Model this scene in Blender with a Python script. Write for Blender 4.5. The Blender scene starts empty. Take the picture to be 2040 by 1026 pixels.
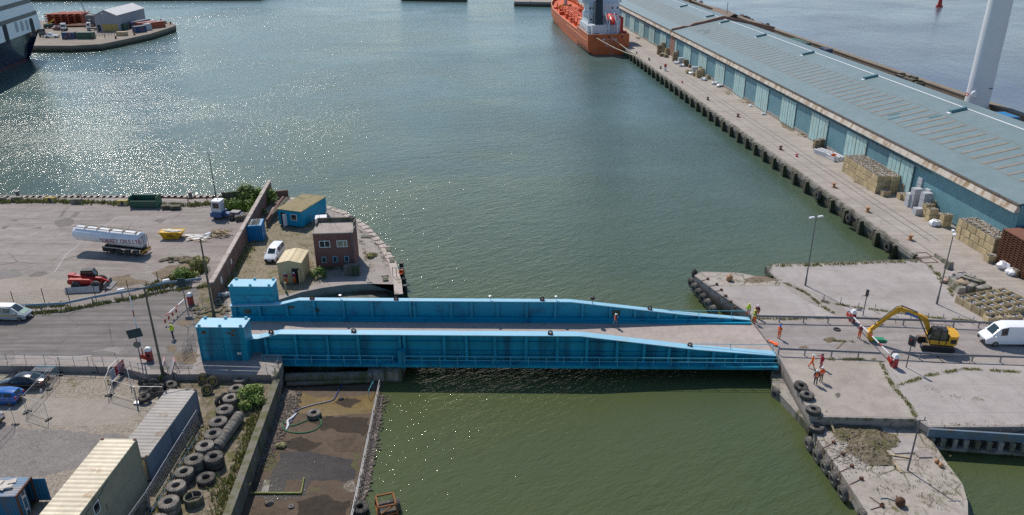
import bpy, bmesh, math, random
from mathutils import Vector, Matrix
random.seed(7)
R=math.radians; PI=math.pi
scene=bpy.context.scene; COL=scene.collection
# ------------------------------------------------------------------ camera model (a drone 46 m above the quay)
FPX=1560.0; TILT=R(23.9); CAMH=46.0; ROLL=R(0.3)
def W(px,py,z=0.0):
    """world point on the horizontal plane z seen at a survey pixel of the photograph"""
    u=(px-1020)/FPX; v=(py-513)/FPX; c,s=math.cos(ROLL),math.sin(ROLL)
    u,v=c*u-s*v,s*u+c*v
    d=(u,math.cos(TILT)-v*math.sin(TILT),-math.sin(TILT)-v*math.cos(TILT))
    t=(z-CAMH)/d[2]
    return Vector((d[0]*t,d[1]*t,z))
def hd(a,b,z=0.0):
    d=W(*b,z)-W(*a,z); return math.atan2(d.y,d.x)
def W2(px,py,z=0.0):
    p=W(px,py,z); return (p.x,p.y)
# ------------------------------------------------------------------ mesh collector
class MB:
    def __init__(s,mi=0): s.v=[];s.f=[];s.m=[];s.mi=mi;s.M=None
    def at(s,M): s.M=M; return s
    def mat(s,i): s.mi=i; return s
    def add(s,vs,fs):
        b=len(s.v)
        for p in vs:
            p=Vector(p)
            if s.M is not None: p=s.M@p
            s.v.append(p)
        for f in fs: s.f.append([b+i for i in f]); s.m.append(s.mi)
        return s
    def hexa(s,p):  # p: 4 bottom ccw, 4 top ccw
        return s.add(p,[(3,2,1,0),(4,5,6,7),(0,1,5,4),(1,2,6,5),(2,3,7,6),(3,0,4,7)])
    def box(s,c,d,rz=0.0,top=1.0,tilt=None):
        x,y,z=d[0]/2,d[1]/2,d[2]/2
        ps=[(-x,-y,-z),(x,-y,-z),(x,y,-z),(-x,y,-z),(-x*top,-y*top,z),(x*top,-y*top,z),(x*top,y*top,z),(-x*top,y*top,z)]
        Mr=Matrix.Rotation(rz,3,'Z')
        if tilt: Mr=Mr@Matrix.Rotation(tilt[0],3,'X')@Matrix.Rotation(tilt[1],3,'Y')
        return s.hexa([Mr@Vector(p)+Vector(c) for p in ps])
    def bb(s,x0,y0,z0,x1,y1,z1): return s.box(((x0+x1)/2,(y0+y1)/2,(z0+z1)/2),(abs(x1-x0),abs(y1-y0),abs(z1-z0)))
    def cyl(s,p0,p1,r0,r1=None,n=8,cap=True):
        p0,p1=Vector(p0),Vector(p1); r1=r0 if r1 is None else r1
        d=(p1-p0)
        if d.length<1e-6: return s
        d.normalize()
        a=d.orthogonal().normalized(); b=d.cross(a)
        vs=[];fs=[]
        for p,r in ((p0,r0),(p1,r1)):
            for k in range(n):
                t=2*PI*(k+.5)/n; vs.append(p+a*math.cos(t)*r+b*math.sin(t)*r)
        for k in range(n): fs.append((k,(k+1)%n,n+(k+1)%n,n+k))
        if cap: fs.append(tuple(range(n-1,-1,-1))); fs.append(tuple(range(n,2*n)))
        return s.add(vs,fs)
    def bar(s,p0,p1,w,h):  # rectangular bar
        p0,p1=Vector(p0),Vector(p1); d=(p1-p0).normalized()
        up=Vector((0,0,1)) if abs(d.z)<.95 else Vector((0,1,0))
        a=d.cross(up).normalized()*w/2; b=a.cross(d).normalized()*h/2
        return s.hexa([p0-a-b,p0+a-b,p1+a-b,p1-a-b,p0-a+b,p0+a+b,p1+a+b,p1-a+b])
    def tube(s,pts,r,n=6):
        pts=[Vector(p) for p in pts]
        rs=r if isinstance(r,(list,tuple)) else [r]*len(pts)
        rings=[]
        a=None
        for i,p in enumerate(pts):
            d=(pts[min(i+1,len(pts)-1)]-pts[max(i-1,0)]).normalized()
            if a is None: a=d.orthogonal().normalized()
            a=(a-d*a.dot(d)).normalized(); b=d.cross(a)
            rings.append([p+a*math.cos(2*PI*k/n)*rs[i]+b*math.sin(2*PI*k/n)*rs[i] for k in range(n)])
        return s.loft(rings)
    def loft(s,rings,cap=True,closed=True):
        n=len(rings[0]); vs=[p for r in rings for p in r]; fs=[]
        for i in range(len(rings)-1):
            for k in range(n if closed else n-1):
                fs.append((i*n+k,i*n+(k+1)%n,(i+1)*n+(k+1)%n,(i+1)*n+k))
        if cap: fs.append(tuple(range(n-1,-1,-1))); fs.append(tuple(range((len(rings)-1)*n,len(rings)*n)))
        return s.add(vs,fs)
    def lathe(s,prof,n=24,axis='Z',c=(0,0,0)):
        rings=[]
        for r,z in prof:
            ring=[]
            for k in range(n):
                t=2*PI*k/n; x,y=r*math.cos(t),r*math.sin(t)
                p=(x,y,z) if axis=='Z' else ((x,z,y) if axis=='Y' else (z,x,y))
                ring.append(Vector(p)+Vector(c))
            rings.append(ring)
        return s.loft(rings,cap=prof[0]!=prof[-1])
    def prism(s,poly,z0,z1):
        n=len(poly); vs=[(p[0],p[1],z0) for p in poly]+[(p[0],p[1],z1) for p in poly]
        ar=sum(poly[i][0]*poly[(i+1)%n][1]-poly[(i+1)%n][0]*poly[i][1] for i in range(n))
        fs=[(k,(k+1)%n,n+(k+1)%n,n+k) for k in range(n)]+[tuple(range(n-1,-1,-1)),tuple(range(n,2*n))]
        if ar<0: fs=[f[::-1] for f in fs]
        return s.add(vs,fs)
    def sheet(s,poly,z):
        n=len(poly); ar=sum(poly[i][0]*poly[(i+1)%n][1]-poly[(i+1)%n][0]*poly[i][1] for i in range(n))
        f=tuple(range(n)); return s.add([(p[0],p[1],z) for p in poly],[f if ar>0 else f[::-1]])
    def prof(s,pts,y0,y1):  # side profile in x,z extruded along y
        n=len(pts); vs=[(p[0],y0,p[1]) for p in pts]+[(p[0],y1,p[1]) for p in pts]
        ar=sum(pts[i][0]*pts[(i+1)%n][1]-pts[(i+1)%n][0]*pts[i][1] for i in range(n))
        fs=[(k,n+k,n+(k+1)%n,(k+1)%n) for k in range(n)]+[tuple(range(n)),tuple(range(2*n-1,n-1,-1))]
        if ar<0: fs=[f[::-1] for f in fs]
        return s.add(vs,[f[::-1] for f in fs] if y0>y1 else fs)
    def quad(s,a,b,c,d): return s.add([a,b,c,d],[(0,1,2,3)])
    def sphere(s,c,r,n=10,m=6,sq=(1,1,1)):
        rings=[]
        for i in range(m+1):
            t=PI*i/m; rr=max(math.sin(t),.02)
            rings.append([Vector(c)+Vector((r*sq[0]*rr*math.cos(2*PI*k/n),r*sq[1]*rr*math.sin(2*PI*k/n),-r*sq[2]*math.cos(t))) for k in range(n)])
        return s.loft(rings)
    def rock(s,c,r,sq=(1,1,.7),seed=None):
        rn=random.Random(seed if seed is not None else random.random())
        n,m=7,5; rings=[]
        for i in range(m+1):
            t=PI*i/m; rr=max(math.sin(t),.05)
            rings.append([Vector(c)+Vector((r*sq[0]*rr*math.cos(2*PI*k/n),r*sq[1]*rr*math.sin(2*PI*k/n),-r*sq[2]*math.cos(t)))*rn.uniform(.75,1.2) if False else Vector(c)+Vector((r*sq[0]*rr*math.cos(2*PI*k/n),r*sq[1]*rr*math.sin(2*PI*k/n),-r*sq[2]*math.cos(t)))*1.0+Vector((rn.uniform(-.2,.2)*r,rn.uniform(-.2,.2)*r,rn.uniform(-.15,.15)*r)) for k in range(n)])
        return s.loft(rings)
    def leaves(s,c,rad,n,size,rn=random,shell=.35,nm=3):
        c=Vector(c)
        for _ in range(n):
            while True:
                p=Vector((rn.uniform(-1,1),rn.uniform(-1,1),rn.uniform(-1,1)))
                if shell<p.length<=1: break
            q=Vector((p.x*rad[0],p.y*rad[1],p.z*rad[2]))+c
            if q.z<c.z-rad[2]: continue
            nr=(p+Vector((rn.uniform(-.9,.9),rn.uniform(-.9,.9),rn.uniform(0,1.2)))).normalized()
            a=nr.orthogonal().normalized(); a=Matrix.Rotation(rn.uniform(0,6.3),3,nr)@a; b=nr.cross(a)
            z=size*rn.uniform(.6,1.4); s.mi=rn.randrange(nm)
            s.add([q-a*z,q-b*z*.45,q+a*z,q+b*z*.45],[(0,1,2,3)])
        return s
    def tufts(s,x,y,z,n,spread,h,rn=random,nm=3):  # grass / weed blades
        for _ in range(n):
            a=rn.uniform(0,2*PI); d=spread*math.sqrt(rn.random()); p=Vector((x+d*math.cos(a),y+d*math.sin(a),z))
            t=rn.uniform(0,2*PI); w=h*rn.uniform(.25,.5); l=h*rn.uniform(.5,1.2); ln=h*rn.uniform(.1,.7)
            u=Vector((math.cos(t),math.sin(t),0))*w/2; lean=Vector((-math.sin(t),math.cos(t),0))*ln
            s.mi=rn.randrange(nm); s.add([p-u,p+u,p+u*.3+lean+Vector((0,0,l)),p-u*.3+lean+Vector((0,0,l))],[(0,1,2,3)])
        return s
def mesh_from(name,mb,mats,smooth=True,ang=35):
    me=bpy.data.meshes.new(name); me.from_pydata([tuple(v) for v in mb.v],[],mb.f)
    if not isinstance(mats,(list,tuple)): mats=[mats]
    for m in mats: me.materials.append(m)
    if len(mats)>1: me.polygons.foreach_set('material_index',[min(i,len(mats)-1) for i in mb.m])
    me.validate()
    if smooth:
        me.polygons.foreach_set('use_smooth',[True]*len(me.polygons))
        try: me.set_sharp_from_angle(angle=R(ang))
        except Exception: pass
    me.update(); return me
def part(name,mb,mats,parent,smooth=True,label=None,loc=None):
    o=bpy.data.objects.new(name,mesh_from(name,mb,mats,smooth) if isinstance(mb,MB) else mb); COL.objects.link(o); o.parent=parent
    if loc is not None: o.location=loc
    if label: o['label']=label
    return o
def thing(name,label,cat,loc=(0,0,0),rz=0.0,group=None):
    o=bpy.data.objects.new(name,None); COL.objects.link(o); o.empty_display_size=.3
    o.location=loc; o.rotation_euler=(0,0,rz); o['label']=label; o['category']=cat
    if group: o['group']=group
    return o
def single(name,mb,mats,label,cat,loc=(0,0,0),rz=0.0,group=None,smooth=True):
    o=bpy.data.objects.new(name,mesh_from(name,mb,mats,smooth) if isinstance(mb,MB) else mb); COL.objects.link(o)
    o.location=loc; o.rotation_euler=(0,0,rz); o['label']=label; o['category']=cat
    if group: o['group']=group
    return o
def struct(name,mb,mats,smooth=False):
    o=bpy.data.objects.new(name,mesh_from(name,mb,mats,smooth)); COL.objects.link(o); o['kind']='structure'; return o
def stuff(name,mb,mats,label,cat):
    o=bpy.data.objects.new(name,mesh_from(name,mb,mats,False)); COL.objects.link(o); o['kind']='stuff'; o['label']=label; o['category']=cat; return o
def dup(root,loc,rz=None,label=None,group=None):
    r=root.copy(); COL.objects.link(r); r.location=loc
    if rz is not None: r.rotation_euler=(0,0,rz)
    if label: r['label']=label
    if group: r['group']=group
    for ch in list(root.children):
        c=ch.copy(); COL.objects.link(c); c.parent=r
        for g in list(ch.children):
            d=g.copy(); COL.objects.link(d); d.parent=c
    return r
def text_mb(txt,h,M,depth=.004):
    cu=bpy.data.curves.new('lettering','FONT'); cu.body=txt; cu.size=h/.72; cu.align_x='CENTER'; cu.extrude=depth
    ob=bpy.data.objects.new('lettering',cu); COL.objects.link(ob)
    dg=bpy.context.evaluated_depsgraph_get(); me=bpy.data.meshes.new_from_object(ob.evaluated_get(dg))
    mb=MB(); mb.M=M; mb.add([v.co.copy() for v in me.vertices],[list(p.vertices) for p in me.polygons])
    bpy.data.objects.remove(ob); bpy.data.curves.remove(cu); bpy.data.meshes.remove(me)
    return mb
def facing(loc,n_az,scale=1):  # matrix: text plane upright facing azimuth n_az
    return Matrix.Translation(loc)@Matrix.Rotation(n_az+PI/2,4,'Z')@Matrix.Rotation(PI/2,4,'X')
def TR(x,y,z,rz=0.0): return Matrix.Translation((x,y,z))@Matrix.Rotation(rz,4,'Z')
# ------------------------------------------------------------------ materials
def nodes(name):
    m=bpy.data.materials.new(name); m.use_nodes=True; nt=m.node_tree; nt.nodes.clear()
    o=nt.nodes.new('ShaderNodeOutputMaterial'); b=nt.nodes.new('ShaderNodeBsdfPrincipled'); nt.links.new(b.outputs[0],o.inputs[0])
    return m,nt,b
def N(nt,t,**kw):
    n=nt.nodes.new(t)
    for k,v in kw.items():
        if k in n.inputs: n.inputs[k].default_value=v
        else: setattr(n,k,v)
    return n
def L(nt,a,b): nt.links.new(a,b)
def rgb(c): return (c[0],c[1],c[2],1.0)
def ramp(nt,fac,stops):
    r=nt.nodes.new('ShaderNodeValToRGB'); e=r.color_ramp.elements
    while len(e)<len(stops): e.new(.5)
    for i,(p,c) in enumerate(stops): e[i].position=p; e[i].color=rgb(c) if len(c)==3 else c
    L(nt,fac,r.inputs[0]); return r.outputs[0]
def mixc(nt,fac,a,b,mode='MIX'):
    n=nt.nodes.new('ShaderNodeMix'); n.data_type='RGBA'; n.blend_type=mode
    if isinstance(fac,(int,float)): n.inputs[0].default_value=fac
    else: L(nt,fac,n.inputs[0])
    for s,i in ((a,6),(b,7)):
        if isinstance(s,(tuple,list)): n.inputs[i].default_value=rgb(s)
        else: L(nt,s,n.inputs[i])
    return n.outputs[2]
def noise(nt,vec,scale,detail=4,rough=.55,dist=0):
    n=N(nt,'ShaderNodeTexNoise',Scale=scale,Detail=detail,Roughness=rough,Distortion=dist); L(nt,vec,n.inputs['Vector']); return n.outputs['Fac']
def mul(c,k): return tuple(min(1,x*k) for x in c)
def mat(name,col,rough=.7,var=.25,scale=.6,fine=6.0,bump=0.0,metal=0.0,stain=None,stain_amt=.5,stain_scale=.8,spec=.4,coat=0,rnd=0,streak=False):
    """painted / mineral surface: broad tone drift, fine grain, optional stain colour (rust, algae, dirt)"""
    m,nt,b=nodes(name); tc=N(nt,'ShaderNodeTexCoord'); v=tc.outputs['Object']
    n1=noise(nt,v,scale,5,.6); n2=noise(nt,v,fine,3,.6)
    c=ramp(nt,n1,[(.3,mul(col,1-var)),(.7,mul(col,1+var*.8))])
    c=mixc(nt,.35,c,ramp(nt,n2,[(.3,mul(col,1-var*1.4)),(.72,mul(col,1+var))]))
    if stain:
        vv=v
        if streak:
            mp=N(nt,'ShaderNodeMapping'); mp.inputs['Scale'].default_value=(1,1,.12); L(nt,v,mp.inputs[0]); vv=mp.outputs[0]
        n3=noise(nt,vv,stain_scale,6,.65); lo=.62-.3*stain_amt
        f=ramp(nt,n3,[(lo,(0,0,0)),(lo+.16,(1,1,1))]); c=mixc(nt,f,c,stain)
    if rnd:
        oi=N(nt,'ShaderNodeObjectInfo'); h=N(nt,'ShaderNodeHueSaturation'); mr=N(nt,'ShaderNodeMapRange'); mr.inputs[3].default_value=1-rnd; mr.inputs[4].default_value=1+rnd
        L(nt,oi.outputs['Random'],mr.inputs[0]); L(nt,mr.outputs[0],h.inputs['Value']); L(nt,c,h.inputs['Color']); c=h.outputs[0]
    L(nt,c,b.inputs['Base Color']); b.inputs['Roughness'].default_value=rough; b.inputs['Metallic'].default_value=metal
    b.inputs['Specular IOR Level'].default_value=spec
    if coat: b.inputs['Coat Weight'].default_value=coat; b.inputs['Coat Roughness'].default_value=.06
    if bump:
        bp=N(nt,'ShaderNodeBump',Strength=min(1,bump),Distance=.05); L(nt,n2,bp.inputs['Height']); L(nt,bp.outputs[0],b.inputs['Normal'])
    return m
def ground(name,col,dark,light,scale=.12,crack=0,crack_col=(.09,.085,.07),speck=0,gravel=0,joints=None,tyre=0,rough=.9,moss=0,tide=0,gmix=.55):
    """slab / asphalt / gravel: big patches, stains, speckle, cracks, joints"""
    m,nt,b=nodes(name); tc=N(nt,'ShaderNodeTexCoord'); v=tc.outputs['Object']
    mp=N(nt,'ShaderNodeMapping'); mp.inputs['Rotation'].default_value=(0,0,.5); mp.inputs['Scale'].default_value=(1,1.7,1); L(nt,v,mp.inputs[0])
    c=ramp(nt,noise(nt,mp.outputs[0],scale,7,.62,.6),[(.37,dark),(.5,col),(.65,light)])
    c=mixc(nt,.5,c,ramp(nt,noise(nt,v,scale*6,6,.7,.3),[(.3,mul(dark,.68)),(.5,col),(.72,mul(light,1.1))]))
    c=mixc(nt,.3,c,ramp(nt,noise(nt,v,5,4,.7),[(.3,mul(dark,.75)),(.7,mul(light,1.08))]))
    if tyre:
        mp2=N(nt,'ShaderNodeMapping'); mp2.inputs['Scale'].default_value=(.06,1.1,1); L(nt,v,mp2.inputs[0])
        f=ramp(nt,noise(nt,mp2.outputs[0],1,4,.6),[(.42,(0,0,0)),(.62,(tyre,)*3)]); c=mixc(nt,f,c,mul(dark,.72))
    if gravel:
        vo=N(nt,'ShaderNodeTexVoronoi',Scale=gravel); L(nt,v,vo.inputs['Vector'])
        c=mixc(nt,gmix,c,ramp(nt,vo.outputs['Color'],[(.1,mul(dark,.55)),(.5,col),(.9,mul(light,1.25))]))
    if speck:
        f=ramp(nt,noise(nt,v,2.2,8,.75),[(.66,(0,0,0)),(.72,(1,1,1))]); f2=N(nt,'ShaderNodeMath',operation='MULTIPLY'); L(nt,f,f2.inputs[0]); f2.inputs[1].default_value=speck
        c=mixc(nt,f2.outputs[0],c,mul(dark,.45))
    if joints:
        br=N(nt,'ShaderNodeTexBrick',Scale=1.0,offset=.5); br.inputs['Mortar Size'].default_value=joints[2]; br.inputs['Brick Width'].default_value=joints[0]; br.inputs['Row Height'].default_value=joints[1]
        br.inputs['Color1'].default_value=(0,0,0,1); br.inputs['Color2'].default_value=(.12,.12,.12,1); br.inputs['Mortar'].default_value=(1,1,1,1); L(nt,v,br.inputs['Vector'])
        c=mixc(nt,br.outputs['Color'],c,mul(dark,.5))
    if crack:
        nn=N(nt,'ShaderNodeTexNoise',Scale=.8,Detail=4); L(nt,v,nn.inputs['Vector'])
        mx=N(nt,'ShaderNodeMix'); mx.data_type='VECTOR'; mx.inputs[0].default_value=.16; L(nt,v,mx.inputs[4]); L(nt,nn.outputs['Color'],mx.inputs[5])
        vo=N(nt,'ShaderNodeTexVoronoi',Scale=crack,feature='DISTANCE_TO_EDGE'); L(nt,mx.outputs[1],vo.inputs['Vector'])
        f=ramp(nt,vo.outputs['Distance'],[(.025*crack,(1,1,1)),(.075*crack,(0,0,0))]); msk=ramp(nt,noise(nt,v,.15,3),[(.45,(0,0,0)),(.6,(1,1,1))])
        c=mixc(nt,mixc(nt,1,f,msk,'MULTIPLY'),c,crack_col)
    if moss:
        f=ramp(nt,noise(nt,v,.5,8,.7),[(.62-moss*.2,(0,0,0)),(.72-moss*.2,(1,1,1))]); c=mixc(nt,f,c,(.10,.10,.035))
    if tide:   # algae and damp below the high-water mark of the walls
        sz=N(nt,'ShaderNodeSeparateXYZ'); L(nt,v,sz.inputs[0]); mz=N(nt,'ShaderNodeMapRange'); mz.inputs[1].default_value=-2.4; mz.inputs[2].default_value=-.15; L(nt,sz.outputs[2],mz.inputs[0])
        ad=N(nt,'ShaderNodeMath',operation='MULTIPLY_ADD'); L(nt,noise(nt,v,.9,5,.7),ad.inputs[0]); ad.inputs[1].default_value=.5; L(nt,mz.outputs[0],ad.inputs[2])
        c=mixc(nt,ramp(nt,ad.outputs[0],[(.35,(1,1,1)),(.62,(.75,.75,.75)),(1.0,(0,0,0))]),c,(.045,.047,.028))
    L(nt,c,b.inputs['Base Color']); b.inputs['Roughness'].default_value=rough; b.inputs['Specular IOR Level'].default_value=.25
    bp=N(nt,'ShaderNodeBump',Strength=.35,Distance=.03); L(nt,noise(nt,v,7,5,.7),bp.inputs['Height']); L(nt,bp.outputs[0],b.inputs['Normal'])
    return m
def corrugated(name,col,period,axis=0,depth=.04,stain=None,amt=.4,rough=.55,var=.2,sscale=.5,dark=.55):
    m,nt,b=nodes(name); tc=N(nt,'ShaderNodeTexCoord'); v=tc.outputs['Object']
    c=ramp(nt,noise(nt,v,.5,6,.65),[(.3,mul(col,1-var)),(.7,mul(col,1+var))])
    if stain:
        mp=N(nt,'ShaderNodeMapping'); mp.inputs['Scale'].default_value=(1,1,.3); L(nt,v,mp.inputs[0])
        lo=.62-.3*amt; f=ramp(nt,noise(nt,mp.outputs[0],sscale,8,.7),[(lo,(0,0,0)),(lo+.15,(1,1,1))]); c=mixc(nt,f,c,stain)
    wv=N(nt,'ShaderNodeTexWave',wave_type='BANDS',bands_direction='XYZ'[axis],wave_profile='SIN'); wv.inputs['Scale'].default_value=.31416/period*1.0; L(nt,v,wv.inputs['Vector'])
    c=mixc(nt,ramp(nt,wv.outputs['Fac'],[(.0,(.5,.5,.5)),(.25,(0,0,0))]),c,mul(col,dark))
    L(nt,c,b.inputs['Base Color']); b.inputs['Roughness'].default_value=rough; b.inputs['Specular IOR Level'].default_value=.35
    bp=N(nt,'ShaderNodeBump',Strength=.8,Distance=depth); L(nt,wv.outputs['Fac'],bp.inputs['Height']); L(nt,bp.outputs[0],b.inputs['Normal'])
    return m
def brickmat(name,c1,c2,mortar,sc=1.0,soot=.5):
    m,nt,b=nodes(name); tc=N(nt,'ShaderNodeTexCoord'); v=tc.outputs['Object']
    sx=N(nt,'ShaderNodeSeparateXYZ'); L(nt,v,sx.inputs[0]); ad=N(nt,'ShaderNodeMath',operation='ADD'); L(nt,sx.outputs[0],ad.inputs[0]); L(nt,sx.outputs[1],ad.inputs[1])
    cb=N(nt,'ShaderNodeCombineXYZ'); L(nt,ad.outputs[0],cb.inputs[0]); L(nt,sx.outputs[2],cb.inputs[1])
    br=N(nt,'ShaderNodeTexBrick',Scale=sc); br.inputs['Brick Width'].default_value=.23; br.inputs['Row Height'].default_value=.08; br.inputs['Mortar Size'].default_value=.01
    br.inputs['Color1'].default_value=rgb(c1); br.inputs['Color2'].default_value=rgb(c2); br.inputs['Mortar'].default_value=rgb(mortar); L(nt,cb.outputs[0],br.inputs['Vector'])
    f=ramp(nt,noise(nt,v,.6,6,.65),[(.4,(0,0,0)),(.72,(soot,)*3)]); c=mixc(nt,f,br.outputs['Color'],mul(c1,.45))
    c=mixc(nt,.25,c,ramp(nt,noise(nt,v,3,4,.7),[(.3,mul(c1,.6)),(.75,mul(c2,1.4))]))
    L(nt,c,b.inputs['Base Color']); b.inputs['Roughness'].default_value=.9; return m
def water(name,body,body2,rough,waves,bscale=.03,spec=.5,near=None,far_body=None,far_rough=.2):
    m,nt,b=nodes(name); tc=N(nt,'ShaderNodeTexCoord'); v=tc.outputs['Object']
    c=ramp(nt,noise(nt,v,bscale,4,.6,.8),[(.35,body),(.68,body2)])
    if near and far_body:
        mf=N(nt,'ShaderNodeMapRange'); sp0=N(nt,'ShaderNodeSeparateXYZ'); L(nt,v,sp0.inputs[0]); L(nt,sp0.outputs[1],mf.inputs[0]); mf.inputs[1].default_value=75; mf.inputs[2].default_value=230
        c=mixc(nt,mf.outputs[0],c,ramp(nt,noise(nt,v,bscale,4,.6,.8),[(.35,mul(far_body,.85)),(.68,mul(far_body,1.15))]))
    L(nt,c,b.inputs['Base Color']); b.inputs['IOR'].default_value=1.333; b.inputs['Specular IOR Level'].default_value=spec
    rr=ramp(nt,noise(nt,v,.02,3,.6,.5),[(.35,(rough*.75,)*3),(.7,(rough*1.35,)*3)])
    if near:   # with distance the unresolved ripples act as surface roughness; calm slicks stay glossy
        rf_=N(nt,'ShaderNodeMapRange'); spr=N(nt,'ShaderNodeSeparateXYZ'); L(nt,v,spr.inputs[0]); L(nt,spr.outputs[1],rf_.inputs[0]); rf_.inputs[1].default_value=85; rf_.inputs[2].default_value=190
        mps=N(nt,'ShaderNodeMapping'); mps.inputs['Rotation'].default_value=(0,0,-.25); mps.inputs['Scale'].default_value=(.45,1.5,1); L(nt,v,mps.inputs[0])
        rr=mixc(nt,rf_.outputs[0],rr,ramp(nt,noise(nt,mps.outputs[0],.03,4,.6,.6),[(.35,(far_rough*.7,)*3),(.7,(far_rough*1.35,)*3)]))
    L(nt,rr,b.inputs['Roughness'])
    prev=None
    gust=ramp(nt,noise(nt,v,.016,3,.6,1.0),[(.34,(.42,)*3),(.68,(1.15,)*3)])
    if near:   # sheltered lock water is calmer than the open dock
        sp=N(nt,'ShaderNodeSeparateXYZ'); L(nt,v,sp.inputs[0]); mr=N(nt,'ShaderNodeMapRange'); L(nt,sp.outputs[1],mr.inputs[0])
        for i,q in enumerate(near): mr.inputs[(1,3,2,4)[i]].default_value=q
        g2=N(nt,'ShaderNodeMath',operation='MULTIPLY'); L(nt,gust,g2.inputs[0]); L(nt,mr.outputs[0],g2.inputs[1]); gust=g2.outputs[0]
    for sc,dist,stren,ang,sq in waves:
        mp=N(nt,'ShaderNodeMapping',vector_type='TEXTURE'); mp.inputs['Rotation'].default_value=(0,0,ang); mp.inputs['Scale'].default_value=(1,1/sq,1); L(nt,v,mp.inputs[0])
        bp=N(nt,'ShaderNodeBump',Distance=dist); mm=N(nt,'ShaderNodeMath',operation='MULTIPLY'); L(nt,gust,mm.inputs[0]); mm.inputs[1].default_value=stren; L(nt,mm.outputs[0],bp.inputs['Strength'])
        L(nt,noise(nt,mp.outputs[0],sc,3,.6,.3),bp.inputs['Height'])
        if prev: L(nt,prev,bp.inputs['Normal'])
        prev=bp.outputs[0]
    L(nt,prev,b.inputs['Normal']); return m
def leafmats(tag,cols): return [mat(f'{tag}_leaf_{i}',c,.6,.3,1.5,9,spec=.3) for i,c in enumerate(cols)]
M={}
M['conc']=ground('quay concrete',(.30,.265,.24),(.22,.195,.175),(.37,.335,.31),.1,crack=.16,speck=.5,tide=1)
M['conc_pale']=ground('pale slab concrete',(.36,.325,.305),(.28,.25,.232),(.43,.395,.375),.09,speck=.35,joints=(7.5,5.0,.012))
M['conc_warm']=ground('warm slab concrete',(.33,.29,.25),(.25,.215,.18),(.41,.37,.325),.13,speck=.35)
M['conc_crack']=ground('broken slab concrete',(.345,.305,.26),(.25,.215,.18),(.43,.39,.345),.15,crack=.6,crack_col=(.09,.085,.04),speck=.6,moss=.15,tide=.0)
M['conc_quay']=ground('transit quay concrete',(.36,.32,.28),(.28,.245,.21),(.43,.39,.35),.1,speck=.35,tyre=.35)
M['deck']=ground('bridge deck concrete',(.37,.315,.285),(.29,.245,.22),(.44,.385,.35),.25,speck=.9)
M['asphalt']=ground('yard asphalt',(.285,.25,.228),(.19,.165,.15),(.355,.318,.292),.11,speck=.7,tyre=.45,crack=.11,crack_col=(.12,.11,.09))
M['road']=ground('road asphalt',(.185,.168,.157),(.135,.122,.113),(.24,.22,.205),.1,tyre=.6,speck=.3,crack=.13,crack_col=(.07,.065,.06))
M['road_r']=ground('bridge road',(.30,.268,.252),(.22,.197,.185),(.37,.335,.32),.12,speck=.25,tyre=.4)
M['gravel']=ground('gravel',(.21,.175,.12),(.13,.11,.07),(.29,.25,.18),.25,gravel=7,moss=.45)
M['yard']=ground('yard surface',(.26,.225,.18),(.17,.145,.115),(.34,.30,.25),.22,gravel=9,speck=.5,moss=.12)
M['yard_grey']=ground('yard stone chippings',(.20,.18,.165),(.13,.115,.105),(.28,.255,.24),.25,gravel=9,gmix=.3,speck=.5)
M['setts']=ground('stone setts',(.37,.325,.275),(.28,.245,.20),(.46,.41,.36),.2,joints=(.26,.16,.018))
M['dirt']=ground('dirt',(.155,.125,.085),(.09,.075,.048),(.23,.195,.14),.3,gravel=3,moss=.5)
M['mud']=ground('mud floor',(.09,.062,.041),(.055,.038,.026),(.125,.09,.06),.22,rough=.8,speck=.4,moss=.1)
M['mudwet']=ground('wet brown mud',(.15,.10,.03),(.09,.06,.02),(.21,.145,.05),.3,rough=.22)
M['puddle']=ground('shallow puddle',(.05,.042,.035),(.03,.026,.022),(.08,.066,.05),.3,rough=.12)
M['shingle']=ground('shingle',(.15,.12,.095),(.08,.065,.05),(.27,.235,.20),.5,gravel=6)
M['wallconc']=mat('weathered concrete wall',(.30,.275,.245),.92,.3,.5,5,.4,stain=(.10,.10,.06),stain_amt=.55,stain_scale=.7,streak=True)
M['darkwall']=mat('wet dark wall',(.14,.13,.115),.85,.35,.5,5,.4,stain=(.06,.075,.03),stain_amt=.6,streak=True)
M['coping']=mat('granite coping',(.43,.37,.33),.9,.25,1.2,8,.3,stain=(.2,.17,.12),stain_amt=.35)
M['timber']=mat('old fender timber',(.17,.145,.12),.95,.4,2,9,.5,stain=(.06,.07,.035),stain_amt=.6,streak=True)
M['wood']=mat('pale sawn wood',(.52,.40,.24),.85,.3,2,12,.2,rnd=.14,stain=(.30,.24,.16),stain_amt=.4)
M['crate']=mat('crate timber',(.60,.47,.27),.85,.28,1.4,12,.2,rnd=.2,stain=(.32,.26,.16),stain_amt=.4)
M['crate_old']=mat('weathered crate timber',(.34,.26,.165),.9,.3,1.4,12,.2,rnd=.25)
M['crate_dark']=mat('crate gap',(.10,.08,.055),.95,.3)
M['stone_dark']=mat('wet rubble',(.17,.14,.115),.9,.6,3,10,.4)
M['stone_fill']=mat('quarried stone',(.36,.325,.285),.95,.5,3,10,.4,rnd=.1)
M['wrap']=mat('white plastic wrap',(.72,.72,.74),.35,.15,3,9,.3,rnd=.08)
M['wrap_grey']=mat('grey wrapped load',(.50,.51,.53),.4,.2,2,9,.3,rnd=.1)
M['blue']=mat('bridge blue paint',(.0,.29,.43),.42,.12,.25,6,.04,stain=(.01,.15,.25),stain_amt=.3,stain_scale=.5,spec=.4)
M['blue_near']=mat('bridge blue weathered',(.005,.265,.39),.45,.16,.3,6,.05,stain=(.01,.12,.19),stain_amt=.45,stain_scale=.5,streak=True)
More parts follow.
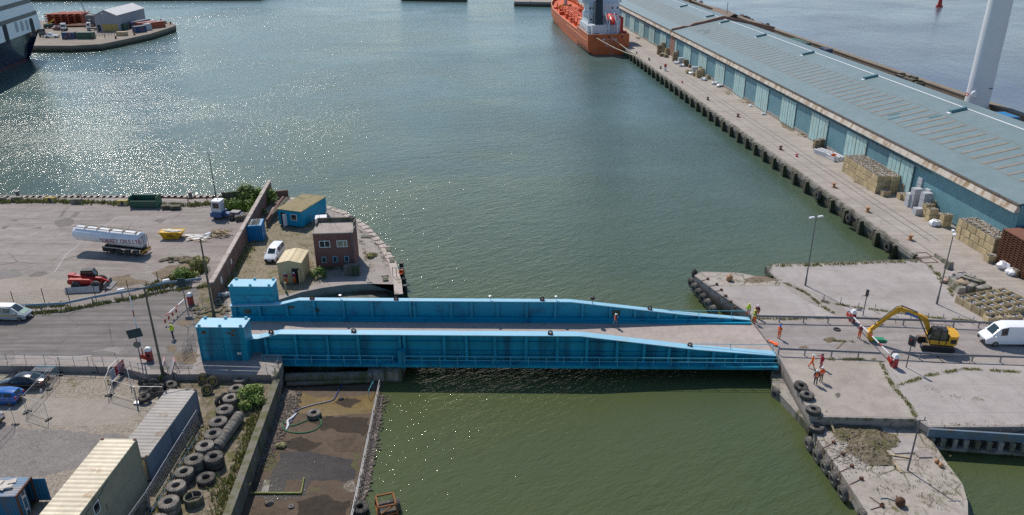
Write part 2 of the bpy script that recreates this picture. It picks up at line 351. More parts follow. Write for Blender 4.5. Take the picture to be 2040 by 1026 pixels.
M['blue_top_lit']=mat('bridge blue flange sheen',(.28,.53,.66),.30,.10,.3,4,.03,stain=(.34,.46,.50),stain_amt=.3,spec=.6)  # faded paint on upward faces, with sunlit sky sheen put into the colour
M['blue_rib']=mat('bridge blue rib',(.008,.275,.41),.45,.2,.5,6,stain=(.01,.17,.26),stain_amt=.4)
M['teal_rail']=mat('bridge rail paint',(.10,.40,.50),.45,.15,1,6)
M['rust']=mat('rust',(.125,.06,.036),.9,.4,2,9,.4,rnd=.15)
M['rustred']=mat('rusty steel stack',(.125,.048,.024),.85,.4,1.2,9,.3,rnd=.1)
M['steel']=mat('galvanised steel',(.42,.43,.44),.45,.2,1,9,metal=.6)
M['steel_dark']=mat('weathered grey steel',(.17,.17,.175),.6,.3,1,9,metal=.3)
M['railpaint']=mat('barrier rail grey',(.20,.21,.225),.55,.25,1,6)
M['railblue']=mat('barrier rail blue',(.16,.27,.38),.5,.2,1,6,stain=(.3,.33,.36),stain_amt=.35)
M['rubber']=mat('tyre rubber',(.055,.052,.048),.9,.35,2,12,.3,rnd=.25,stain=(.14,.125,.105),stain_amt=.45,stain_scale=2.5)
M['rubber_pale']=mat('dusty tyre rubber',(.14,.13,.115),.95,.3,2,12,.3,rnd=.25,stain=(.24,.215,.18),stain_amt=.5,stain_scale=2)
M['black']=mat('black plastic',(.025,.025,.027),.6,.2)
M['glass']=mat('dark glass',(.014,.02,.024),.06,.2,1,3,spec=.9)
M['glass_green']=mat('tinted glass',(.014,.028,.028),.06,.2,1,3,spec=.9)
M['white']=mat('white paint',(.76,.77,.78),.35,.07,.8,6,spec=.5)
M['van_white']=mat('van white paint',(.80,.81,.83),.25,.04,.8,6,coat=.6)
M['red']=mat('red paint',(.42,.025,.02),.4,.2,1,6)
M['redfade']=mat('faded red paint',(.36,.05,.05),.55,.25,1,6)
M['yellow']=mat('machine yellow',(.62,.33,.02),.4,.15,1,6,stain=(.32,.18,.03),stain_amt=.3)
M['yel_skip']=mat('skip yellow',(.62,.36,.0),.45,.15,1,6,stain=(.25,.15,.03),stain_amt=.3)
M['silver']=mat('silver paint',(.50,.52,.55),.25,.05,1,4,metal=.5,coat=.5)
M['orange']=mat('hi vis orange',(.85,.13,.012),.7,.15,4,14)
M['lime']=mat('hi vis yellow',(.58,.72,.02),.7,.15,4,14)
M['skin']=mat('skin',(.48,.27,.19),.6,.1)
M['navy']=mat('dark navy cloth',(.03,.035,.06),.9,.2)
M['denim']=mat('grey blue cloth',(.17,.20,.26),.9,.2)
M['brick']=brickmat('red brick',(.19,.062,.05),(.24,.085,.068),(.19,.155,.14))
M['brick_wall']=brickmat('old wall brick',(.17,.085,.065),(.22,.12,.09),(.20,.17,.14),soot=.8)
M['brick_warm']=brickmat('shed brick',(.27,.12,.08),(.33,.16,.11),(.28,.22,.18))
LF=leafmats('bush',[(.09,.16,.025),(.17,.25,.045),(.25,.32,.07)])
LW=leafmats('weed',[(.20,.23,.05),(.29,.29,.08),(.33,.29,.12)])
LM=leafmats('moss',[(.19,.175,.055),(.25,.215,.08),(.145,.15,.045)])
# ------------------------------------------------------------------ light, camera
SUN_AZ=R(117); SUN_EL=R(50)
wd=bpy.data.worlds.new('World'); scene.world=wd; wd.use_nodes=True; nt=wd.node_tree; nt.nodes.clear()
sky=nt.nodes.new('ShaderNodeTexSky'); sky.sky_type='NISHITA'; sky.sun_disc=False; sky.sun_elevation=SUN_EL; sky.sun_rotation=PI/2-SUN_AZ
sky.air_density=1.0; sky.dust_density=.25; sky.ozone_density=2.2; sky.altitude=200
bg=nt.nodes.new('ShaderNodeBackground'); bg.inputs[1].default_value=.13; wo=nt.nodes.new('ShaderNodeOutputWorld')
nt.links.new(sky.outputs[0],bg.inputs[0]); nt.links.new(bg.outputs[0],wo.inputs[0])
sl=bpy.data.lights.new('sun','SUN'); sl.energy=4.4; sl.angle=R(.53); sl.color=(1,.925,.83)
so=bpy.data.objects.new('sun',sl); COL.objects.link(so)
sd=Vector((math.cos(SUN_AZ)*math.cos(SUN_EL),math.sin(SUN_AZ)*math.cos(SUN_EL),math.sin(SUN_EL)))
so.rotation_euler=(-sd).to_track_quat('-Z','Y').to_euler(); so.location=(0,60,120)
cam=bpy.data.cameras.new('camera'); cam.sensor_width=36; cam.lens=36*FPX/2040; cam.clip_start=.5; cam.clip_end=9000
co=bpy.data.objects.new('camera',cam); COL.objects.link(co); scene.camera=co
r0=Vector((1,0,0)); u0=Vector((0,math.sin(TILT),math.cos(TILT))); c,s=math.cos(ROLL),math.sin(ROLL)
rx=r0*c-u0*s; ux=r0*s+u0*c; bk=rx.cross(ux)
co.matrix_world=Matrix(((rx.x,ux.x,bk.x,0),(rx.y,ux.y,bk.y,0),(rx.z,ux.z,bk.z,CAMH),(0,0,0,1)))
scene.view_settings.view_transform='Standard'; scene.view_settings.look='None'; scene.view_settings.exposure=0; scene.view_settings.gamma=1
scene.cycles.max_bounces=6; scene.cycles.diffuse_bounces=2; scene.cycles.glossy_bounces=3; scene.cycles.transmission_bounces=3; scene.cycles.use_denoising=False
scene.cycles.caustics_reflective=False; scene.cycles.caustics_refractive=False; scene.cycles.sample_clamp_indirect=4; scene.cycles.sample_clamp_direct=60
WZ=-2.4; YZ=-.8; PZ=-1.1
# shed frame: x' along the quay (away from the camera), y' across towards the river
SO=Vector((63.86,183.49,0)); SA=R(95.2); SAX=Vector((math.cos(SA),math.sin(SA),0)); SNX=Vector((math.sin(SA),-math.cos(SA),0))
def S(x,y,z=0): return SO+SAX*x+SNX*y+Vector((0,0,z))
def S2(x,y): p=S(x,y); return (p.x,p.y)
def toS(p): d=Vector((p[0],p[1],0))-SO; return d.dot(SAX),d.dot(SNX)
SROT=SA-PI/2   # rotation that turns local +y into the quay direction
# ------------------------------------------------------------------ water and land
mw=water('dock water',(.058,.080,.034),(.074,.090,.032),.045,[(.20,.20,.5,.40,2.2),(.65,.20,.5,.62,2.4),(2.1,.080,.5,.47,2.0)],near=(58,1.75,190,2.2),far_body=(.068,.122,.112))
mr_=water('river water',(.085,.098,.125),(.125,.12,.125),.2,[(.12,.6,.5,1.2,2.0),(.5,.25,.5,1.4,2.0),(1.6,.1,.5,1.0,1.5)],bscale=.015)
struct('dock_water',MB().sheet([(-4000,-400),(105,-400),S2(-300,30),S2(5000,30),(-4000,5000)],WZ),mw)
struct('river_water',MB().sheet([S2(-400,47.6),(3500,-200),(3500,6500),(-3000,6500),S2(3000,47.6)],-3.6),mr_)
# left quay
nose=[(545,389),(600,396),(640,405),(690,423),(735,452),(770,490),(790,525),(800,560),(803,588)]
lq=[W2(-500,389)]+[W2(*p) for p in nose]+[W2(801,567),W2(735,565),W2(690,567),W2(645,573),W2(600,582),W2(556,597),W2(556,640),W2(563,723),W2(551,747),W2(420,745.5),W2(293,745.5),W2(236,731),W2(-350,724)]
struct('left_quay',MB().prism(lq,-6,0),M['conc'])
yz=lambda px,py: W2(px,py,YZ)
low=[yz(-420,728),yz(240,735),yz(293,747),yz(551,749),yz(548,772),yz(449,1026),yz(418,1120),yz(-300,1150)]
struct('low_yard',MB().prism(low,-6,YZ),M['yard'])
def rag(P,depth=4,amp=.13,rn=random.Random(77)):
    for d in range(depth):
        Q=[]
        for i in range(len(P)):
            a=Vector(P[i]); e=Vector(P[(i+1)%len(P)]); m=(a+e)/2; l=(e-a).length; n_=Vector((-(e-a).y,(e-a).x)); Q+=[(a.x,a.y),(m.x+n_.x*rn.uniform(-amp,amp),m.y+n_.y*rn.uniform(-amp,amp))]
        P=Q
    return P
def ragged(name,pts,z,m): return struct(name,MB().sheet(rag([W2(p[0],p[1],z) for p in pts]),z),m)
def sheet(name,pts,z,m,zp=None): return struct(name,MB().sheet([W2(p[0],p[1],z if zp is None else zp) for p in pts],z),m)
sheet('tank_yard',[(-200,404),(0,402),(250,403),(430,400),(447,406),(522,402),(425,598),(405,563),(330,571),(270,589),(180,604),(100,613),(-200,627)],.004,M['asphalt'])
sheet('sett_paving',[(-100,556),(60,552),(150,560),(190,575),(210,590),(100,607),(-100,617)],.008,M['setts'])
sheet('road_left',[(-250,632),(0,629),(100,617),(180,608),(270,594),(330,577),(400,570),(452,590),(458,640),(505,641),(503,663),(400,664),(395,690),(383,735),(300,735),(289,712),(0,707),(-250,702)],.006,M['road'])
sheet('gravel_yard',[(430,600),(527,428),(560,415),(600,430),(640,450),(634,560),(605,578),(552,590),(452,582)],.004,M['gravel'])
ragged('dirt_patch',[(395,568),(425,555),(445,580),(456,612),(440,632),(400,648),(383,636),(392,600)],.010,M['dirt'])
# low yard surfaces
ragged('stone_chippings',[(-80,858),(60,856),(140,858),(230,862),(262,872),(215,905),(170,925),(120,940),(60,952),(-80,965)],YZ+.004,M['yard_grey'])
sheet('yard_setts',[(-60,800),(30,790),(110,793),(250,795),(280,815),(262,842),(180,850),(60,846),(-60,853)],YZ+.005,M['setts'])
sheet('tyre_ground',[(292,748),(549,751),(546,772),(447,1030),(300,1060),(262,1030),(330,930),(400,790),(300,790)],YZ+.004,M['dirt'])
# stains, patches and spills on the yards and quays
stq=mat('worn tarmac',(.235,.215,.20),.9,.3,.8,6); stn=mat('oil stain',(.13,.115,.10),.8,.4,1.2,5); stp=mat('patch repair',(.19,.175,.165),.9,.3,.8,6); stb=mat('rusty silt',(.175,.135,.09),.95,.45,1,6)
for pts,z,m_ in (([(108,447),(118,437),(140,433),(150,440),(140,450),(118,452)],.016,stn),([(140,432),(152,422),(160,424),(150,433)],.016,stn),([(303,441),(315,436),(332,437),(322,444)],.016,stn),([(0,455),(10,450),(20,449),(8,457)],.016,stn),([(20,440),(32,436),(34,441)],.016,stn),([(55,548),(75,540),(100,543),(80,550)],.016,stn),([(65,455),(82,451),(80,456)],.016,stn),([(300,543),(340,528),(395,522),(400,540),(360,552),(320,556)],.014,stb),([(200,552),(260,545),(300,560),(240,572)],.014,stb),([(-20,545),(30,535),(45,548),(-20,562)],.016,stp),
  ([(332,690),(343,686),(352,692),(345,703),(333,700)],.018,stb),([(345,706),(372,700),(400,706),(390,722),(350,722)],.018,stb),([(352,642),(380,636),(384,645),(360,650)],.018,stb),([(180,702),(215,692),(250,694),(235,706)],.018,stq),([(1590,692),(1605,688),(1612,694),(1600,699)],.02,stb),([(1640,676),(1662,671),(1668,680),(1650,684)],.02,stb),([(1715,590),(1730,586),(1745,590)],.02,stp),([(1664,785),(1672,782),(1674,790),(1667,793)],.02,stn),([(1480,556),(1530,552),(1560,558),(1500,564)],.02,stb),([(1690,345),(1720,365),(1740,372),(1730,380),(1700,362)],.02,stb),([(1560,235),(1590,255),(1580,262),(1555,245)],.02,stb)):
    struct('ground_stain',MB().sheet(rag([W2(p[0],p[1],z) for p in pts],4,.2),z),m_)
# the pit
pz=-2.33
struct('pit_floor',MB().prism([W2(560,735,pz),W2(764,745,pz),W2(757,780,pz),W2(735,880,pz),W2(700,1040,pz),W2(690,1110,pz),W2(410,1110,pz),W2(450,1024,pz),W2(553,785,pz)],-5,pz),M['mud'])
ragged('pit_wet_mud',[(592,782),(752,781),(742,822),(690,826),(640,829),(598,823),(585,800)],pz+.004,M['mudwet'])
ragged('pit_puddle',[(548,930),(560,900),(640,905),(700,915),(712,935),(700,962),(640,958),(560,962),(530,960)],pz+.005,M['puddle'])
ragged('pit_puddle',[(505,960),(530,955),(620,958),(612,985),(510,990)],pz+.007,M['puddle'])
ragged('pit_shingle',[(570,772),(594,782),(590,800),(575,835),(555,870),(535,905),(512,935),(508,915),(530,860),(552,800)],pz+.008,M['shingle'])
sheet('pit_shingle',[(756,786),(764,786),(757,830),(750,880),(742,930),(735,975),(712,1026),(700,1026),(722,930),(744,840)],pz+.008,M['shingle'])
pst=mat('dark wet mud stain',(.042,.031,.022),.8,.4,1.5,6,spec=.15); psl=mat('dry silt',(.095,.072,.052),.9,.4,1.5,6,spec=.1); psg=mat('green slime',(.07,.065,.02),.7,.4,1.5,6,spec=.2)
for pts,m_ in (([(612,835),(660,828),(735,832),(725,870),(690,862),(640,858)],pst),([(560,880),(600,868),(640,880),(620,895),(575,893)],pst),([(650,880),(700,872),(728,880),(720,900),(668,900)],psl),([(590,1000),(660,990),(700,998),(690,1030),(600,1040)],pst),([(500,1010),(540,1000),(580,1012),(560,1040),(500,1045)],psl),([(690,890),(722,884),(715,940),(700,930)],psg),([(540,905),(556,898),(552,925),(530,940),(520,930)],psg),([(690,960),(702,955),(712,972),(700,982),(684,974)],M['shingle']),([(640,835),(650,828),(668,834),(655,842)],psl),([(668,800),(690,792),(720,798),(700,812)],pst)):
    struct('mud_stain',MB().sheet(rag([W2(p[0],p[1],pz) for p in pts],4,.22),pz+.0095+random.random()*.002),m_)
# right-hand side: one raised block with the pier tips, then lower pier
def NW(*p): return [W2(*q) for q in p]
bay=NW((1480,548),(1530,553),(1553,560))
rq=NW((1553,713),(1499,640),(1497,628),(1440,590),(1383,549),(1396,541),(1470,543),(1527,553),(1552,561))+NW((1533,541),(1540,527),(1640,525),(1740,522),(1838,519))
rq+=[S2(-78,-12.7),S2(700,-12.7),S2(700,47),S2(-170,47),W2(2500,905),W2(2040,850),W2(1850,851),W2(1824,834),W2(1617,829)]
struct('right_quay',MB().prism(rq,-6,0),M['conc'])
# slabs of different age laid on it
sheet('pier_slab',[(1556,714),(1752,717),(1823,832),(1619,827)],.012,M['conc_warm'])
sheet('pier_slab',[(1500,627),(1420,570),(1560,570),(1600,596),(1665,630),(1640,633)],.012,M['conc_pale'])
sheet('pier_slab',[(1398,543),(1470,545),(1525,555),(1590,572),(1560,569),(1419,569),(1386,550)],.010,M['conc_crack'])
sheet('apron_slab',[(1537,543),(1543,529),(1640,527),(1740,524),(1838,521),(1872,545),(1905,575),(1930,610),(1960,640),(1700,630),(1665,600),(1605,577),(1560,562)],.010,M['conc_pale'])
sheet('apron_slab',[(1758,722),(1900,724),(2040,728),(2400,738),(2400,860),(2040,846),(1852,848),(1828,832)],.010,M['conc_pale'])
sheet('bridge_road',[(1499,642),(1640,640),(2040,652),(2400,662),(2400,720),(2040,713),(1750,706),(1549,703)],.014,M['road_r'])
struct('transit_quay',MB().sheet([S2(-76,-12.3),S2(600,-12.3),S2(600,-.2),S2(-140,-.2),W2(2100,640),W2(1960,640),W2(1905,572),W2(1872,543)],.006),M['conc_quay'])
# crane rails let into the quay
b=MB()
for yy in (-7.4,-6.0): b.bar(S(-74,yy,.012),S(330,yy,.012),.16,.02)
b.bar(S(-78,-9.6,.012),S(60,-9.6,.012),.1,.02)
struct('quay_rail',b,M['steel_dark'])
pier=[W2(1617,832,PZ),W2(1630,876,PZ),W2(1668,930,PZ),W2(1716,1004,PZ),W2(1770,1100,PZ),W2(1930,1100,PZ),W2(1928,1000,PZ),W2(1918,965,PZ),W2(1885,920,PZ),W2(1858,880,PZ),W2(1845,852,PZ)]
struct('low_pier',MB().prism(pier,-6,PZ),M['conc_crack'])
struct('pier_ledge',MB().prism([W2(1536,745,-1.9),W2(1560,743,-1.9),W2(1612,815,-1.9),W2(1606,850,-1.9),W2(1538,775,-1.9)],-6,-1.5),M['wallconc'])
# lip of the upper slab over the low pier, and the dock face with its row of recesses on the right
b=MB(); a=W(1617,829); c=W(1824,834); d=(c-a).normalized(); nn=Vector((d.y,-d.x,0)); 
b.bar(a+nn*.05+Vector((0,0,-.16)),c+nn*.05+Vector((0,0,-.16)),.12,.34)
single('slab_step',b,M['wallconc'],'thick stepped concrete slab edge above the rubble on the lower pier','slab edge')
a=W(1850,851.5); c=W(2300,880.5); d=(c-a).normalized(); nn=Vector((d.y,-d.x,0)); ln=(c-a).length
t=thing('dock_wall','stained concrete dock face with a row of dark square recesses above water','dock wall',tuple(a),math.atan2(d.y,d.x))
b=MB(); b.bb(0,-.75,-1.95,ln,-.02,-1.8); b.bb(0,-.30,-2.6,ln,-.02,-1.951)
part('ledge',b,M['wallconc'],t)
part('beam',MB().bb(0,-.25,-.9,ln,-.02,-.02),mat('blue grey stained beam',(.12,.17,.225),.8,.3,.5,5,.3,stain=(.15,.15,.13),stain_amt=.4),t)
x=.2
while x<26:
    part('pier_leg',MB().bb(x,-.55,-1.8,x+.42,-.02,-.9),M['wallconc'],t); x+=1.05
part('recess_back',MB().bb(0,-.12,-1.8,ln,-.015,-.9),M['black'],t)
# saw-tooth slab edge along the bay
b=MB()
pts=[(1540,527)]
n=24
for i in range(n):
    p=W(1541+i*297/n,528-i*8.5/n); b.box((p.x,p.y+.25,-.55),(.75+random.random()*.3,.9,1.0),random.uniform(-.1,.1))
for i in range(4):
    p=W(1532+i*2.4,531+i*5.2); b.box((p.x,p.y,-.6),(.8,.7,1.1),.2)
single('broken_slab_edge',b,M['darkwall'],'jagged saw tooth edge of the concrete slab beside the green water','slab edge')
M['island']=ground('island surface',(.24,.205,.165),(.15,.125,.10),(.32,.28,.235),.07,speck=.5,tide=1)
# far land
struct('far_quay',MB().prism([(-600,491),(-150,491),(-150,900),(-600,900)],-6,-.1),M['conc'])
struct('far_jetty',MB().prism([W2(1024,3),W2(1140,5),W2(1160,-40),W2(1030,-30)],-6,0),M['conc'])
struct('far_jetty',MB().prism([W2(800,-7),W2(930,-5),W2(930,-40),W2(790,-40)],-6,0),M['conc'])
isl=[(-20,92),(60,91),(140,91),(200,88),(240,80),(300,67),(345,53),(350,50),(345,45.5),(326,42.5),(250,42),(136,42),(60,40),(-60,44)]
struct('pier_island',MB().prism([W2(*p) for p in isl],-6,0),M['island'])
# ------------------------------------------------------------------ swing bridge (local x along the deck, origin on the deck's far edge)
BA=R(-1.4); BO=W(1000,641)
br=thing('swing_bridge','long blue steel swing bridge with two plate girders and raised box ends','swing bridge',tuple(BO),BA)
b=MB(); b.prism([(-32.5,-7.2),(31.2,-7.2),(30.45,.15),(-32.5,.15)],-.5,.02); part('deck',b,M['deck'],br,False)
def girder(y0,y1,tail,outer):
    pr=[(-33.4,1.75),(-27.2,2.0),(-24.8,2.62),(9.0 if outer<0 else 8.3,2.62),(22,1.0),(31.0 if outer<0 else 30.2,.28)]
    bot=-1.3
    ym=(y0+y1)/2; g=MB()
    w=MB(); w.prof(pr+[(pr[-1][0],bot+.35),(24,bot),(-33.4,bot)],ym-.06,ym+.06)
    web=part('girder',w,M['blue_near'] if outer<0 else M['blue'],br,False)
    f=MB()
    for i in range(len(pr)-1):
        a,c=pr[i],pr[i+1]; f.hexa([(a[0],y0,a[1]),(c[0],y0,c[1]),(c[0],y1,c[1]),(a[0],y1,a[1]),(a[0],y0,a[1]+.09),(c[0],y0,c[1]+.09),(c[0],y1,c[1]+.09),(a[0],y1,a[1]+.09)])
    part('top_flange',f,M['blue_top_lit'],web,False)
    f=MB(); f.bb(-33.4,y0,bot-.08,24,y1,bot); f.hexa([(24,y0,bot-.08),(31,y0,bot+.27),(31,y1,bot+.27),(24,y1,bot-.08),(24,y0,bot),(31,y0,bot+.35),(31,y1,bot+.35),(24,y1,bot)])
    part('bottom_flange',f,M['blue_near'],web,False)
    def top(x):
        for i in range(len(pr)-1):
            if pr[i][0]<=x<=pr[i+1][0]: return pr[i][1]+(pr[i+1][1]-pr[i][1])*(x-pr[i][0])/(pr[i+1][0]-pr[i][0])
        return .3
    xs=[-32.8,-29.8,-26.4,-23,-19.4,-15.9,-11.2,-10.7,-6.2,-3.7,-.5,3.0,6.5,9.8,13.2,16.2,19.0,21.2,24,26.5]
    for x in xs:
        t=top(x)-.02; f=MB()
        for sgn in (-1,1):
            yy0=ym+sgn*.06; yy1=y0+.06 if sgn<0 else y1-.06
            if t>.3: f.bb(x-.05,min(yy0,yy1),bot,x+.05,max(yy0,yy1),t)
            f.bb(x-.16,(y0+.02 if sgn<0 else y1-.05),max(bot,-.0 if (sgn>0)==(outer<0) else bot),x+.16,(y0+.05 if sgn<0 else y1-.02),max(t,.35))
        part('stiffener',f,M['blue_rib'],web,False)
    f=MB()   # long ribs
    if outer<0:
        for z in (1.75,.55): f.bb(-27,y0+.2,z-.03,15 if z>1 else 21,ym-.06,z+.03)
        f.bb(-27,y0+.1,-.1,28,ym-.06,.02)
    else:
        f.bb(-33.4,y0-.5,.03,30.2,y0+.3,.22); f.bb(-33.4,y0-.05,.22,28,ym-.06,.5)
    part('rib',f,M['blue_near'] if outer<0 else M['blue'],web,False)
    return web
girder(-8.17,-7.12,0,-1); girder(.15,.9,0,1)
# bleached edge strip of the roadside kerbs at the nose end
def cbox(y0,y1,label,face):
    b=MB(); z1=4.28
    b.bb(-33.35,y0,0 if face<0 else .0,-28.05,y1,z1-.04)
    o=part('counterweight_box',b,M['blue_near'] if face<0 else M['blue'],br,False,label)
    part('lid',MB().bb(-33.42,y0-.07,z1-.04,-27.98,y1+.07,z1+.03),M['blue_top_lit'],o,False)
    for x in (-33.0,-30.7,-28.4):
        for y in (y0+.1,y1-.1): part('lifting_lug',MB().box((x,y,z1+.14),(.28,.2,.24)).cyl((x,y,z1+.2),(x,y,z1+.3),.06),M['teal_rail'],o)
    b=MB(); yy=y0
    for x in (-33.28,-30.7,-28.12): b.bb(x-.07,yy-.09,.02,x+.07,yy-.002,2.75)
    for z in (1.3,2.1): b.bb(-33.2,yy-.07,z-.03,-28.2,yy-.004,z+.03)
    b.bb(-33.4,yy-.05,2.76,-28,yy-.003,2.84)
    if face<0: part('panel_frame',b,M['blue_near'],o,False)
    else: part('panel_frame',MB().bb(-33.4,yy-.05,3.05,-28,yy-.003,3.12),M['blue_near'],o,False)
    if face<0:
        b=MB(); 
        for k in range(7): b.box((random.uniform(-32.8,-28.6),y0-.004,random.uniform(3.0,3.9)),(random.uniform(.2,.7),.004,random.uniform(.08,.3)))
        part('rust_stain',b,M['rust'],o)
        b=MB(); b.box((-29,y0-.02,.95),(.42,.02,.26)); b.mat(1).box((-28.93,y0-.034,.95),(.16,.006,.16)); part('notice',b,[M['white'],M['yel_skip']],o)
cbox(-9.5,-7.48,'nearer raised blue box with rust stains and a small notice',-1); cbox(.7,2.65,'further raised blue box',1)
# ring fairleads on the flanges
for x,y,z in [(-25.7,-7.85,2.62),(-16.4,-7.6,2.7),(5.7,-7.75,2.7),(21.4,-7.45,1.1),(-23.2,.5,2.72),(-12.9,.5,2.7),(4.9,.55,2.7),(18.0,.55,1.5)]:
    b=MB(); b.box((0,0,.05),(.55,.4,.1)); b.mat(1)
    pts=[(.21*math.cos(t),0,.21*math.sin(t)+.2) for t in [PI*2*k/14 for k in range(15)]]
    b.tube(pts,.085,6); part('fairlead',b,[M['rust'],M['black']],br,True,None,(x,y,z))
for x in (-19.7,-1.4,6.6): 
    b=MB(); b.cyl((0,0,0),(0,0,.5),.03,n=6); b.lathe([(.04,.5),(.2,.52),(.2,.6),(.03,.66)],10); part('signal_lamp',b,M['steel'],br,True,None,(x,.5,2.7))
b=MB(); b.cyl((0,0,0),(0,0,.75),.04,n=6); b.lathe([(.04,.6),(.28,.65),(.28,.95),(.03,1.0)],12); part('signal_lamp',b,M['black'],br,True,None,(11,.4,2.35))
# side walkway with rails
b=MB(); b.bb(-26.6,-9.2,-.58,31.0,-8.2,-.52); b.bb(-26.6,-9.22,-.85,31,-9.17,-.5)
for k in range(30): x=-26+k*1.95; b.bar((x,-8.2,-1.2),(x,-9.15,-.6),.07,.07)
part('walkway',b,M['blue_near'],br,False)
b=MB()
for x0,x1 in ((-26.6,-11.9),(-10.6,31.0)):
    for z in (.55,.05): b.cyl((x0,-9.15,z),(x1,-9.15,z),.035,n=6)
    x=x0
    while x<=x1+.01: b.cyl((x,-9.15,-.55),(x,-9.15,.57),.035,n=6); x+=(x1-x0)/round((x1-x0)/1.95)
part('handrail',b,M['teal_rail'],br)
b=MB()
for y,xs in ((-7.3,(21.6,26,30.8)),(.75,(20,24,28,30.1))):
    for x in xs: b.cyl((x,y,.4),(x,y,1.35),.045,n=6)
    b.cyl((xs[0],y,1.3),(xs[-1],y,1.3),.035,n=6)
part('end_rail',b,M['teal_rail'],br)
b=MB(); b.bb(-26,-6.5,-1.25,30.2,-.2,-.52); 
for k in range(16): b.bb(-25+k*3.6,-7.1,-1.3,-24.8+k*3.6,.1,-.5)
part('underframe',b,M['blue_near'],br,False)
b=MB(); b.bb(-11.35,-9.0,-1.2,-10.55,-8.2,1.0); part('junction_box',b,M['blue_near'],br,False)
b=MB()
for k in range(14): x=random.uniform(-33,28); b.box((x,.135,random.uniform(.7,2.2)),(random.uniform(.1,.5),.006,random.uniform(.1,.5)))
# dark blotches and stains on the far girder
part('paint_patch',MB().box((-25.9,.44,1.6),(.8,.02,.35)).box((-22.8,.44,1.2),(.55,.02,.45)).box((-31.4,.44,.95),(.9,.02,.6)).box((13.9,.44,1.1),(1.0,.02,.7)),M['darkwall'],br)
# pivot pier and pipes in the pit
t=thing('pivot_pier','concrete pier standing in the water under the blue bridge','bridge pier',tuple(W(768,752,-2.4)),BA)
part('pier_shaft',MB().bb(-1.9,-.8,-2,2.0,9,1.1),M['wallconc'],t,False); part('pier_cap',MB().bb(.2,-1.0,.3,2.0,3,1.35),M['wallconc'],t,False)
b=MB(); q=[W(570,752,-1.6),W(742,748,-1.6)]; b.cyl(q[0],q[1],.5,n=12); q=[W(572,765,-2),W(740,758,-2)]; b.cyl(q[0],q[1],.25,n=8)
single('pit_pipe',b,M['darkwall'],'thick horizontal pipes across the dark pit below the blue bridge','pipe')
b=MB(); a=W(645,733,-2.3); b.lathe([(3.6,-.0),(4.6,.0),(4.6,.8),(3.6,.8),(3.6,0)],32)
single('slewing_track',b,M['darkwall'],'dark curved slewing ring in the pit shadow under the bridge','track',tuple(W(655,700,-2.3)))
# ------------------------------------------------------------------ control building
def window(parent,x0,z0,x1,z1,y,frame='white',split=.5,pane='glass'):
    f=MB(); w=.08
    f.bb(x0,y-.09,z0,x0+w,y,z1); f.bb(x1-w,y-.09,z0,x1,y,z1); f.bb(x0+w,y-.09,z0,x1-w,y,z0+w); f.bb(x0+w,y-.09,z1-w,x1-w,y,z1)
    if split: xs=x0+(x1-x0)*split; f.bb(xs-.04,y-.085,z0+w,xs+.04,y,z1-w)
    o=part('window',f,M[frame],parent,False); part('pane',MB().bb(x0+w,y-.05,z0+w,x1-w,y-.02,z1-w),M[pane],o,False)
    return o
M['frame_blue']=mat('pale blue window frame',(.25,.48,.58),.5,.1)
M['pane_tan']=mat('curtained glass',(.30,.25,.17),.12,.4,2,6,spec=.8)
p0=W(632,538); p1=W(716,530)
p0=W(631,537); wdt=5.4
rb=thing('control_building','dark red brick two storey control building with flat roof and five windows','building',tuple(p0),R(3.5))
part('wall',MB().bb(0,0,0,wdt,4.4,5.35),M['brick'],rb,False)
rf=part('roof',MB().bb(-.08,-.08,5.35,wdt+.08,4.48,5.5),M['conc_warm'],rb,False)
b=MB(); b.bb(0,4.2,5.5,wdt,4.4,6.1); b.bb(0,2.6,5.5,.16,4.2,5.95); b.bb(wdt-.16,2.6,5.5,wdt,4.2,5.95); part('parapet',b,M['timber'],rf,False)
b=MB()
for x,y,h in ((.1,.3,2.6),(.4,3.9,1.8),(2.6,3.2,1.7),(4.9,3.6,2.2),(1.6,4.3,1.6)): b.cyl((x,y,5.4),(x,y,5.5+h),.025,n=5)
for k in range(4): b.bar((1.7+k*.32,3.9,5.5),(1.4+k*.32,4.0,6.5),.03,.03)
part('aerial',b,M['steel_dark'],rf)
window(rb,.75,3.35,2.25,4.35,0,'white',.5,'glass'); window(rb,3.15,3.35,4.6,4.35,0,'white',.62,'pane_tan')
for x in (.85,2.4,4.0): window(rb,x,1.05,x+.62,1.95,0,'frame_blue',0,'glass_green')
b=MB(); b.bb(.1,-.25,0,5.3,-.002,.35); part('plinth',b,M['darkwall'],rb,False)
b=MB(); b.cyl((wdt-.12,-.08,0),(wdt-.12,-.08,5.3),.05,n=6); b.cyl((wdt-.5,-.1,5.3),(wdt+.9,-.1,6.5),.03,n=5); b.cyl((wdt+.1,1,5.4),(wdt+.1,1,7.6),.04,n=5); b.bb(wdt-.4,.9,7.5,wdt+.3,1.1,7.6); part('drainpipe',b,M['steel_dark'],rb)
o=single('lean_to_hutch',MB().bb(-1,-.7,0,1,.5,1.25).prof([(-1.1,1.3),(1.1,1.3),(1.1,1.4),(-1.1,1.4)],-.85,.6),M['timber'],'low weathered timber hutch at the foot of the red brick building','hutch',tuple(W(703,546)),R(3))
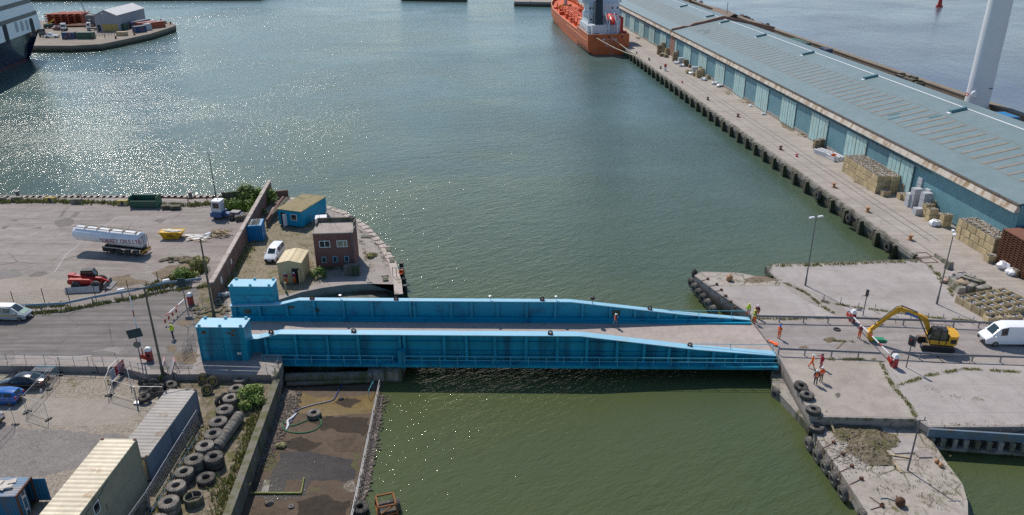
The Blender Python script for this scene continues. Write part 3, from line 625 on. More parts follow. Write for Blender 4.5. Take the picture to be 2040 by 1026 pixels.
# beige hut
t=thing('site_hut','cream metal hut with pitched roof and dark open doorway','hut',tuple(W(557,563)),R(0))
hw=3.2; hd_=4.2; hh=2.85
M['cream']=mat('cream panel',(.60,.44,.25),.6,.12,.6,5); M['cream_roof']=corrugated('cream roof sheet',(.60,.49,.30),.9,0,.02,var=.1)
b=MB(); b.prof([(0,0),(hw,0),(hw,hh),(hw/2,hh+.38),(0,hh)],0,hd_); part('wall',b,M['cream'],t,False)
b=MB(); b.hexa([(-.08,-.08,hh),(hw/2,-.08,hh+.38),(hw/2,hd_+.08,hh+.38),(-.08,hd_+.08,hh),(-.08,-.08,hh+.07),(hw/2,-.08,hh+.46),(hw/2,hd_+.08,hh+.46),(-.08,hd_+.08,hh+.07)])
b.hexa([(hw/2,-.08,hh+.38),(hw+.08,-.08,hh),(hw+.08,hd_+.08,hh),(hw/2,hd_+.08,hh+.38),(hw/2,-.08,hh+.46),(hw+.08,-.08,hh+.07),(hw+.08,hd_+.08,hh+.07),(hw/2,hd_+.08,hh+.46)])
part('roof',b,M['cream_roof'],t,False)
part('doorway',MB().bb(1.85,-.02,.02,2.85,-.002,2.1),M['black'],t,False)
part('door',MB().box((2.9,-.45,1.05),(.05,.9,2.05),.15),M['cream'],t,False)
# blue cabin with lichen-brown roof
M['cabin_blue']=corrugated('cabin blue',(.0,.27,.44),.6,0,.02,var=.15); M['lichen']=mat('lichen roof',(.31,.25,.14),.95,.4,.8,5,.3,stain=(.16,.15,.07),stain_amt=.5)
c0=W(557,449); ang=hd((557,449),(603,455)); t=thing('site_cabin','bright blue site cabin with lichen brown flat roof, open white door and window','cabin',tuple(c0),ang)
lx=(W(603,455)-c0).length; ly=7.4
part('wall',MB().bb(0,0,.2,lx,ly,2.75),M['cabin_blue'],t,False)
part('roof',MB().bb(-.12,-.12,2.75,lx+.12,ly+.12,2.87),M['lichen'],t,False)
part('skid',MB().bb(.3,.1,0,.5,ly-.1,.2).bb(lx-.5,.1,0,lx-.3,ly-.1,.2),M['black'],t,False)
part('doorway',MB().bb(.45,-.02,.25,1.35,-.003,2.3),M['black'],t,False)
part('door',MB().box((1.45,-.42,1.25),(.05,.85,2.0),-.12),M['white'],t,False)
window(t,2.35,1.2,3.45,2.25,0,'white',0,'glass')
# ------------------------------------------------------------------ containers
def container(name,label,cat,loc,rz,lx,ly,h,wall,roof,group=None,castings='steel_dark',doors=True):
    t=thing(name,label,cat,tuple(loc),rz,group)
    part('wall',MB().bb(.04,.04,.12,lx-.04,ly-.04,h-.08),wall,t,False)
    part('roof',MB().bb(.06,.06,h-.08,lx-.06,ly-.06,h-.02),roof,t,False)
    b=MB()
    for x in (0,lx-.12):
        for y in (0,ly-.12): b.bb(x,y,0,x+.12,y+.12,h)
    for z in (.02,h-.11):
        for y in (.01,ly-.11): b.bb(.12,y,z,lx-.12,y+.1,z+.1)
        for x in (.01,lx-.11): b.bb(x,.12,z,x+.1,ly-.12,z+.1)
    part('frame',b,wall if castings is None else M[castings],t,False)
    if doors:
        b=MB()
        for y in (ly*.2,ly*.42,ly*.58,ly*.8): b.cyl((-.01,y,.15),(-.01,y,h-.15),.025,n=5)
        b.bb(-.012,ly/2-.015,.15,.03,ly/2+.015,h-.12)
        part('door_bar',b,M['steel_dark'],t)
    return t
M['c_blue']=corrugated('container blue',(.005,.20,.46),.28,0,.04,stain=(.10,.11,.14),amt=.25,var=.15); M['c_blue_roof']=corrugated('container roof',(.15,.32,.46),.28,1,.04,stain=(.22,.15,.11),amt=.3)
M['c_green']=corrugated('container green',(.03,.10,.07),.3,0,.04,stain=(.10,.08,.06),amt=.3); M['c_dkblue']=corrugated('container dark blue',(.02,.06,.16),.3,0,.04,stain=(.2,.1,.06),amt=.35)
M['c_red']=corrugated('container red',(.36,.09,.05),.3,0,.04); M['c_pale']=corrugated('container pale',(.45,.5,.52),.3,0,.04)
a=W(492,482); rz=hd((492,482),(525,480)); 
t=container('storage_container','small bright blue storage container with timber and pipes on its roof','container',a,rz,2.44,2.99,2.55,M['c_blue'],M['c_blue_roof'],castings=None,doors=False)
b=MB()
for x in (.6,1.22,1.85): b.cyl((x,-.01,.15),(x,-.01,2.4),.03,n=5)
part('door_bar',b,M['c_blue'],t)
b=MB()
for k in range(9): x=.15+k*.22+random.uniform(-.05,.05); b.bar((x,.1+random.random()*.3,2.6+random.random()*.12),(x+random.uniform(-.2,.3),2.7,2.62+random.random()*.1),.1,.07)
single('timber_bundle',b,M['timber'],'loose grey timber and pipes lying on the small blue container roof','timber',tuple(a),rz)
# grey cabin and the two stacked cream cabins
M['g_roof']=corrugated('grey cabin roof',(.34,.315,.285),.5,0,.06,stain=(.22,.15,.10),amt=.25,rough=.7,dark=.45); M['g_wall']=mat('slate blue cabin wall',(.13,.165,.215),.6,.12,.5,6)
M['b_roof']=corrugated('cream cabin roof',(.66,.58,.43),.52,0,.06,stain=(.38,.25,.13),amt=.22,rough=.65,dark=.35); M['b_wall']=corrugated('cream cabin wall',(.30,.285,.215),.25,0,.02,stain=(.2,.18,.13),amt=.3,var=.12)
def cab_at(tl,tr,bl_dir,ztop): 
    A=W(*tl,ztop); B=W(*tr,ztop); Cc=W(*bl_dir,ztop); return A,B,Cc
def cabin(name,label,far_r,near_r,width,h,z0,wall,roof,group=None):
    A=W(*far_r,z0+h); B=W(*near_r,z0+h); d=(A-B).normalized(); ln=(A-B).length
    # local +x from near to far, local +y to the left of that
    t=thing(name,label,'cabin',(B.x,B.y,z0),math.atan2(d.y,d.x),group)
    part('wall',MB().bb(.03,.03,.1,ln-.03,width-.03,h-.1),wall,t,False)
    part('roof',MB().bb(0,.0,h-.1,ln,width,h),roof,t,False)
    b=MB()
    for x in (0,ln-.14):
        for y in (0,width-.14): b.bb(x-.012,y-.012,.04,x+.152,y+.152,h-.1)
    b.bb(.15,-.01,0,ln-.15,.1,.1); b.bb(.15,width-.1,0,ln-.15,width+.01,.1)
    part('frame',b,wall,t,False)
    b=MB()
    for x in (.12,ln-.12):
        for y in (.12,width-.12): b.box((x,y,h+.03),(.2,.2,.07))
    part('corner_casting',b,M['rust'],t,False)
    return t,ln
t,ln=cabin('grey_cabin','long grey ribbed roof site cabin with slate blue side beside the tyres','',(1,1),1,1,0,None,None) if False else (None,0)
GZ=YZ
A_=W(391,775,GZ+2.7); 
t,ln=cabin('site_cabin','long site cabin with grey ribbed roof and slate blue side beside the tyres',(391,775.5),(293,911),3.0,2.7,GZ,M['g_wall'],M['g_roof'])
b=MB(); b.bb(4.6,-.02,.3,5.6,-.004,2.3); part('door',b,mat('cabin door',(.10,.13,.175),.5,.1),t,False)
b=MB(); b.box((ln*.25,3.03,2.3),(1.4,.06,.4)); b.box((ln*.7,3.03,2.3),(2.6,.06,.4)); part('blue_trim',b,mat('bright blue trim',(.02,.35,.62),.4,.1),t,False)
b=MB(); b.bb(-.02,.3,.2,-.004,2.7,2.4); part('end_panel',b,M['cream'],t,False)
bl,ln1=cabin('stacked_cabin','lower cream site cabin under another cream cabin beside the mesh fence',(272,874.5),(140,1049),3.05,2.6,GZ,M['b_wall'],M['b_wall'],'stacked cream cabins')
bt,ln2=cabin('stacked_cabin','upper cream site cabin with ribbed cream roof stacked on another cabin',(272,874.5),(140,1049),3.05,2.6,GZ+2.6,M['b_wall'],M['b_roof'],'stacked cream cabins')
# put both over the same footprint: the upper one fixes it
bl.location.x,bl.location.y=bt.location.x,bt.location.y; bl.rotation_euler=bt.rotation_euler
sc_=ln2/ln1
for ch in bl.children: ch.scale.x=sc_
def side_window(t,x0,z0,x1,z1,pane='glass',frame='white'):
    f=MB(); w=.07
    f.bb(x0,-.05,z0,x0+w,0,z1); f.bb(x1-w,-.05,z0,x1,0,z1); f.bb(x0+w,-.05,z0,x1-w,0,z0+w); f.bb(x0+w,-.05,z1-w,x1-w,0,z1)
    o=part('window',f,M[frame],t,False); part('pane',MB().bb(x0+w,-.02,z0+w,x1-w,-.006,z1-w),M[pane],o,False)
side_window(bt,ln2*.27,.95,ln2*.27+.9,1.95)
for x in (ln2*.27-.85,ln2*.27+1.0): part('shutter',MB().bb(x,-.05,.85,x+.75,-.004,2.05),M['b_wall'],bt,False)
part('door',MB().bb(ln2*.43,-.04,.15,ln2*.43+1.0,-.004,2.25),M['b_wall'],bt,False,'flat side door')
part('door',MB().bb(ln2*.5*sc_ if False else ln2*.36,-.04,.15,ln2*.36+1.0,-.004,2.25),M['b_wall'],bl,False)
# blue container, door ajar, bottom-left
c0=W(62.5,949.7,GZ+2.6); rz=hd((27,994),(62.5,949.7),GZ+2.6)
M['c_old']=corrugated('old blue container',(.02,.14,.27),.28,0,.04,stain=(.13,.12,.12),amt=.35,var=.2)
M['c_old_roof']=corrugated('old blue container roof',(.13,.22,.33),.3,1,.05,stain=(.38,.30,.24),amt=.3)
t=thing('shipping_container','old blue shipping container with one end door standing open and scraps on its roof','container',(c0.x,c0.y,GZ),rz+PI)
L_=6.06; Wd=2.44
b=MB(); b.bb(.02,.02,.1,L_-.02,.06,2.5); b.bb(.02,Wd-.06,.1,L_-.02,Wd-.02,2.5); b.bb(L_-.08,.06,.1,L_-.02,Wd-.06,2.5)
t.rotation_euler=(0,0,rz+PI/2)   # local x runs away from the door end
part('wall',b,M['c_old'],t,False); part('roof',MB().bb(.02,.02,2.5,L_,Wd-.02,2.58),M['c_old_roof'],t,False); part('floor',MB().bb(.02,.06,.02,L_-.08,Wd-.06,.12),M['crate_dark'],t,False)
b=MB(); 
for y in (0,Wd-.14): b.bb(-.04,y,0,.1,y+.14,2.6)
b.bb(-.04,.14,2.45,.1,Wd-.14,2.6); part('door_frame',b,M['rust'],t,False)
d=part('door',MB().bb(-.05,Wd/2,.12,0,Wd-.14,2.45),M['c_old'],t,False); d=part('door',MB().bb(-1.14,.06,.12,-.04,.11,2.45),M['c_old'],t,False,'open container door')
b=MB()
for y in (Wd*.6,Wd*.8): b.cyl((-.08,y,.15),(-.08,y,2.4),.025,n=5)
b.box((-.06,Wd*.7,1.9),(.01,.5,.22)); b.box((-.06,Wd*.7,.6),(.01,.3,.2))
part('door_bar',b,M['white'],d)
b=MB()
for k in range(7): b.box((2.0+random.uniform(-.9,.9),1.0+random.uniform(-.6,.6),2.62+k*.03),(random.uniform(.5,1.3),random.uniform(.3,.6),.06),random.uniform(-.5,.5))
single('scrap_board',b,mat('dirty white board',(.55,.50,.44),.8,.3),'heap of dirty white boards on the roof of the old blue container','boards',tuple(t.location),rz+PI/2)
# ------------------------------------------------------------------ brick yard wall and walls
a=W(428,603); e=W(541,390)
t=thing('yard_wall','long weathered red brick yard wall with stone coping running towards the water','wall',tuple(a),hd((428,603),(541,390)))
ln=(e-a).length; part('wall',MB().bb(0,-.2,0,ln,.2,2.75),M['brick_wall'],t,False); part('coping',MB().bb(-.05,-.3,2.75,ln+.05,.3,2.95),M['coping'],t,False)
b=MB(); b.box((3.6,-.23,1.5),(.7,.05,.9)); b.box((9.5,-.23,1.6),(.6,.05,.7)); part('vent_panel',b,M['white'],t,False)
b=MB(); b.cyl((7.0,-.26,.1),(7.0,-.26,2.7),.05,n=6); b.cyl((7.4,-.26,.1),(7.4,-.26,2.5),.04,n=6); part('pipe',b,M['steel'],t)
a=W(448,404); e=W(541,396); single('boundary_wall',MB().bb(0,-.15,0,(e-a).length,.15,1.9).bb(-.3,-.3,0,.02,.3,2.0),M['darkwall'],'dark rendered wall beside the water behind the overgrown corner','wall',tuple(a),hd((448,404),(541,396)),smooth=False)
a=W(541,396); e=W(575,392); single('boundary_wall',MB().bb(0,-.15,0,(e-a).length,.15,1.3),M['brick_wall'],'short low brick wall end beside the quay edge behind the blue cabin','wall',tuple(a),hd((541,396),(575,392)),smooth=False)
a=W(533,452); e=W(566,405); single('boundary_wall',MB().bb(0,-.15,0,(e-a).length,.15,1.3),M['brick_wall'],'low brick wall beside the blue cabin, parallel to the tall yard wall','wall',tuple(a),hd((533,452),(566,405)),smooth=False)
b=MB()
for k in range(3): a=W(541+k*4,428-k*3,1.2); e=W(571+k*3,393,1.2); b.cyl(a,e,.14,n=7)
single('pipe_bundle',b,M['timber'],'old grey pipes lying along the low brick wall by the blue cabin','pipes')
M['mosswall']=mat('mossy wall top',(.19,.175,.145),.95,.35,.8,6,.4,stain=(.10,.10,.045),stain_amt=.6)
# pit retaining wall
pts=[((552,752),(-.4)),((450,1026),(-.4)),((412,1130),(-.4))]
A=W(551,757,-.35); B=W(415,1128,-.35); t_=thing('pit_wall','long mossy concrete retaining wall between tyres and muddy pit','retaining wall',(A.x,A.y,0),math.atan2((B-A).y,(B-A).x))
ln=(B-A).length; part('wall',MB().prof([(0,-5),(ln,-5),(ln,-.35),(0,-.35)],-.33,.33),M['darkwall'],t_,False); part('coping',MB().bb(0,-.36,-.35,ln,.36,-.27),M['mosswall'],t_,False)
A=W(563,723); B=W(551,750); single('abutment_wing',MB().bb(0,-.6,-5,(B-A).length,.0,.06),M['wallconc'],'pale concrete wing wall at the end of the left abutment, above the pit','wall',(A.x,A.y,0),hd((563,723),(551,750)),smooth=False)
# ------------------------------------------------------------------ vehicles
def wheel(parent,x,y,r,w,rim='steel',name='wheel'):
    b=MB(); b.lathe([(r*.55,-w/2),(r*.9,-w/2),(r,-w*.32),(r,w*.32),(r*.9,w/2),(r*.55,w/2)],18,'Y',(x,y,r))
    o=part(name,b,M['rubber'],parent)
    b=MB(); sg=1 if y>0 else -1; b.lathe([(.02,w*.46*sg),(r*.2,w*.46*sg),(r*.3,w*.36*sg),(r*.56,w*.42*sg),(r*.6,w*.5*sg)],14,'Y',(x,y,r)); part('rim',b,M[rim],o); return o
def car(name,label,cat,loc,rz,st,paint,wheels,r=.32,w=.2,rim='steel',lights=True,plate=None,bumper='black',group=None):
    """st: rows (x, underside, sill-mid z, belt z, half width, roof z, half roof width, side glass to next?, top glass to next?)"""
    t=thing(name,label,cat,tuple(loc),rz,group)
    rings=[]
    for s in st:
        x,zb,zm,zt,hw,zr,wr=s[:7]
        rings.append([Vector(p) for p in ((x,-hw*.93,zb),(x,-hw,zm),(x,-hw*.97,zt),(x,-wr,zr-.04),(x,-wr*.86,zr),(x,wr*.86,zr),(x,wr,zr-.04),(x,hw*.97,zt),(x,hw,zm),(x,hw*.93,zb))])
    b=MB().loft(rings); me=mesh_from('body',b,paint,True,40)
    part('body',me if False else b,paint,t)
    def pane(a,bq,c,d,ins=.1):
        ctr=(a+bq+c+d)/4; nrm=(c-a).cross(d-bq).normalized()
        if nrm.dot(ctr-Vector((ctr.x,0,ctr.z-.4)))<0: nrm=-nrm
        g=[p+(ctr-p).normalized()*min(ins,(ctr-p).length*.3)+nrm*.012 for p in (a,bq,c,d)]
        if (g[1]-g[0]).cross(g[2]-g[0]).dot(nrm)<0: g=g[::-1]
        return g
    for i in range(len(st)-1):
        if st[i][7]:
            for k in (2,6):
                g=pane(rings[i][k],rings[i+1][k],rings[i+1][k+1],rings[i][k+1]); part('window',MB().quad(*g),M['glass'],t,False)
        if st[i][8]:
            g=pane(rings[i][4],rings[i+1][4],rings[i+1][5],rings[i][5],.12); part('windscreen',MB().quad(*g),M['glass_green'],t,False)
    for x,tr in wheels:
        for sg in (-1,1): wheel(t,x,sg*(tr),r,w,rim)
    xf,xr=st[-1][0],st[0][0]; hw=st[-1][4]; zf=st[-1][3]
    if lights:
        for sg in (-1,1):
            part('headlight',MB().box((xf-.06,sg*hw*.72,zf-.10),(.14,.34,.16)),M['glass_green'],t)
            part('tail_light',MB().box((xr+.02,sg*st[0][4]*.82,st[0][3]-.08),(.08,.2,.26)),M['red'],t)
            part('mirror',MB().box((st[-3][0]-.25,sg*(st[-3][4]+.1),st[-3][3]+.08),(.12,.2,.14)),paint,t)
    b=MB(); b.box((xf-.02,0,st[-1][1]+.12),(.2,hw*1.8,.22)); b.box((xr+.02,0,st[0][1]+.12),(.16,st[0][4]*1.8,.2)); part('bumper',b,M[bumper] if isinstance(bumper,str) else bumper,t)
    b=MB(); b.box((xf+.09,0,st[-1][1]+.15),(.015,.5,.11)); part('number_plate',b,M['white'],t); part('number_plate',MB().box((xr-.07,0,st[0][3]-.28),(.015,.5,.11)),M['yel_skip'],t)
    return t
SEDAN=[(-2.4,.35,.6,.92,.80,.96,.6,0,0),(-1.75,.22,.6,.98,.93,1.04,.72,0,1),(-1.0,.2,.6,.98,.95,1.40,.60,1,0),(.1,.2,.6,.96,.95,1.46,.60,1,0),(.55,.2,.6,.95,.95,1.40,.60,0,1),(1.25,.2,.6,.92,.94,1.0,.70,0,0),(2.1,.22,.55,.78,.9,.84,.7,0,0),(2.4,.3,.5,.64,.78,.68,.6,0,0)]
HATCH=[(-2.0,.35,.65,1.0,.80,1.05,.6,0,1),(-1.72,.25,.65,1.02,.88,1.42,.58,1,0),(-.7,.2,.65,1.0,.9,1.52,.6,1,0),(.3,.2,.62,.98,.9,1.48,.6,0,1),(1.05,.2,.6,.95,.88,1.02,.68,0,0),(1.75,.22,.55,.82,.84,.88,.66,0,0),(2.0,.3,.5,.66,.74,.70,.58,0,0)]
MPV=[(-2.25,.35,.75,1.1,.85,1.62,.66,0,0),(-2.1,.25,.75,1.1,.9,1.74,.68,1,0),(-.6,.22,.7,1.08,.92,1.80,.70,1,0),(.5,.2,.7,1.06,.92,1.74,.68,0,1),(1.35,.22,.68,1.04,.9,1.12,.72,0,0),(1.95,.25,.6,.86,.86,.92,.68,0,0),(2.2,.3,.5,.68,.78,.72,.6,0,0)]
CADDY=MPV
VAN=[(-2.9,.4,1.0,1.5,.98,2.42,.86,0,0),(-2.75,.35,1.0,1.5,1.0,2.56,.86,0,0),(.6,.35,1.0,1.45,1.0,2.58,.86,1,0),(1.45,.35,.95,1.38,1.0,2.34,.82,0,1),(2.25,.35,.9,1.3,.98,1.42,.84,0,0),(2.72,.38,.8,1.05,.94,1.12,.84,0,0),(2.9,.45,.7,.85,.86,.9,.74,0,0)]
def mid(px0,px1,z=0): a=W(*px0,z); b_=W(*px1,z); return (a+b_)/2
# white van coming on to the bridge
p=W(2036,683); car('panel_van','large white high roof panel van on the bridge road behind the excavator','van',(p.x-1.9,p.y,0),PI-.02,VAN,M['van_white'],((-1.85,.86),(1.75,.86)),.36,.24)
p=W(548,513); a=hd((563,494),(535,528)); car('parked_car','white people carrier parked on gravel beside the cream hut','car',(p.x,p.y,.01),a,MPV,M['van_white'],((-1.4,.78),(1.4,.78)),.32,.2)
M['lime_car']=mat('two tone van paint',(.36,.39,.41),.3,.05,1,4,coat=.4)
p=W(28,637); o=car('small_van','silver and green small van with a yellow stripe driving along the left road','van',(p.x-.35,p.y+.45,.01),R(-3),MPV,M['lime_car'],((-1.4,.80),(1.4,.80)),.32,.2)
M['green_bonnet']=mat('pale green bonnet',(.13,.29,.20),.3,.08,coat=.4)
part('bonnet',MB().add([(1.37,-.62,1.135),(1.37,.62,1.135),(1.95,.6,.94),(1.95,-.6,.94)],[(0,3,2,1)]),M['green_bonnet'],o,False)
b=MB(); b.box((-.4,-.935,.82),(3.2,.012,.1)); b.box((-.4,.935,.82),(3.2,.012,.1)); part('stripe',b,M['yel_skip'],o)
b=MB(); b.box((-.5,0,1.83),(2.0,1.1,.04)); part('roof_panel',b,M['white'],o)
M['black_car']=mat('black car paint',(.012,.014,.018),.18,.1,coat=.8); M['blue_car']=mat('blue car paint',(.01,.11,.38),.2,.1,coat=.8); M['silver_car']=mat('silver car paint',(.55,.57,.60),.22,.05,1,4,metal=.4,coat=.6)
p=W(50,768,YZ); car('parked_car','black saloon car parked beside the stacked crowd barriers','car',(p.x,p.y,YZ),PI-.04,SEDAN,M['black_car'],((-1.45,.80),(1.45,.80)),.34,.22)
p=W(10,798,YZ); car('parked_car','bright blue hatchback parked next to the black saloon','car',(p.x-.1,p.y-.1,YZ),PI-.06,HATCH,M['blue_car'],((-1.2,.76),(1.3,.76)),.32,.2)
p=W(-14,842,YZ); car('parked_car','silver car, only its tail in view, at the left edge behind the mesh fence','car',(p.x-.9,p.y-.3,YZ),PI-.1,HATCH,M['silver_car'],((-1.2,.76),(1.3,.76)),.32,.2)
# ---- tank trailer: local +x = nose (left in the picture)
pr_=W(262,507.5); a=hd((306,507),(215,500)); 
t=thing('tank_trailer','long white road tank trailer without a tractor on the yard, red lettering along its side','tank trailer',tuple(W(248,503)),a)
def ov(x,cz,ry,rz_): return [Vector((x,ry*math.cos(2*PI*k/20),cz+rz_*math.sin(2*PI*k/20))) for k in range(20)]
b=MB(); b.loft([ov(-3.55,2.25,.75,.7),ov(-3.45,2.25,1.1,1.08),ov(-3.35,2.25,1.22,1.18),ov(1.5,2.4,1.22,1.16),ov(1.8,2.5,1.22,1.1),ov(6.9,2.72,1.22,1.08),ov(7.2,2.75,1.05,.92),ov(7.35,2.78,.6,.5)])
tk=part('tank',b,mat('tanker white',(.70,.72,.75),.3,.06,.5,5,coat=.3,stain=(.5,.5,.5),stain_amt=.2,streak=True),t)
b=MB(); 
for yy in (-.55,.55): b.bar((-3.2,yy,3.48),(6.9,yy,3.86),.06,.12)
for x in (-2.8,-.7,1.4,3.4,5.4): z=3.48+(x+3.2)*.037; b.bar((x,-.55,z),(x,.55,z),.16,.1); b.cyl((x,0,z-.2),(x,0,z+.0),.24,n=10)
part('catwalk',b,mat('catwalk brown',(.36,.31,.25),.8,.4,2),tk)
b=MB(); b.bar((-3.3,.9,1.1),(2.8,.9,1.1),.08,.2); b.bar((-3.3,-.9,1.1),(2.8,-.9,1.1),.08,.2); b.bb(-3.5,-.45,.75,2.7,.45,1.2); b.bb(.9,-1.15,.5,2.6,1.15,1.1); b.bb(-3.7,-1.1,.55,-3.45,1.1,.9)
part('chassis',b,M['black'],t)
for x in (-2.6,-1.25,.1):
    for sg in (-1,1): wheel(t,x,sg*.95,.5,.36,'steel_dark')
b=MB(); 
for sg in (-1,1): b.cyl((2.3,sg*.7,0),(2.3,sg*.7,.8),.07,n=6); b.box((2.3,sg*.7,.03),(.3,.3,.05))
part('landing_leg',b,M['black'],t)
b=MB(); b.bar((-3.2,1.18,1.1),(2.6,1.18,1.25),.06,.14); part('side_rail',b,M['steel'],t)
b=MB()
for yy in (-.25,.25): b.cyl((-3.72,yy,.9),(-3.72,yy,3.1),.03,n=5)
for k in range(8): b.cyl((-3.72,-.25,1.1+k*.25),(-3.72,.25,1.1+k*.25),.02,n=5)
for yy in (-.9,.9): b.cyl((-3.6,yy,1),(-3.6,yy,2.8),.03,n=5)
b.bar((-3.6,-.9,2.8),(-3.6,.9,2.8),.05,.05); part('ladder',b,M['steel_dark'],t)
b=MB(); b.box((-3.72,0,.72),(.06,2.2,.22)); part('rear_marker',b,M['yel_skip'],t); part('rear_bar',MB().bar((-3.75,-1.15,.42),(-3.75,1.15,.42),.08,.1),M['redfade'],t)
# lettering lies on the visible side (local +y faces the camera after the half turn)
Mt=Matrix.Translation((-.8,1.235,2.06))@Matrix.Rotation(R(1.5),4,'Y')@Matrix.Rotation(PI,4,'Z')@Matrix.Rotation(PI/2,4,'X')
b=text_mb("''ORREY OILS LTD",.62,Mt,.01); part('lettering',b,mat('maroon lettering',(.30,.02,.05),.5,.1),tk,False)
# ---- skip
t=thing('skip','yellow builders skip half full of pale boards standing on the yard','skip',tuple(W(345,473.5)),R(-2))
b=MB(); o8=[(-1.05,-.75,.05),(1.05,-.75,.05),(1.05,.75,.05),(-1.05,.75,.05),(-1.75,-.85,1.15),(1.75,-.85,1.15),(1.75,.85,1.15),(-1.75,.85,1.15)]
b.hexa(o8); part('body',b,M['yel_skip'],t,False)
b=MB()
for y in (-.87,.87): b.bar((-1.8,y,1.16),(1.8,y,1.16),.1,.1)
for x in (-1.77,1.77): b.bar((x,-.8,1.16),(x,.8,1.16),.1,.1)
for x in (-1.1,1.1): b.bar((x,-.8,.1),(x*1.35,-.88,1.1),.08,.08)
part('rim',b,M['yel_skip'],t,False)
b=MB()
for k in range(9): b.box((random.uniform(-1.1,1.1),random.uniform(-.4,.4),1.16+k*.015),(random.uniform(.6,1.4),random.uniform(.3,.8),.03),random.uniform(-.4,.4))
part('load',b,mat('pale boards',(.58,.55,.50),.8,.3,rnd=0),t,False)
for r_,n_ in ((.78,6),(.55,7)):
    b=MB()
    for k in range(n_): b.box((-.45+k*.15,-.80-(r_-.5)*.12-.012,r_),(.09,.012,.14),tilt=(R(-5),0))
    part('lettering',b,M['black'],t,False)
# ---- boards and timber beside it
def heap(name,label,cat,cx,cy,z,n,lx,spread,material,flat=True,h=.25,group=None):
    b=MB()
    for k in range(n):
        ll=random.uniform(.5,1)*lx; a_=random.uniform(-.6,.6); x=random.uniform(-spread,spread); y=random.uniform(-spread*.6,spread*.6); zz=.04+random.random()*h
        if flat: b.box((x,y,zz),(ll,random.uniform(.15,.6),.03),a_,tilt=(random.uniform(-.08,.08),random.uniform(-.08,.08)))
        else: b.box((x,y,zz),(ll,random.uniform(.06,.16),.1),a_*1.6,tilt=(random.uniform(-.2,.2),random.uniform(-.25,.25)))
    p=W(cx,cy,z); return single(name,b,material,label,cat,tuple(p),0,group,False)
heap('board_pile','flat white boards dropped on the yard beside the yellow skip','boards',388,474,0,11,3.0,1.6,mat('white board',(.62,.60,.57),.7,.2),True,.12)
heap('timber_pile','heap of broken pale timber against the brick yard wall','timber',439,469,0,34,2.0,1.3,M['wood'],False,.7)
heap('plank','a few long pale planks lying on the yard by the wall','planks',405,478,0,6,3.2,1.4,M['wood'],False,.1)
# ---- telehandler: local +x = front (left-down in the picture)
t=thing('telehandler','red telescopic handler with dark cab and large tyres parked by the chain fence','telehandler',tuple(W(180,572)),R(4))
for x,s_ in ((-1.25,1),(1.25,1)):
    for sg in (-1,1): wheel(t,x,sg*.98,.66,.44,'steel_dark')
b=MB(); b.bb(-2.1,-.55,.5,1.6,.55,1.0); b.prof([(-2.2,.9),(.6,.9),(.9,1.2),(.5,1.5),(-2.1,1.65),(-2.25,1.3)],-.95,-.15); b.prof([(-2.2,.8),(1.0,.8),(1.0,1.0),(-2.2,1.1)],.2,.95); b.bb(-2.5,-.1,1.3,-1.7,.6,1.95); part('chassis',b,M['red'],t,False)
b=MB(); b.prof([(-.9,1.0),(.75,1.0),(.9,1.7),(.55,2.35),(-.75,2.35),(-.95,1.7)],.12,.98); cb=part('cab',b,M['glass_green'],t,False)
b=MB()
for p0,p1 in (((-.9,1.0),(-.95,1.7)),((-.95,1.7),(-.75,2.35)),((.75,1.0),(.9,1.7)),((.9,1.7),(.55,2.35))):
    for y in (.1,1.0): b.bar((p0[0],y,p0[1]),(p1[0],y,p1[1]),.09,.09)
b.bb(-.85,.06,2.33,.65,1.04,2.42); part('cab_frame',b,M['black'],cb,False)
b=MB(); b.bar((-2.0,-.02,1.75),(1.7,-.02,1.2),.36,.36); b.bar((1.6,-.02,1.25),(2.5,-.02,.7),.3,.34); part('boom',b,M['red'],t,False)
b=MB(); b.prof([(2.3,.1),(3.1,.05),(3.1,.12),(2.5,.35),(2.4,.9),(2.3,.9)],-1.15,1.15); part('bucket',b,M['steel_dark'],t,False)
b=MB(); b.bb(-2.35,-.9,1.0,-2.05,-.2,1.45); part('engine_grille',b,M['black'],t,False); part('number_plate',MB().box((-1.4,-.965,1.2),(.5,.02,.2)),M['white'],t)
single('grey_panel',MB().box((0,0,.42),(4.3,.08,.8),tilt=(R(-18),0)).bb(-1.9,.05,0,-1.8,.5,.06),M['steel'],'long grey steel panel leaning beside the red telehandler','panel',tuple(W(165,583)),R(6),smooth=False)
# ---- terminal tractor: local +x front (left)
t=thing('terminal_tractor','blue and white terminal tractor parked beside the overgrown corner','tractor unit',tuple(W(452,434)),R(180-8))
for x in (-1.3,1.3):
    for sg in (-1,1): wheel(t,x,sg*.95,.5,.34,'white')
part('chassis',MB().bb(-2.8,-.55,.55,1.9,.55,.95).bb(.3,-1.15,.45,2.2,1.15,1.2),mat('tractor blue',(.04,.10,.25),.45,.2),t,False)
cb=part('cab',MB().prof([(.45,1.2),(2.1,1.2),(2.15,1.8),(1.85,3.0),(.5,3.0)],-.75,.75),mat('tractor cab white',(.62,.64,.66),.4,.1),t,False)
part('windscreen',MB().quad((2.165,-.65,1.85),(2.165,.65,1.85),(1.90,.65,2.85),(1.90,-.65,2.85)),M['glass'],cb,False)
for sg in (-1,1): part('window',MB().box((1.2,sg*.757,2.3),(1.1,.012,.9)),M['glass'],cb,False)
part('roof',MB().bb(.4,-.8,3.0,1.95,.8,3.1).cyl((1.1,0,3.1),(1.1,0,3.3),.1),M['white'],cb)
part('fifth_wheel',MB().bb(-2.4,-.6,.96,-.9,.6,1.25).cyl((-.2,.6,.9),(-.2,.6,2.9),.09),M['steel_dark'],t)
b=MB()
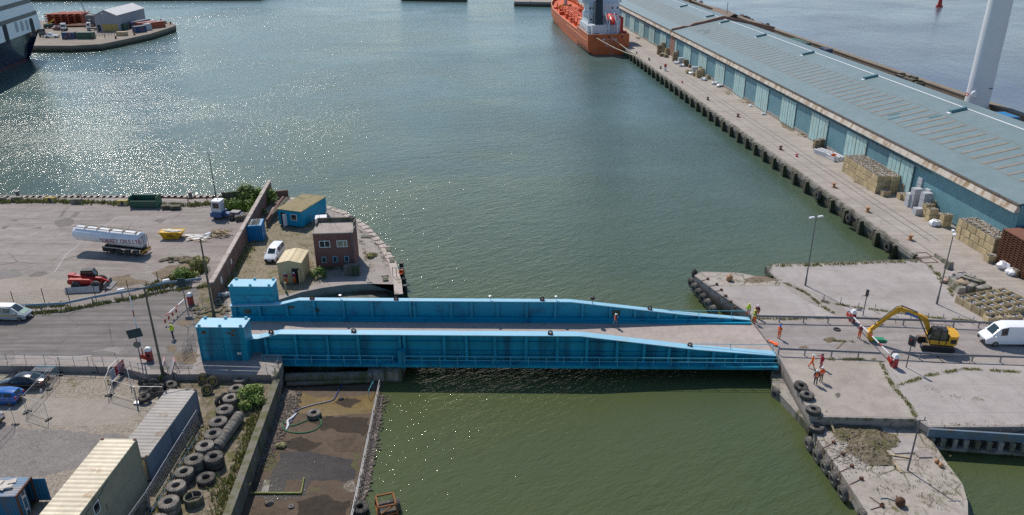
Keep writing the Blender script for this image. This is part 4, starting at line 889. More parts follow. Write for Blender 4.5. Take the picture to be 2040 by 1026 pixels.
for k in range(3):
    for j in range(2): 
        b.box((k*.75,j*.8,.45),(.7,.75,.85)); b.cyl((k*.75-.18,j*.8,.88),(k*.75-.18,j*.8,1.0),.12); b.cyl((k*.75+.18,j*.8,.88),(k*.75+.18,j*.8,1.0),.12)
single('concrete_block',b,M['wallconc'],'stack of grey studded concrete blocks behind the terminal tractor by the yard wall','concrete blocks',tuple(W(474,440)),R(20))
# ---- excavator: local +x = direction of the boom
ea=hd((1908,704),(1838,697)); t=thing('excavator','yellow tracked excavator with arm stretched out and a green tool, on the bridge road','excavator',tuple(W(1861,691.5)),ea)
for y in (-1.0,1.0):
    b=MB(); b.prof([(-1.75,.35),(-1.5,.05),(1.5,.05),(1.8,.35),(1.75,.6),(1.5,.78),(-1.5,.78),(-1.75,.6)],y-.26,y+.26)
    o=part('track',b,M['black'],t,False)
    b=MB()
    for k in range(22):
        x=-1.55+k*.148; b.box((x,y,.8),(.1,.52,.05)); b.box((x,y,.035),(.1,.52,.05))
    part('track_pad',b,mat('muddy track pad',(.25,.18,.12),.9,.4),o,False)
part('undercarriage',MB().bb(-.9,-.75,.3,.9,.75,.8).cyl((0,0,.75),(0,0,1.0),.6,n=14),M['black'],t)
hs=part('house',MB().prof([(-1.6,1.0),(.95,1.0),(.95,1.35),(.2,1.5),(.2,1.75),(-.1,2.0),(-1.6,2.0)],-1.15,.25),M['yellow'],t,False)
arc=[(-.9,-1.24),(-1.6,-1.24),(-1.95,-.9),(-2.1,-.3),(-2.1,.3),(-1.95,.9),(-1.6,1.24),(-.9,1.24)]
b=MB(); b.prism(arc,1.02,2.15); part('counterweight',b,M['yellow'],t,False)
part('grille',MB().box((-1.4,1.245,1.55),(.6,.02,.5)),M['black'],t,False)
cb=part('cab',MB().prof([(-.65,1.05),(.95,1.05),(1.1,1.5),(.8,2.75),(-.55,2.75),(-.75,2.0)],.28,1.2),M['glass_green'],t,False)
b=MB()
for p0,p1 in (((.95,1.05),(1.1,1.5)),((1.1,1.5),(.8,2.75)),((-.75,2.0),(-.55,2.75)),((-.65,1.05),(-.75,2.0)),((.05,1.05),(.05,2.75))):
    for y in (.27,1.21): b.bar((p0[0],y,p0[1]),(p1[0],y,p1[1]),.1,.08)
b.bb(-.65,.24,2.74,.9,1.24,2.86); b.bb(-.1,.4,2.86,.5,1.0,2.95); part('cab_frame',b,M['black'],cb,False); part('cab_skirt',MB().bb(-1.0,.26,1.0,1.0,1.225,1.5),M['yellow'],cb,False)
b=MB()
for k in range(7): b.cyl((-1.9+k*.42,-1.2,2.0),(-1.9+k*.42,-1.2,2.35),.025,n=5)
b.cyl((-1.9,-1.2,2.35),(.62,-1.2,2.35),.03,n=5); part('guard_rail',b,M['black'],t)
def slab(pts,y,w): return MB().prof(pts,y-w/2,y+w/2)
bm=part('boom',slab([(.55,1.45),(.85,1.35),(1.75,3.1),(2.4,3.45),(4.5,4.2),(4.55,4.5),(4.2,4.55),(2.1,3.95),(1.3,3.55)],-.15,.42),M['yellow'],t,False)
part('boom_sign',MB().box((3.1,.066,3.83),(1.5,.012,.26),tilt=(0,R(-20))),mat('blue lettering panel',(.05,.14,.42),.5,.2,3,9),bm,False)
b=MB(); b.cyl((1.0,-.15,1.3),(2.3,-.42,3.6),.08); b.cyl((1.0,.1,1.3),(2.3,.12,3.6),.08); b.cyl((2.5,-.15,4.15),(4.3,-.15,4.8),.08); b.cyl((4.3,-.15,4.8),(4.9,-.15,4.6),.05); part('ram',b,M['steel_dark'],bm)
st_=part('stick',slab([(4.2,4.72),(4.75,4.55),(5.6,3.5),(7.15,1.55),(7.0,1.3),(6.75,1.4),(5.1,3.45),(4.2,4.2)],-.15,.34),M['yellow'],t,False)
b=MB(); b.cyl((4.85,-.15,4.5),(6.5,-.15,2.45),.07); b.bar((6.6,-.15,2.3),(7.1,-.15,1.0),.2,.14); part('bucket_ram',b,M['steel_dark'],st_)
bk_=part('bucket',slab([(7.1,1.5),(7.35,1.1),(7.25,.4),(6.8,.05),(6.5,.25),(6.75,.6),(6.85,1.3)],-.15,.8),M['yellow'],t,False)
b=MB(); b.box((6.0,-.15,.2),(1.3,.7,.3),.12); b.box((5.3,-.15,.12),(.5,.3,.14),.5); part('grab_tool',b,mat('green tool',(.03,.24,.12),.5,.2),bk_,False)
# ------------------------------------------------------------------ barriers, signals, lamps
def barrier(px,py,rz,label,arm,armlen):
    p=W(px,py); t=thing('road_barrier',label,'barrier',tuple(p),rz)
    part('cabinet',MB().box((0,0,.62),(.62,.5,1.2)),M['redfade'],t,False)
    part('hood',MB().box((0,0,1.38),(.72,.6,.3),0,.75).box((0,0,1.57),(.4,.34,.1)),M['white'],t)
    part('counterbalance',MB().box((-.5,-.33,.6),(.8,.1,.5),tilt=(0,R(20))),M['red'],t,False)
    part('warning_panel',MB().box((.0,-.256,.7),(.3,.012,.4)),M['black'],t,False)
    if arm=='up': d=Vector((.0,-.0,1)); p0=Vector((-.5,-.33,.9))
    else: d=Vector((1,0,.02)); p0=Vector((.1,-.33,1.05))
    n=max(4,int(armlen/.75)); b=MB()
    for k in range(n): b.mat(1 if k%3==0 else 0); b.bar(p0+d*armlen*k/n,p0+d*armlen*(k+1)/n,.10,.10)
    part('arm',b,[M['white'],M['redfade']],t,False)
    return t
l1=(W(1697,620)-W(1772,728)); rzb=hd((1697,641),(1779,730))
barrier(1697,641,rzb,'red and white road barrier with its arm lowered right across the bridge road','down',(W(1697,641)-W(1776,722)).length)
barrier(1780,731,rzb,'red barrier cabinet with white hood at the near end of the lowered arm','down',.3)
barrier(299,717,R(4),'red barrier cabinet with striped arm raised upright at the left kerb','up',7.2)
t=barrier(381,606,hd((378,612),(338,650)),'red barrier cabinet with a lowered striped arm behind the far traffic island','down',(W(378,612)-W(336,652)).length)
b=MB(); L_=(W(378,612)-W(336,652)).length
for k in range(4):
    x=.8+L_*(.42+.17*k); part('hanging_panel',MB().box((x,-.33,.62),(.28,.06,.5)),M['red'],t,False)
def lamp(px,py,h,label,arm=0,heads=2,col='steel_dark',lean=(0,0),group=None,rz=0,r=.075):
    p=W(px,py); t=thing('lamp_post',label,'lamp post',tuple(p),rz,group)
    tx,ty=lean; b=MB(); b.cyl((0,0,0),(tx,ty,h),r*1.35,r*.75,8); b.cyl((0,0,0),(tx*.08,ty*.08,1.1),r*1.8,r*1.7,8); part('pole',b,M[col],t)
    for k in range(heads):
        a_=0 if heads==1 else k*PI; d=Vector((math.cos(a_),math.sin(a_),0)); o=part('lamp_arm',MB().cyl((tx,ty,h-.05),Vector((tx,ty,h+.25))+d*(arm+.2),.045,n=6),M[col],t)
        part('lamp_head',MB().box(Vector((tx,ty,h+.3))+d*(arm+.55),(.75,.32,.16),a_,.8),M['white'] if heads!=3 else M[col],o)
    return t
lamp(1604.2,568.6,9.5,'tall grey lamp post with two heads on the pier apron near the jagged slab edge',.1,2,rz=.3)
lamp(1866,605.7,9.5,'tall grey lamp post with two heads between the crates and the apron',.1,2,rz=1.2)
lamp(430.5,394,8.0,'dark lamp post with two heads beside the water at the back of the yard',.1,2,rz=.1)
lamp(427,633,10.6,'brown lamp post with one long head behind the blue box ends of the bridge',.5,1,'timber',rz=R(50),r=.115)
lamp(325,747,10.6,'brown timber pole with two long lamp heads at the left barrier',1.6,2,'timber',rz=R(30),r=.115)
p=W(1808,937,PZ); t=thing('mast','thin bare mast standing on the cracked lower pier','mast',tuple(p)); part('pole',MB().cyl((0,0,0),(0,0,5.6),.09,.06,8),M['steel_dark'],t); part('crosspiece',MB().bar((-.5,0,5.5),(.6,0,5.5),.06,.06).cyl((.4,0,5.5),(.4,0,5.9),.04),M['steel_dark'],t)
def signal(px,py,h,label,rz,board=None):
    p=W(px,py); t=thing('traffic_signal',label,'traffic light',tuple(p),rz); part('pole',MB().cyl((0,0,0),(0,0,h),.06,.06,7),M['steel_dark'],t)
    o=part('signal_head',MB().box((0,-.1,h-.35),(.34,.24,.85)),M['black'],t)
    for k in range(3): part('signal_lens',MB().lathe([(.0,0),(.11,0),(.12,.1)],8,'Y',(0,-.23 if True else 0,h-.62+k*.26)),M['black'] if k<2 else M['red'],o)
    if board: part('backing_board',MB().box((0,.06,h-.3),(board[0],.03,board[1])),M['steel_dark'],t,False)
    return t
signal(1719,628.5,3.4,'traffic light on a post behind the barrier beside the apron',R(150)); signal(1805,732,3.6,'traffic light on a post beside the near red barrier cabinet',R(-60),(.9,1.2))
def signboard(px,py,h,w,hh,label,rz,col='steel_dark',disc=False,tilt=0):
    p=W(px,py); t=thing('sign_post',label,'sign',tuple(p),rz); part('pole',MB().cyl((0,0,0),(0,0,h),.06,n=7),M['steel_dark'],t); part('panel',MB().box((0,-.08,h+hh*.2),(w,.05,hh),0,1,(0,tilt)),M[col],t,False)
    if disc: part('disc',MB().lathe([(.02,-.08),(.4,-.08),(.4,-.05),(.02,-.05)],16,'Y',(0,0,h-1.2)),M['steel_dark'],t)
    return t
M['sign_back']=mat('sign back dark teal',(.02,.05,.06),.5,.15)
signboard(283,728,3.9,1.5,1.05,'dark rectangular signboard above a round sign at the left road kerb',R(12),'sign_back',True,R(-8)); signboard(372,614,3.4,.95,1.2,'dark signboard on a post beside the far barrier cabinet',R(8),'sign_back')
# ------------------------------------------------------------------ tyres
def tyre_mesh(name,r,w,hole,tread=22):
    b=MB(); n=tread*2
    prof_=[(hole,-w*.36),(hole*1.12,-w*.5),(r*.86,-w*.5),(r*.96,-w*.42),(r,-w*.25),(r,w*.25),(r*.96,w*.42),(r*.86,w*.5),(hole*1.12,w*.5),(hole,w*.36),(hole*1.05,0),(hole,-w*.36)]
    b.lathe(prof_,n)
    for k in range(tread):
        a=2*PI*k/tread; p=Vector((math.cos(a)*r*.985,math.sin(a)*r*.985,0))
        b.box((p.x,p.y,w*.24),(r*.09,r*.14,w*.4),a); a+=PI/tread; p=Vector((math.cos(a)*r*.985,math.sin(a)*r*.985,0)); b.box((p.x,p.y,-w*.24),(r*.09,r*.14,w*.4),a)
    return mesh_from(name,b,M['rubber_pale'])
TY=[tyre_mesh('tyre',.86,.58,.34),tyre_mesh('tyre',.80,.50,.33),tyre_mesh('tyre',.72,.42,.30,18)]
TYD=[m.copy() for m in TY]
for m in TYD: m.materials[0]=M['rubber']
def tyre(loc,label,group,k=0,rot=(0,0,0),dark=False,sc=1):
    o=bpy.data.objects.new('tyre',(TYD if dark else TY)[k]); COL.objects.link(o); o.location=loc; o.rotation_euler=rot; o['label']=label; o['category']='tyre'
    o.scale=(sc,)*3
    if group: o['group']=group
    return o
TZ=YZ+.02
row=[(479,752,1),(470,772,1),(459,791,1),(447,814,0),(434,838,0),(424,862,0),(407,886,0),(386,913,0),(366,938,1),(350,966,1),(335,998,0),(312,1036,0)]
H2=.55
for i,(px,py,k) in enumerate(row):
    # (px,py) is the centre of the uppermost tyre of a pile of two
    w=[.58,.50,.42][k]; top=W(px,py,TZ+2*w)
    two=i>1
    if not two: top=W(px,py,TZ+w)
    for j in range(2 if two else 1):
        tyre((top.x+random.uniform(-.05,.05)*(1-j),top.y+random.uniform(-.05,.05)*(1-j),TZ+w*(j+.5)),('worn earthmover tyre lying on top of another in the long tyre row' if j==1 else ('worn earthmover tyre under another one in the long tyre row' if two else 'single worn tyre lying flat at the wall end of the long tyre row')),'earthmover tyres in a row',k,(0,0,random.random()*6))
for px,py,lab,k,two in ((425,908,'tyre pile beside the end of the long rubber fender, upper tyre',0,True),(410,950,'lone tyre lying apart in the weeds near the pit wall',1,False)):
    w=[.58,.5,.42][k]; c=W(px,py,TZ+w*(2 if two else 1))
    for j in range(2 if two else 1): tyre((c.x,c.y,TZ+w*(j+.5)),lab if j or not two else 'tyre under another beside the end of the long rubber fender',None,k,(0,0,random.random()*6),True)
# the hollow rusty rim-like tyre
c=W(385,990,TZ+.6); b=MB(); b.lathe([(.68,-.35),(.80,-.35),(.80,.35),(.68,.35),(.66,-.1),(.2,-.2),(.02,-.2),(.02,-.34),(.66,-.34),(.68,-.35)],26)
for k in range(3): b.bar((0,0,.2),(.7*math.cos(k*2.1),.7*math.sin(k*2.1),.32),.05,.05)
single('wheel_drum',b,M['timber'],'hollow rusty drum with crossed bars lying among the tyres','drum',(c.x,c.y,TZ+.36))
b=MB(); a=W(431,893,TZ+.5); e=W(477,829,TZ+.5); d=(e-a).normalized(); ln=(e-a).length
b.cyl(a+Vector((0,0,.05)),e+Vector((0,0,.05)),.55,n=18); b.cyl(a-d*.3+Vector((0,0,.05)),a+Vector((0,0,.05)),.22,.38,12)
for k in range(int(ln/.5)): b.cyl(a+d*(.25+k*.5)+Vector((0,0,.05)),a+d*(.33+k*.5)+Vector((0,0,.05)),.575,n=18)
single('rubber_fender',b,M['rubber_pale'],'long ribbed cylindrical rubber fender lying between tyres and bush','fender')
# jumbled tyres in the corner by the walkway
rn=random.Random(3)
for i,(px,py,tx,k) in enumerate([(287,764,1.2,2),(296,770,.9,2),(305,766,1.3,2),(290,782,.2,2),(305,779,.8,2),(318,772,1.0,2),(325,782,.5,2),(340,767,.3,2),(288,792,.1,2)]):
    c=W(px,py,TZ+.45); tyre(tuple(c),'old tyre in the jumbled heap below the walkway wall behind the grey cabin','jumbled tyres behind the grey cabin',k,(tx,rn.uniform(-.3,.3),rn.uniform(0,6)),True,.85)
for px,py,lab,tx,z in ((404,754,'upright yellow rimmed wheel at the foot of the walkway wall',1.3,.5),(423,760,'dark upright wheel next to the yellow rimmed one',1.2,.5),(413,776,'yellow rimmed wheel lying nearest to the grey cabin roof end',1.1,.45)):
    c=W(px,py,TZ+z); o=tyre(tuple(c),lab,None,2,(tx,0,rn.uniform(-.6,.6)),True,.85)
    if 'yellow' in lab: part('rim',MB().lathe([(.3,-.14),(.62,.20),(.60,.24),(.25,.1),(.1,-.1)],20),mat('dull yellow rim',(.40,.30,.08),.8,.3),o)
for px,py,k in ((437,800,0),(447,793,0)): 
    c=W(px,py,TZ+.4); tyre(tuple(c),'small tyre leaning on the side of the long tyre row','small tyres leaning by the tyre row',2,(1.4,.3,1.2),True,.8)
c=W(625,822,-2.33+.42); tyre((c.x,c.y,-2.33+.24),'pale muddy tyre lying alone in the drained pit beside the hose',None,0,(0,0,1),False,.84)
c=W(717,1010,-2.33+.42); tyre((c.x,c.y,-2.33+.3),'dark tyre lying at the pit edge beside the rusty frame in the water',None,0,(.15,0,1),True,.85)
# tyres on the lower pier: three lying on the slab, others hung on its face
for px,py,z,lab,rot in ((1596,767,.3,'tangled torn tyre nearest the four people on the pier slab',(.25,.2,0)),(1608,785,.26,'middle flat tyre lying on the pier slab edge',(0,0,1)),(1621,814,.26,'tyre lying flat at the corner of the upper pier slab',(0,0,2)),(1627,850,PZ+.26,'tyre lying flat on the lower pier just below the slab step',(0,.1,2))):
    c=W(px,py,z+.2); tyre((c.x,c.y,z),lab,None,0,rot,True,.82)
def hung(pts,z,label,group,out,side):
    for px,py in pts:
        c=W(px,py,z); o=tyre((c.x+out.x*.25,c.y+out.y*.25,c.z),label,group,0,(PI/2+.12,0,math.atan2(out.y,out.x)+PI/2),False,.84)
e1=W(1630,876,PZ); e2=W(1716,1004,PZ); d=(e2-e1).normalized(); out=Vector((-d.y,d.x,0)) if (-d.y)<0 else Vector((d.y,-d.x,0))
hung([(1617,884),(1634,908),(1650,930),(1667,954),(1685,982),(1725,1030)],-1.75,'tyre fender hung on the outer face of the lower pier','tyres hung along the lower pier',out,1)
b=MB()
single_ch=[]
for i,(x0,y0,x1,y1) in enumerate([(1640,892,1661,882),(1656,916,1679,905),(1673,940,1697,929),(1693,965,1716,954),(1733,990,1757,1007),(1735,1015,1757,1008)]):
    b=MB(); a=W(x0,y0,PZ+.03); e=W(x1,y1,PZ+.05); b.cyl(a-Vector((0,0,.5)),a,.035,n=5); b.cyl(a,e,.035,n=5); b.box((e.x,e.y,PZ+.12),(.3,.25,.25),.4)
    single('fender_chain',b,M['rust'],'rusty chain and eye plate holding a fender tyre on the lower pier','chain',group='fender chains on the lower pier')
e1=W(1499,640); e2=W(1383,549); d=(e2-e1).normalized(); out2=Vector((-d.y,d.x,0)) if (-d.y)<0 else Vector((d.y,-d.x,0))
hung([(1381,563),(1388,573),(1396,584),(1405,594),(1414,605),(1425,618)],-1.3,'tyre fender hung on the face of the far pier nose','tyres hung along the far pier nose',out2,1)
c=W(1384,546,-.4); tyre((c.x,c.y,-.4),'topmost tyre at the very tip of the far pier nose',None,1,(1.2,0,1),True,.8)
for x0,y0,x1,y1 in [(1398,559,1410,556),(1413,570,1428,567),(1424,580,1437,578),(1433,592,1446,590),(1444,604,1456,602),(1452,612,1465,614)]:
    b=MB(); a=W(x0,y0,.05); e=W(x1,y1,.06); b.cyl(a-Vector((0,0,.4)),a,.035,n=5); b.cyl(a,e,.035,n=5); b.box((e.x,e.y,.14),(.3,.25,.25),.4)
    single('fender_chain',b,M['rust'],'rusty chain and eye plate on the far pier nose','chain',group='fender chains on the far pier nose')
for px,py,z in ((1546,785,-1.9),): c=W(px,py,z); tyre((c.x,c.y,z),'small tyre hung on the stepped pier ledge under the bridge end',None,1,(PI/2,0,-1.1),False,.8)
# cones, buoys, bollards on the piers
def cone(px,py,label):
    t=thing('traffic_cone',label,'cone',tuple(W(px,py,PZ)),0); part('cone',MB().cyl((0,0,.05),(0,0,.85),.2,.04,12),M['redfade'],t); part('base',MB().bb(-.25,-.25,0,.25,.25,.06),M['black'],t,False); part('sleeve',MB().cyl((0,0,.45),(0,0,.65),.125,.085,12),M['white'],t)
cone(1767,846,'faded cone left of another under the slab step'); cone(1814,847,'faded cone right of another near the thin mast under the slab step')
M['buoyor']=mat('faded orange buoy',(.40,.21,.10),.7,.3,2,8)
def ball(px,py,z,r,label,m='buoyor',sq=(1,1,1),name='mooring_bollard',cat='bollard'):
    c=W(px,py,z); t=thing(name,label,cat,tuple(c)); part('drum',MB().sphere((0,0,r*.9),r,12,8,sq),M[m],t); part('base',MB().cyl((0,0,0),(0,0,.12),r*.8,n=12),M['rust'],t); part('cap',MB().cyl((0,0,r*1.6),(0,0,r*2.0),r*.35,r*.2,8),M[m],t)
ball(1453,559,.01,.45,'faded orange round bollard on the cracked far pier nose'); ball(1792,1006,PZ,.42,'rusty brown round bollard at the broad end of the lower pier','rust')
for px,py,l in ((1866,922,'left small orange bollard near the pier curve'),(1874,930,'right small orange bollard near the pier curve')): ball(px,py,PZ,.22,l)
b=MB(); a=W(1755,993,PZ+.05); e=W(1783,998,PZ+.05); b.tube([a,(a+e)/2+Vector((0,.2,0)),e],.04,5); single('mooring_rope',b,mat('blue rope',(.05,.15,.22),.8),'short blue rope leading to the brown bollard','rope')
# ------------------------------------------------------------------ guard rails
def guardrail(name,label,pix,col,step,h=.75,beam=.3,post='railpaint',z=0,group=None):
    P=[W(*p,z) for p in pix]; t=thing(name,label,'guard rail',tuple(P[0])); o=P[0]
    b=MB()
    for i in range(len(P)-1):
        a,e=P[i]-o,P[i+1]-o; d=(e-a).normalized(); n_=Vector((-d.y,d.x,0))
        b.bar(a+Vector((0,0,h-.05)),e+Vector((0,0,h-.05)),.07,beam); b.bar(a+Vector((0,0,h-.05))-n_*.05,e+Vector((0,0,h-.05))-n_*.05,.05,beam*.35)
    part('rail',b,M[col],t,False)
    tot=0
    for i in range(len(P)-1):
        a,e=P[i]-o,P[i+1]-o; ln=(e-a).length; k=0 if i==0 else step
        while k<ln:
            q=a+(e-a)*(k/ln); part('post',MB().bb(q.x-.06,q.y-.06,q.z,q.x+.06,q.y+.06,q.z+h-.1),M[post],t,False); k+=step
    return t
guardrail('guard_rail','faded blue guard rail along the far side of the left road',[(-60,626),(30,622),(130,617),(190,604),(270,590),(330,576),(404,567)],'railblue',3.2,.95,.3)
guardrail('guard_rail','grey guard rail along the far side of the bridge road',[(1504,641),(1700,645),(1985,655)],'railpaint',2.9,.85,.26)
guardrail('guard_rail','grey guard rail on the near road side between bridge and lowered arm',[(1550,706),(1752,715)],'railpaint',2.9,.8,.24)
guardrail('guard_rail','grey guard rail on the near road side right of the lowered arm',[(1775,712),(1880,718),(2060,724),(2300,735)],'railpaint',3.0,.8,.24)
b=MB(); a=W(1988,659); e=W(2065,664); b.hexa([a+Vector((0,-.5,0)),e+Vector((0,-.5,0)),e+Vector((0,.4,0)),a+Vector((0,.4,0)),a+Vector((0,-.4,.85)),e+Vector((0,-.4,.7)),e+Vector((0,.3,.7)),a+Vector((0,.3,.85))]); single('concrete_kerb_block',b,M['coping'],'low pale concrete block where the far guard rail ends, behind the white van','block',smooth=False)
b=MB(); a=W(1640,596,.6)
for px,py in ((1640,596),(1674,602),(1709,613),(1742,616),(1779,623),(1814,630),(1847,634),(1877,636),(1908,640),(1937,641)):
    p=W(px,py+4); b.cyl(p,p+Vector((0,0,1.0)),.05,n=6)
    if px%2==0 or True: pass
    o=single('stub_post',MB().cyl((0,0,0),(0,0,1.0),.06,.05,6),M['steel'],'short bare steel post along the weedy seam beside the bridge road','post',tuple(p),group='stub posts beside the bridge road')
# ------------------------------------------------------------------ retaining-edge railing and mesh fences
def railing(label,pix,h,rails,step,col='steel',z=0,name='handrail',r=.03,zs=None):
    P=[W(p[0],p[1],z if zs is None else zs[i]) for i,p in enumerate(pix)]; t=thing(name,label,'railing',tuple(P[0])); o=P[0]; b=MB(); b2=MB()
    for i in range(len(P)-1):
        a,e=P[i]-o,P[i+1]-o; n=max(1,round((e-a).length/step))
        for f in rails: b.cyl(a+Vector((0,0,h*f)),e+Vector((0,0,h*f)),r,n=5)
        for k in range(n+1):
            q=a+(e-a)*k/n
            if i==0 or k>0: part('post',MB().cyl(q,q+Vector((0,0,h)),r*1.15,n=5),M[col],t)
    part('rail',b,M[col],t); return t
railing('thin grey handrail along the walkway edge in front of the near blue box',[(293,745),(420,745),(550,749)],1.05,(1,.52),2.2)
railing('grey handrail along the sunken edge of the left road',[(-60,722),(90,722),(236,729)],1.15,(1,.45),1.9)
railing('crooked handrail at the stair head behind the sloping red signs',[(236,729),(262,736),(293,745)],1.1,(1,.5),1.2)
railing('pair of thin pale rails curving beside the brown mound behind the blue boxes',[(384,632),(404,612),(432,600),(460,596)],1.0,(1,),1.6)
railing('second pale rail running down beside the brown mound',[(386,646),(410,622),(440,606)],.9,(1,),2.2)
railing('small handrail cage at the end of the walkway above the pit',[(532,742),(548,746),(556,735)],1.15,(1,.5),.8)
railing('long thin handrail along the water side of the drained pit',[(758,768),(745,830),(727,920),(700,1050)],1.0,(1,.55),3.0,'steel',-2.33,r=.035)
railing('short teal topped ladder rails standing at the pit edge by the bridge pier',[(735,793),(745,772)],.9,(1,),2,'teal_rail',-2.33)
M['mesh']=None
def mesh_mat():
    m,nt,b=nodes('welded wire mesh'); b.inputs['Base Color'].default_value=(.16,.155,.15,1); b.inputs['Metallic'].default_value=0; b.inputs['Roughness'].default_value=.5; return m
M['mesh']=mesh_mat()
def heras(label,a,e,z,h=2.0,group='mesh fence panels around the yard',panel=None,wires=10):
    A=W(*a,z); E_=W(*e,z); ln=(E_-A).length; t=thing('fence_panel',label,'fence',tuple(A),math.atan2((E_-A).y,(E_-A).x),group)
    b=MB(); r=.026
    for x in (0,ln): b.cyl((x,0,0),(x,0,h),r,n=6)
    b.cyl((0,0,h),(ln,0,h),r,n=6); b.cyl((0,0,.2),(ln,0,.2),r,n=6); part('frame',b,M['steel'],t)
    b=MB(); n=int(ln/.28)
    for k in range(1,n): x=ln*k/n; b.bar((x,0,.2),(x,0,h),.0035,.0035)
    for k in range(1,wires): b.bar((0,0,.2+(h-.2)*k/wires),(ln,0,.2+(h-.2)*k/wires),.0045,.0045)
    part('wire_mesh',b,M['mesh'],t,False)
    for x in (0,ln): part('foot_block',MB().box((x,0,.06),(.22,.7,.13)),M['black'],t,False)
    return t
Z=YZ
hf=[((119,748),(98,775),'mesh fence panel standing behind the tail of the black saloon'),((95,777),(56,820),'mesh fence panel between the blue hatchback and the setts'),((31,846),(-25,905),'mesh fence panel in front of the silver car at the left edge'),
 ((53,822),(97,836),'mesh fence panel lying out at right angles on the setts'),((122,742),(190,740),'mesh fence panel along the foot of the road wall'),((216,788),(226,762),'narrow mesh gate panel with a small yellow sign'),((222,766),(243,745),'mesh fence panel carrying a large red signboard'),((222,787),(272,802),'mesh fence panel between the yellow sign and the post by the tyres'),((273,802),(330,803),'mesh fence panel in front of the jumbled tyres')]
F={}
for a,e,l in hf: F[l]=heras(l,a,e,Z)
cx=[((398,850),(372,893)),((371,895),(341,945)),((340,947),(300,1015)),((299,1017),(255,1080))]
for i,(a,e) in enumerate(cx): heras(['mesh fence panel beside the far end of the grey cabin','mesh fence panel beside the middle of the grey cabin','mesh fence panel between grey cabin and cream cabins','mesh fence panel nearest the camera beside the cream cabins'][i],a,e,Z)
# a green-blue cable along the fence
b=MB(); pts=[W(x,y,Z+.3+.1*math.sin(x)) for x,y in ((398,862),(370,905),(340,957),(300,1022),(262,1080))]; b.tube(pts,.04,5); single('blue_cable',b,mat('blue cable',(.02,.13,.25),.6),'blue cable slung along the mesh fence beside the cabins','cable')
def panel_sign(parent,x,z,w,h,m,lines=0,lm='white'):
    o=part('signboard',MB().box((x,-.05,z),(w,.02,h)),m,parent,False)
    if lines:
        b=MB()
        for k in range(lines): b.box((x+random.uniform(-.04,.04)*w,-.064,z+h*(.36-.72*k/max(1,lines-1))),(w*random.uniform(.5,.8),.006,h*.35/lines))
        part('lettering',b,M[lm],o,False)
q=F['mesh fence panel carrying a large red signboard']
M['sign_red']=mat('sign red',(.40,.02,.03),.5,.15); M['sign_white']=mat('sign white grey',(.60,.61,.66),.5,.1)
panel_sign(q,1.9,.95,1.7,1.15,M['sign_red'],5); panel_sign(q,.55,.95,.9,1.25,M['sign_white'],6,'steel_dark')
panel_sign(F['narrow mesh gate panel with a small yellow sign'],.9,1.3,.7,.5,M['yel_skip'],3,'black'); panel_sign(F['mesh fence panel between the blue hatchback and the setts'],1.0,.6,.35,.3,M['white'])
single('white_post',MB().cyl((0,0,0),(0,0,2.0),.05,n=7),M['white'],'white upright post at the corner of the mesh fence by the tyres','post',tuple(W(261,768,Z)))
single('white_post',MB().cyl((0,0,0),(0,0,2.1),.06,n=7).box((0,0,.1),(.6,.5,.2)),M['steel'],'thicker grey post with a foot where two fence panels meet before the tyres','post',tuple(W(274,804,Z)))
# stacked crowd barriers
b=MB(); t=thing('crowd_barrier_stack','stack of grey crowd control barriers leaning at the road wall behind the black saloon','crowd barriers',tuple(W(95,748,Z)),R(-2))
for k in range(7):
    b=MB(); y=-.9+k*.17; w=2.2; h=1.1
    pts=[(-w/2,y,.1),(-w/2,y+.05,h),(w/2,y+.05,h),(w/2,y,.1)]; b.tube(pts+[pts[0]],.022,5)
    for j in range(1,12): x=-w/2+w*j/12; b.bar((x,y,.1),(x,y+.05,h),.014,.014)
    part('barrier',b,M['steel'] if k<5 else M['teal_rail'],t)
def crowd(px,py,rz,label,z=0):
    b=MB(); w=2.2; h=1.05; b.tube([(-w/2,0,.12),(-w/2,0,h),(w/2,0,h),(w/2,0,.12),(-w/2,0,.12)],.025,5)
    for j in range(1,13): x=-w/2+w*j/13; b.bar((x,0,.12),(x,0,h),.014,.014)
    for x in (-.8,.8): b.bar((x,-.3,.02),(x,.3,.02),.05,.03)
    single('crowd_barrier',b,M['steel_dark'],label,'crowd barrier',tuple(W(px,py,z)),rz)
crowd(47,742,.02,'single crowd control barrier beside the stacked ones at the road wall',Z); crowd(10,715,.1,'crowd barrier standing alone at the left edge above the road wall')
for k,(px,py,rz) in enumerate(((377,690,1.35),(374,703,1.5),(371,715,1.25))): crowd(px,py,rz,['farthest of the three grey barriers left of the near blue box','middle of the three grey barriers left of the near blue box','nearest of the three grey barriers left of the near blue box'][k])
# red leaning signs on the walkway and hazard post
for px,py,rz,l in ((320,741,R(-65),'red edged sign panel propped on the walkway left of the pole'),(340,742,R(-60),'red edged white sign panel leaning on the walkway right of the pole')):
    t=thing('site_sign',l,'sign',tuple(W(px,py)),rz); part('panel',MB().box((0,.3,.75),(1.0,.04,1.5),0,1,(R(-22),0)),M['sign_white'],t,False)
    b=MB()
    for x in (-.5,.5): b.bar((x,.02,0),(x,.62,1.5),.08,.06)
    b.bar((-.5,.62,1.5),(.5,.62,1.5),.08,.06); part('frame',b,M['sign_red'],t,False)
    b=MB(); b.bar((-.4,.9,0),(-.4,.5,1.3),.05,.05); b.bar((.4,.9,0),(.4,.5,1.3),.05,.05); part('strut',b,M['steel_dark'],t,False)
t=thing('chain_fence','chain link fence on rusty posts between yard and left road','fence',tuple(W(-40,612)))
o=W(-40,612); prev=None; b=MB()
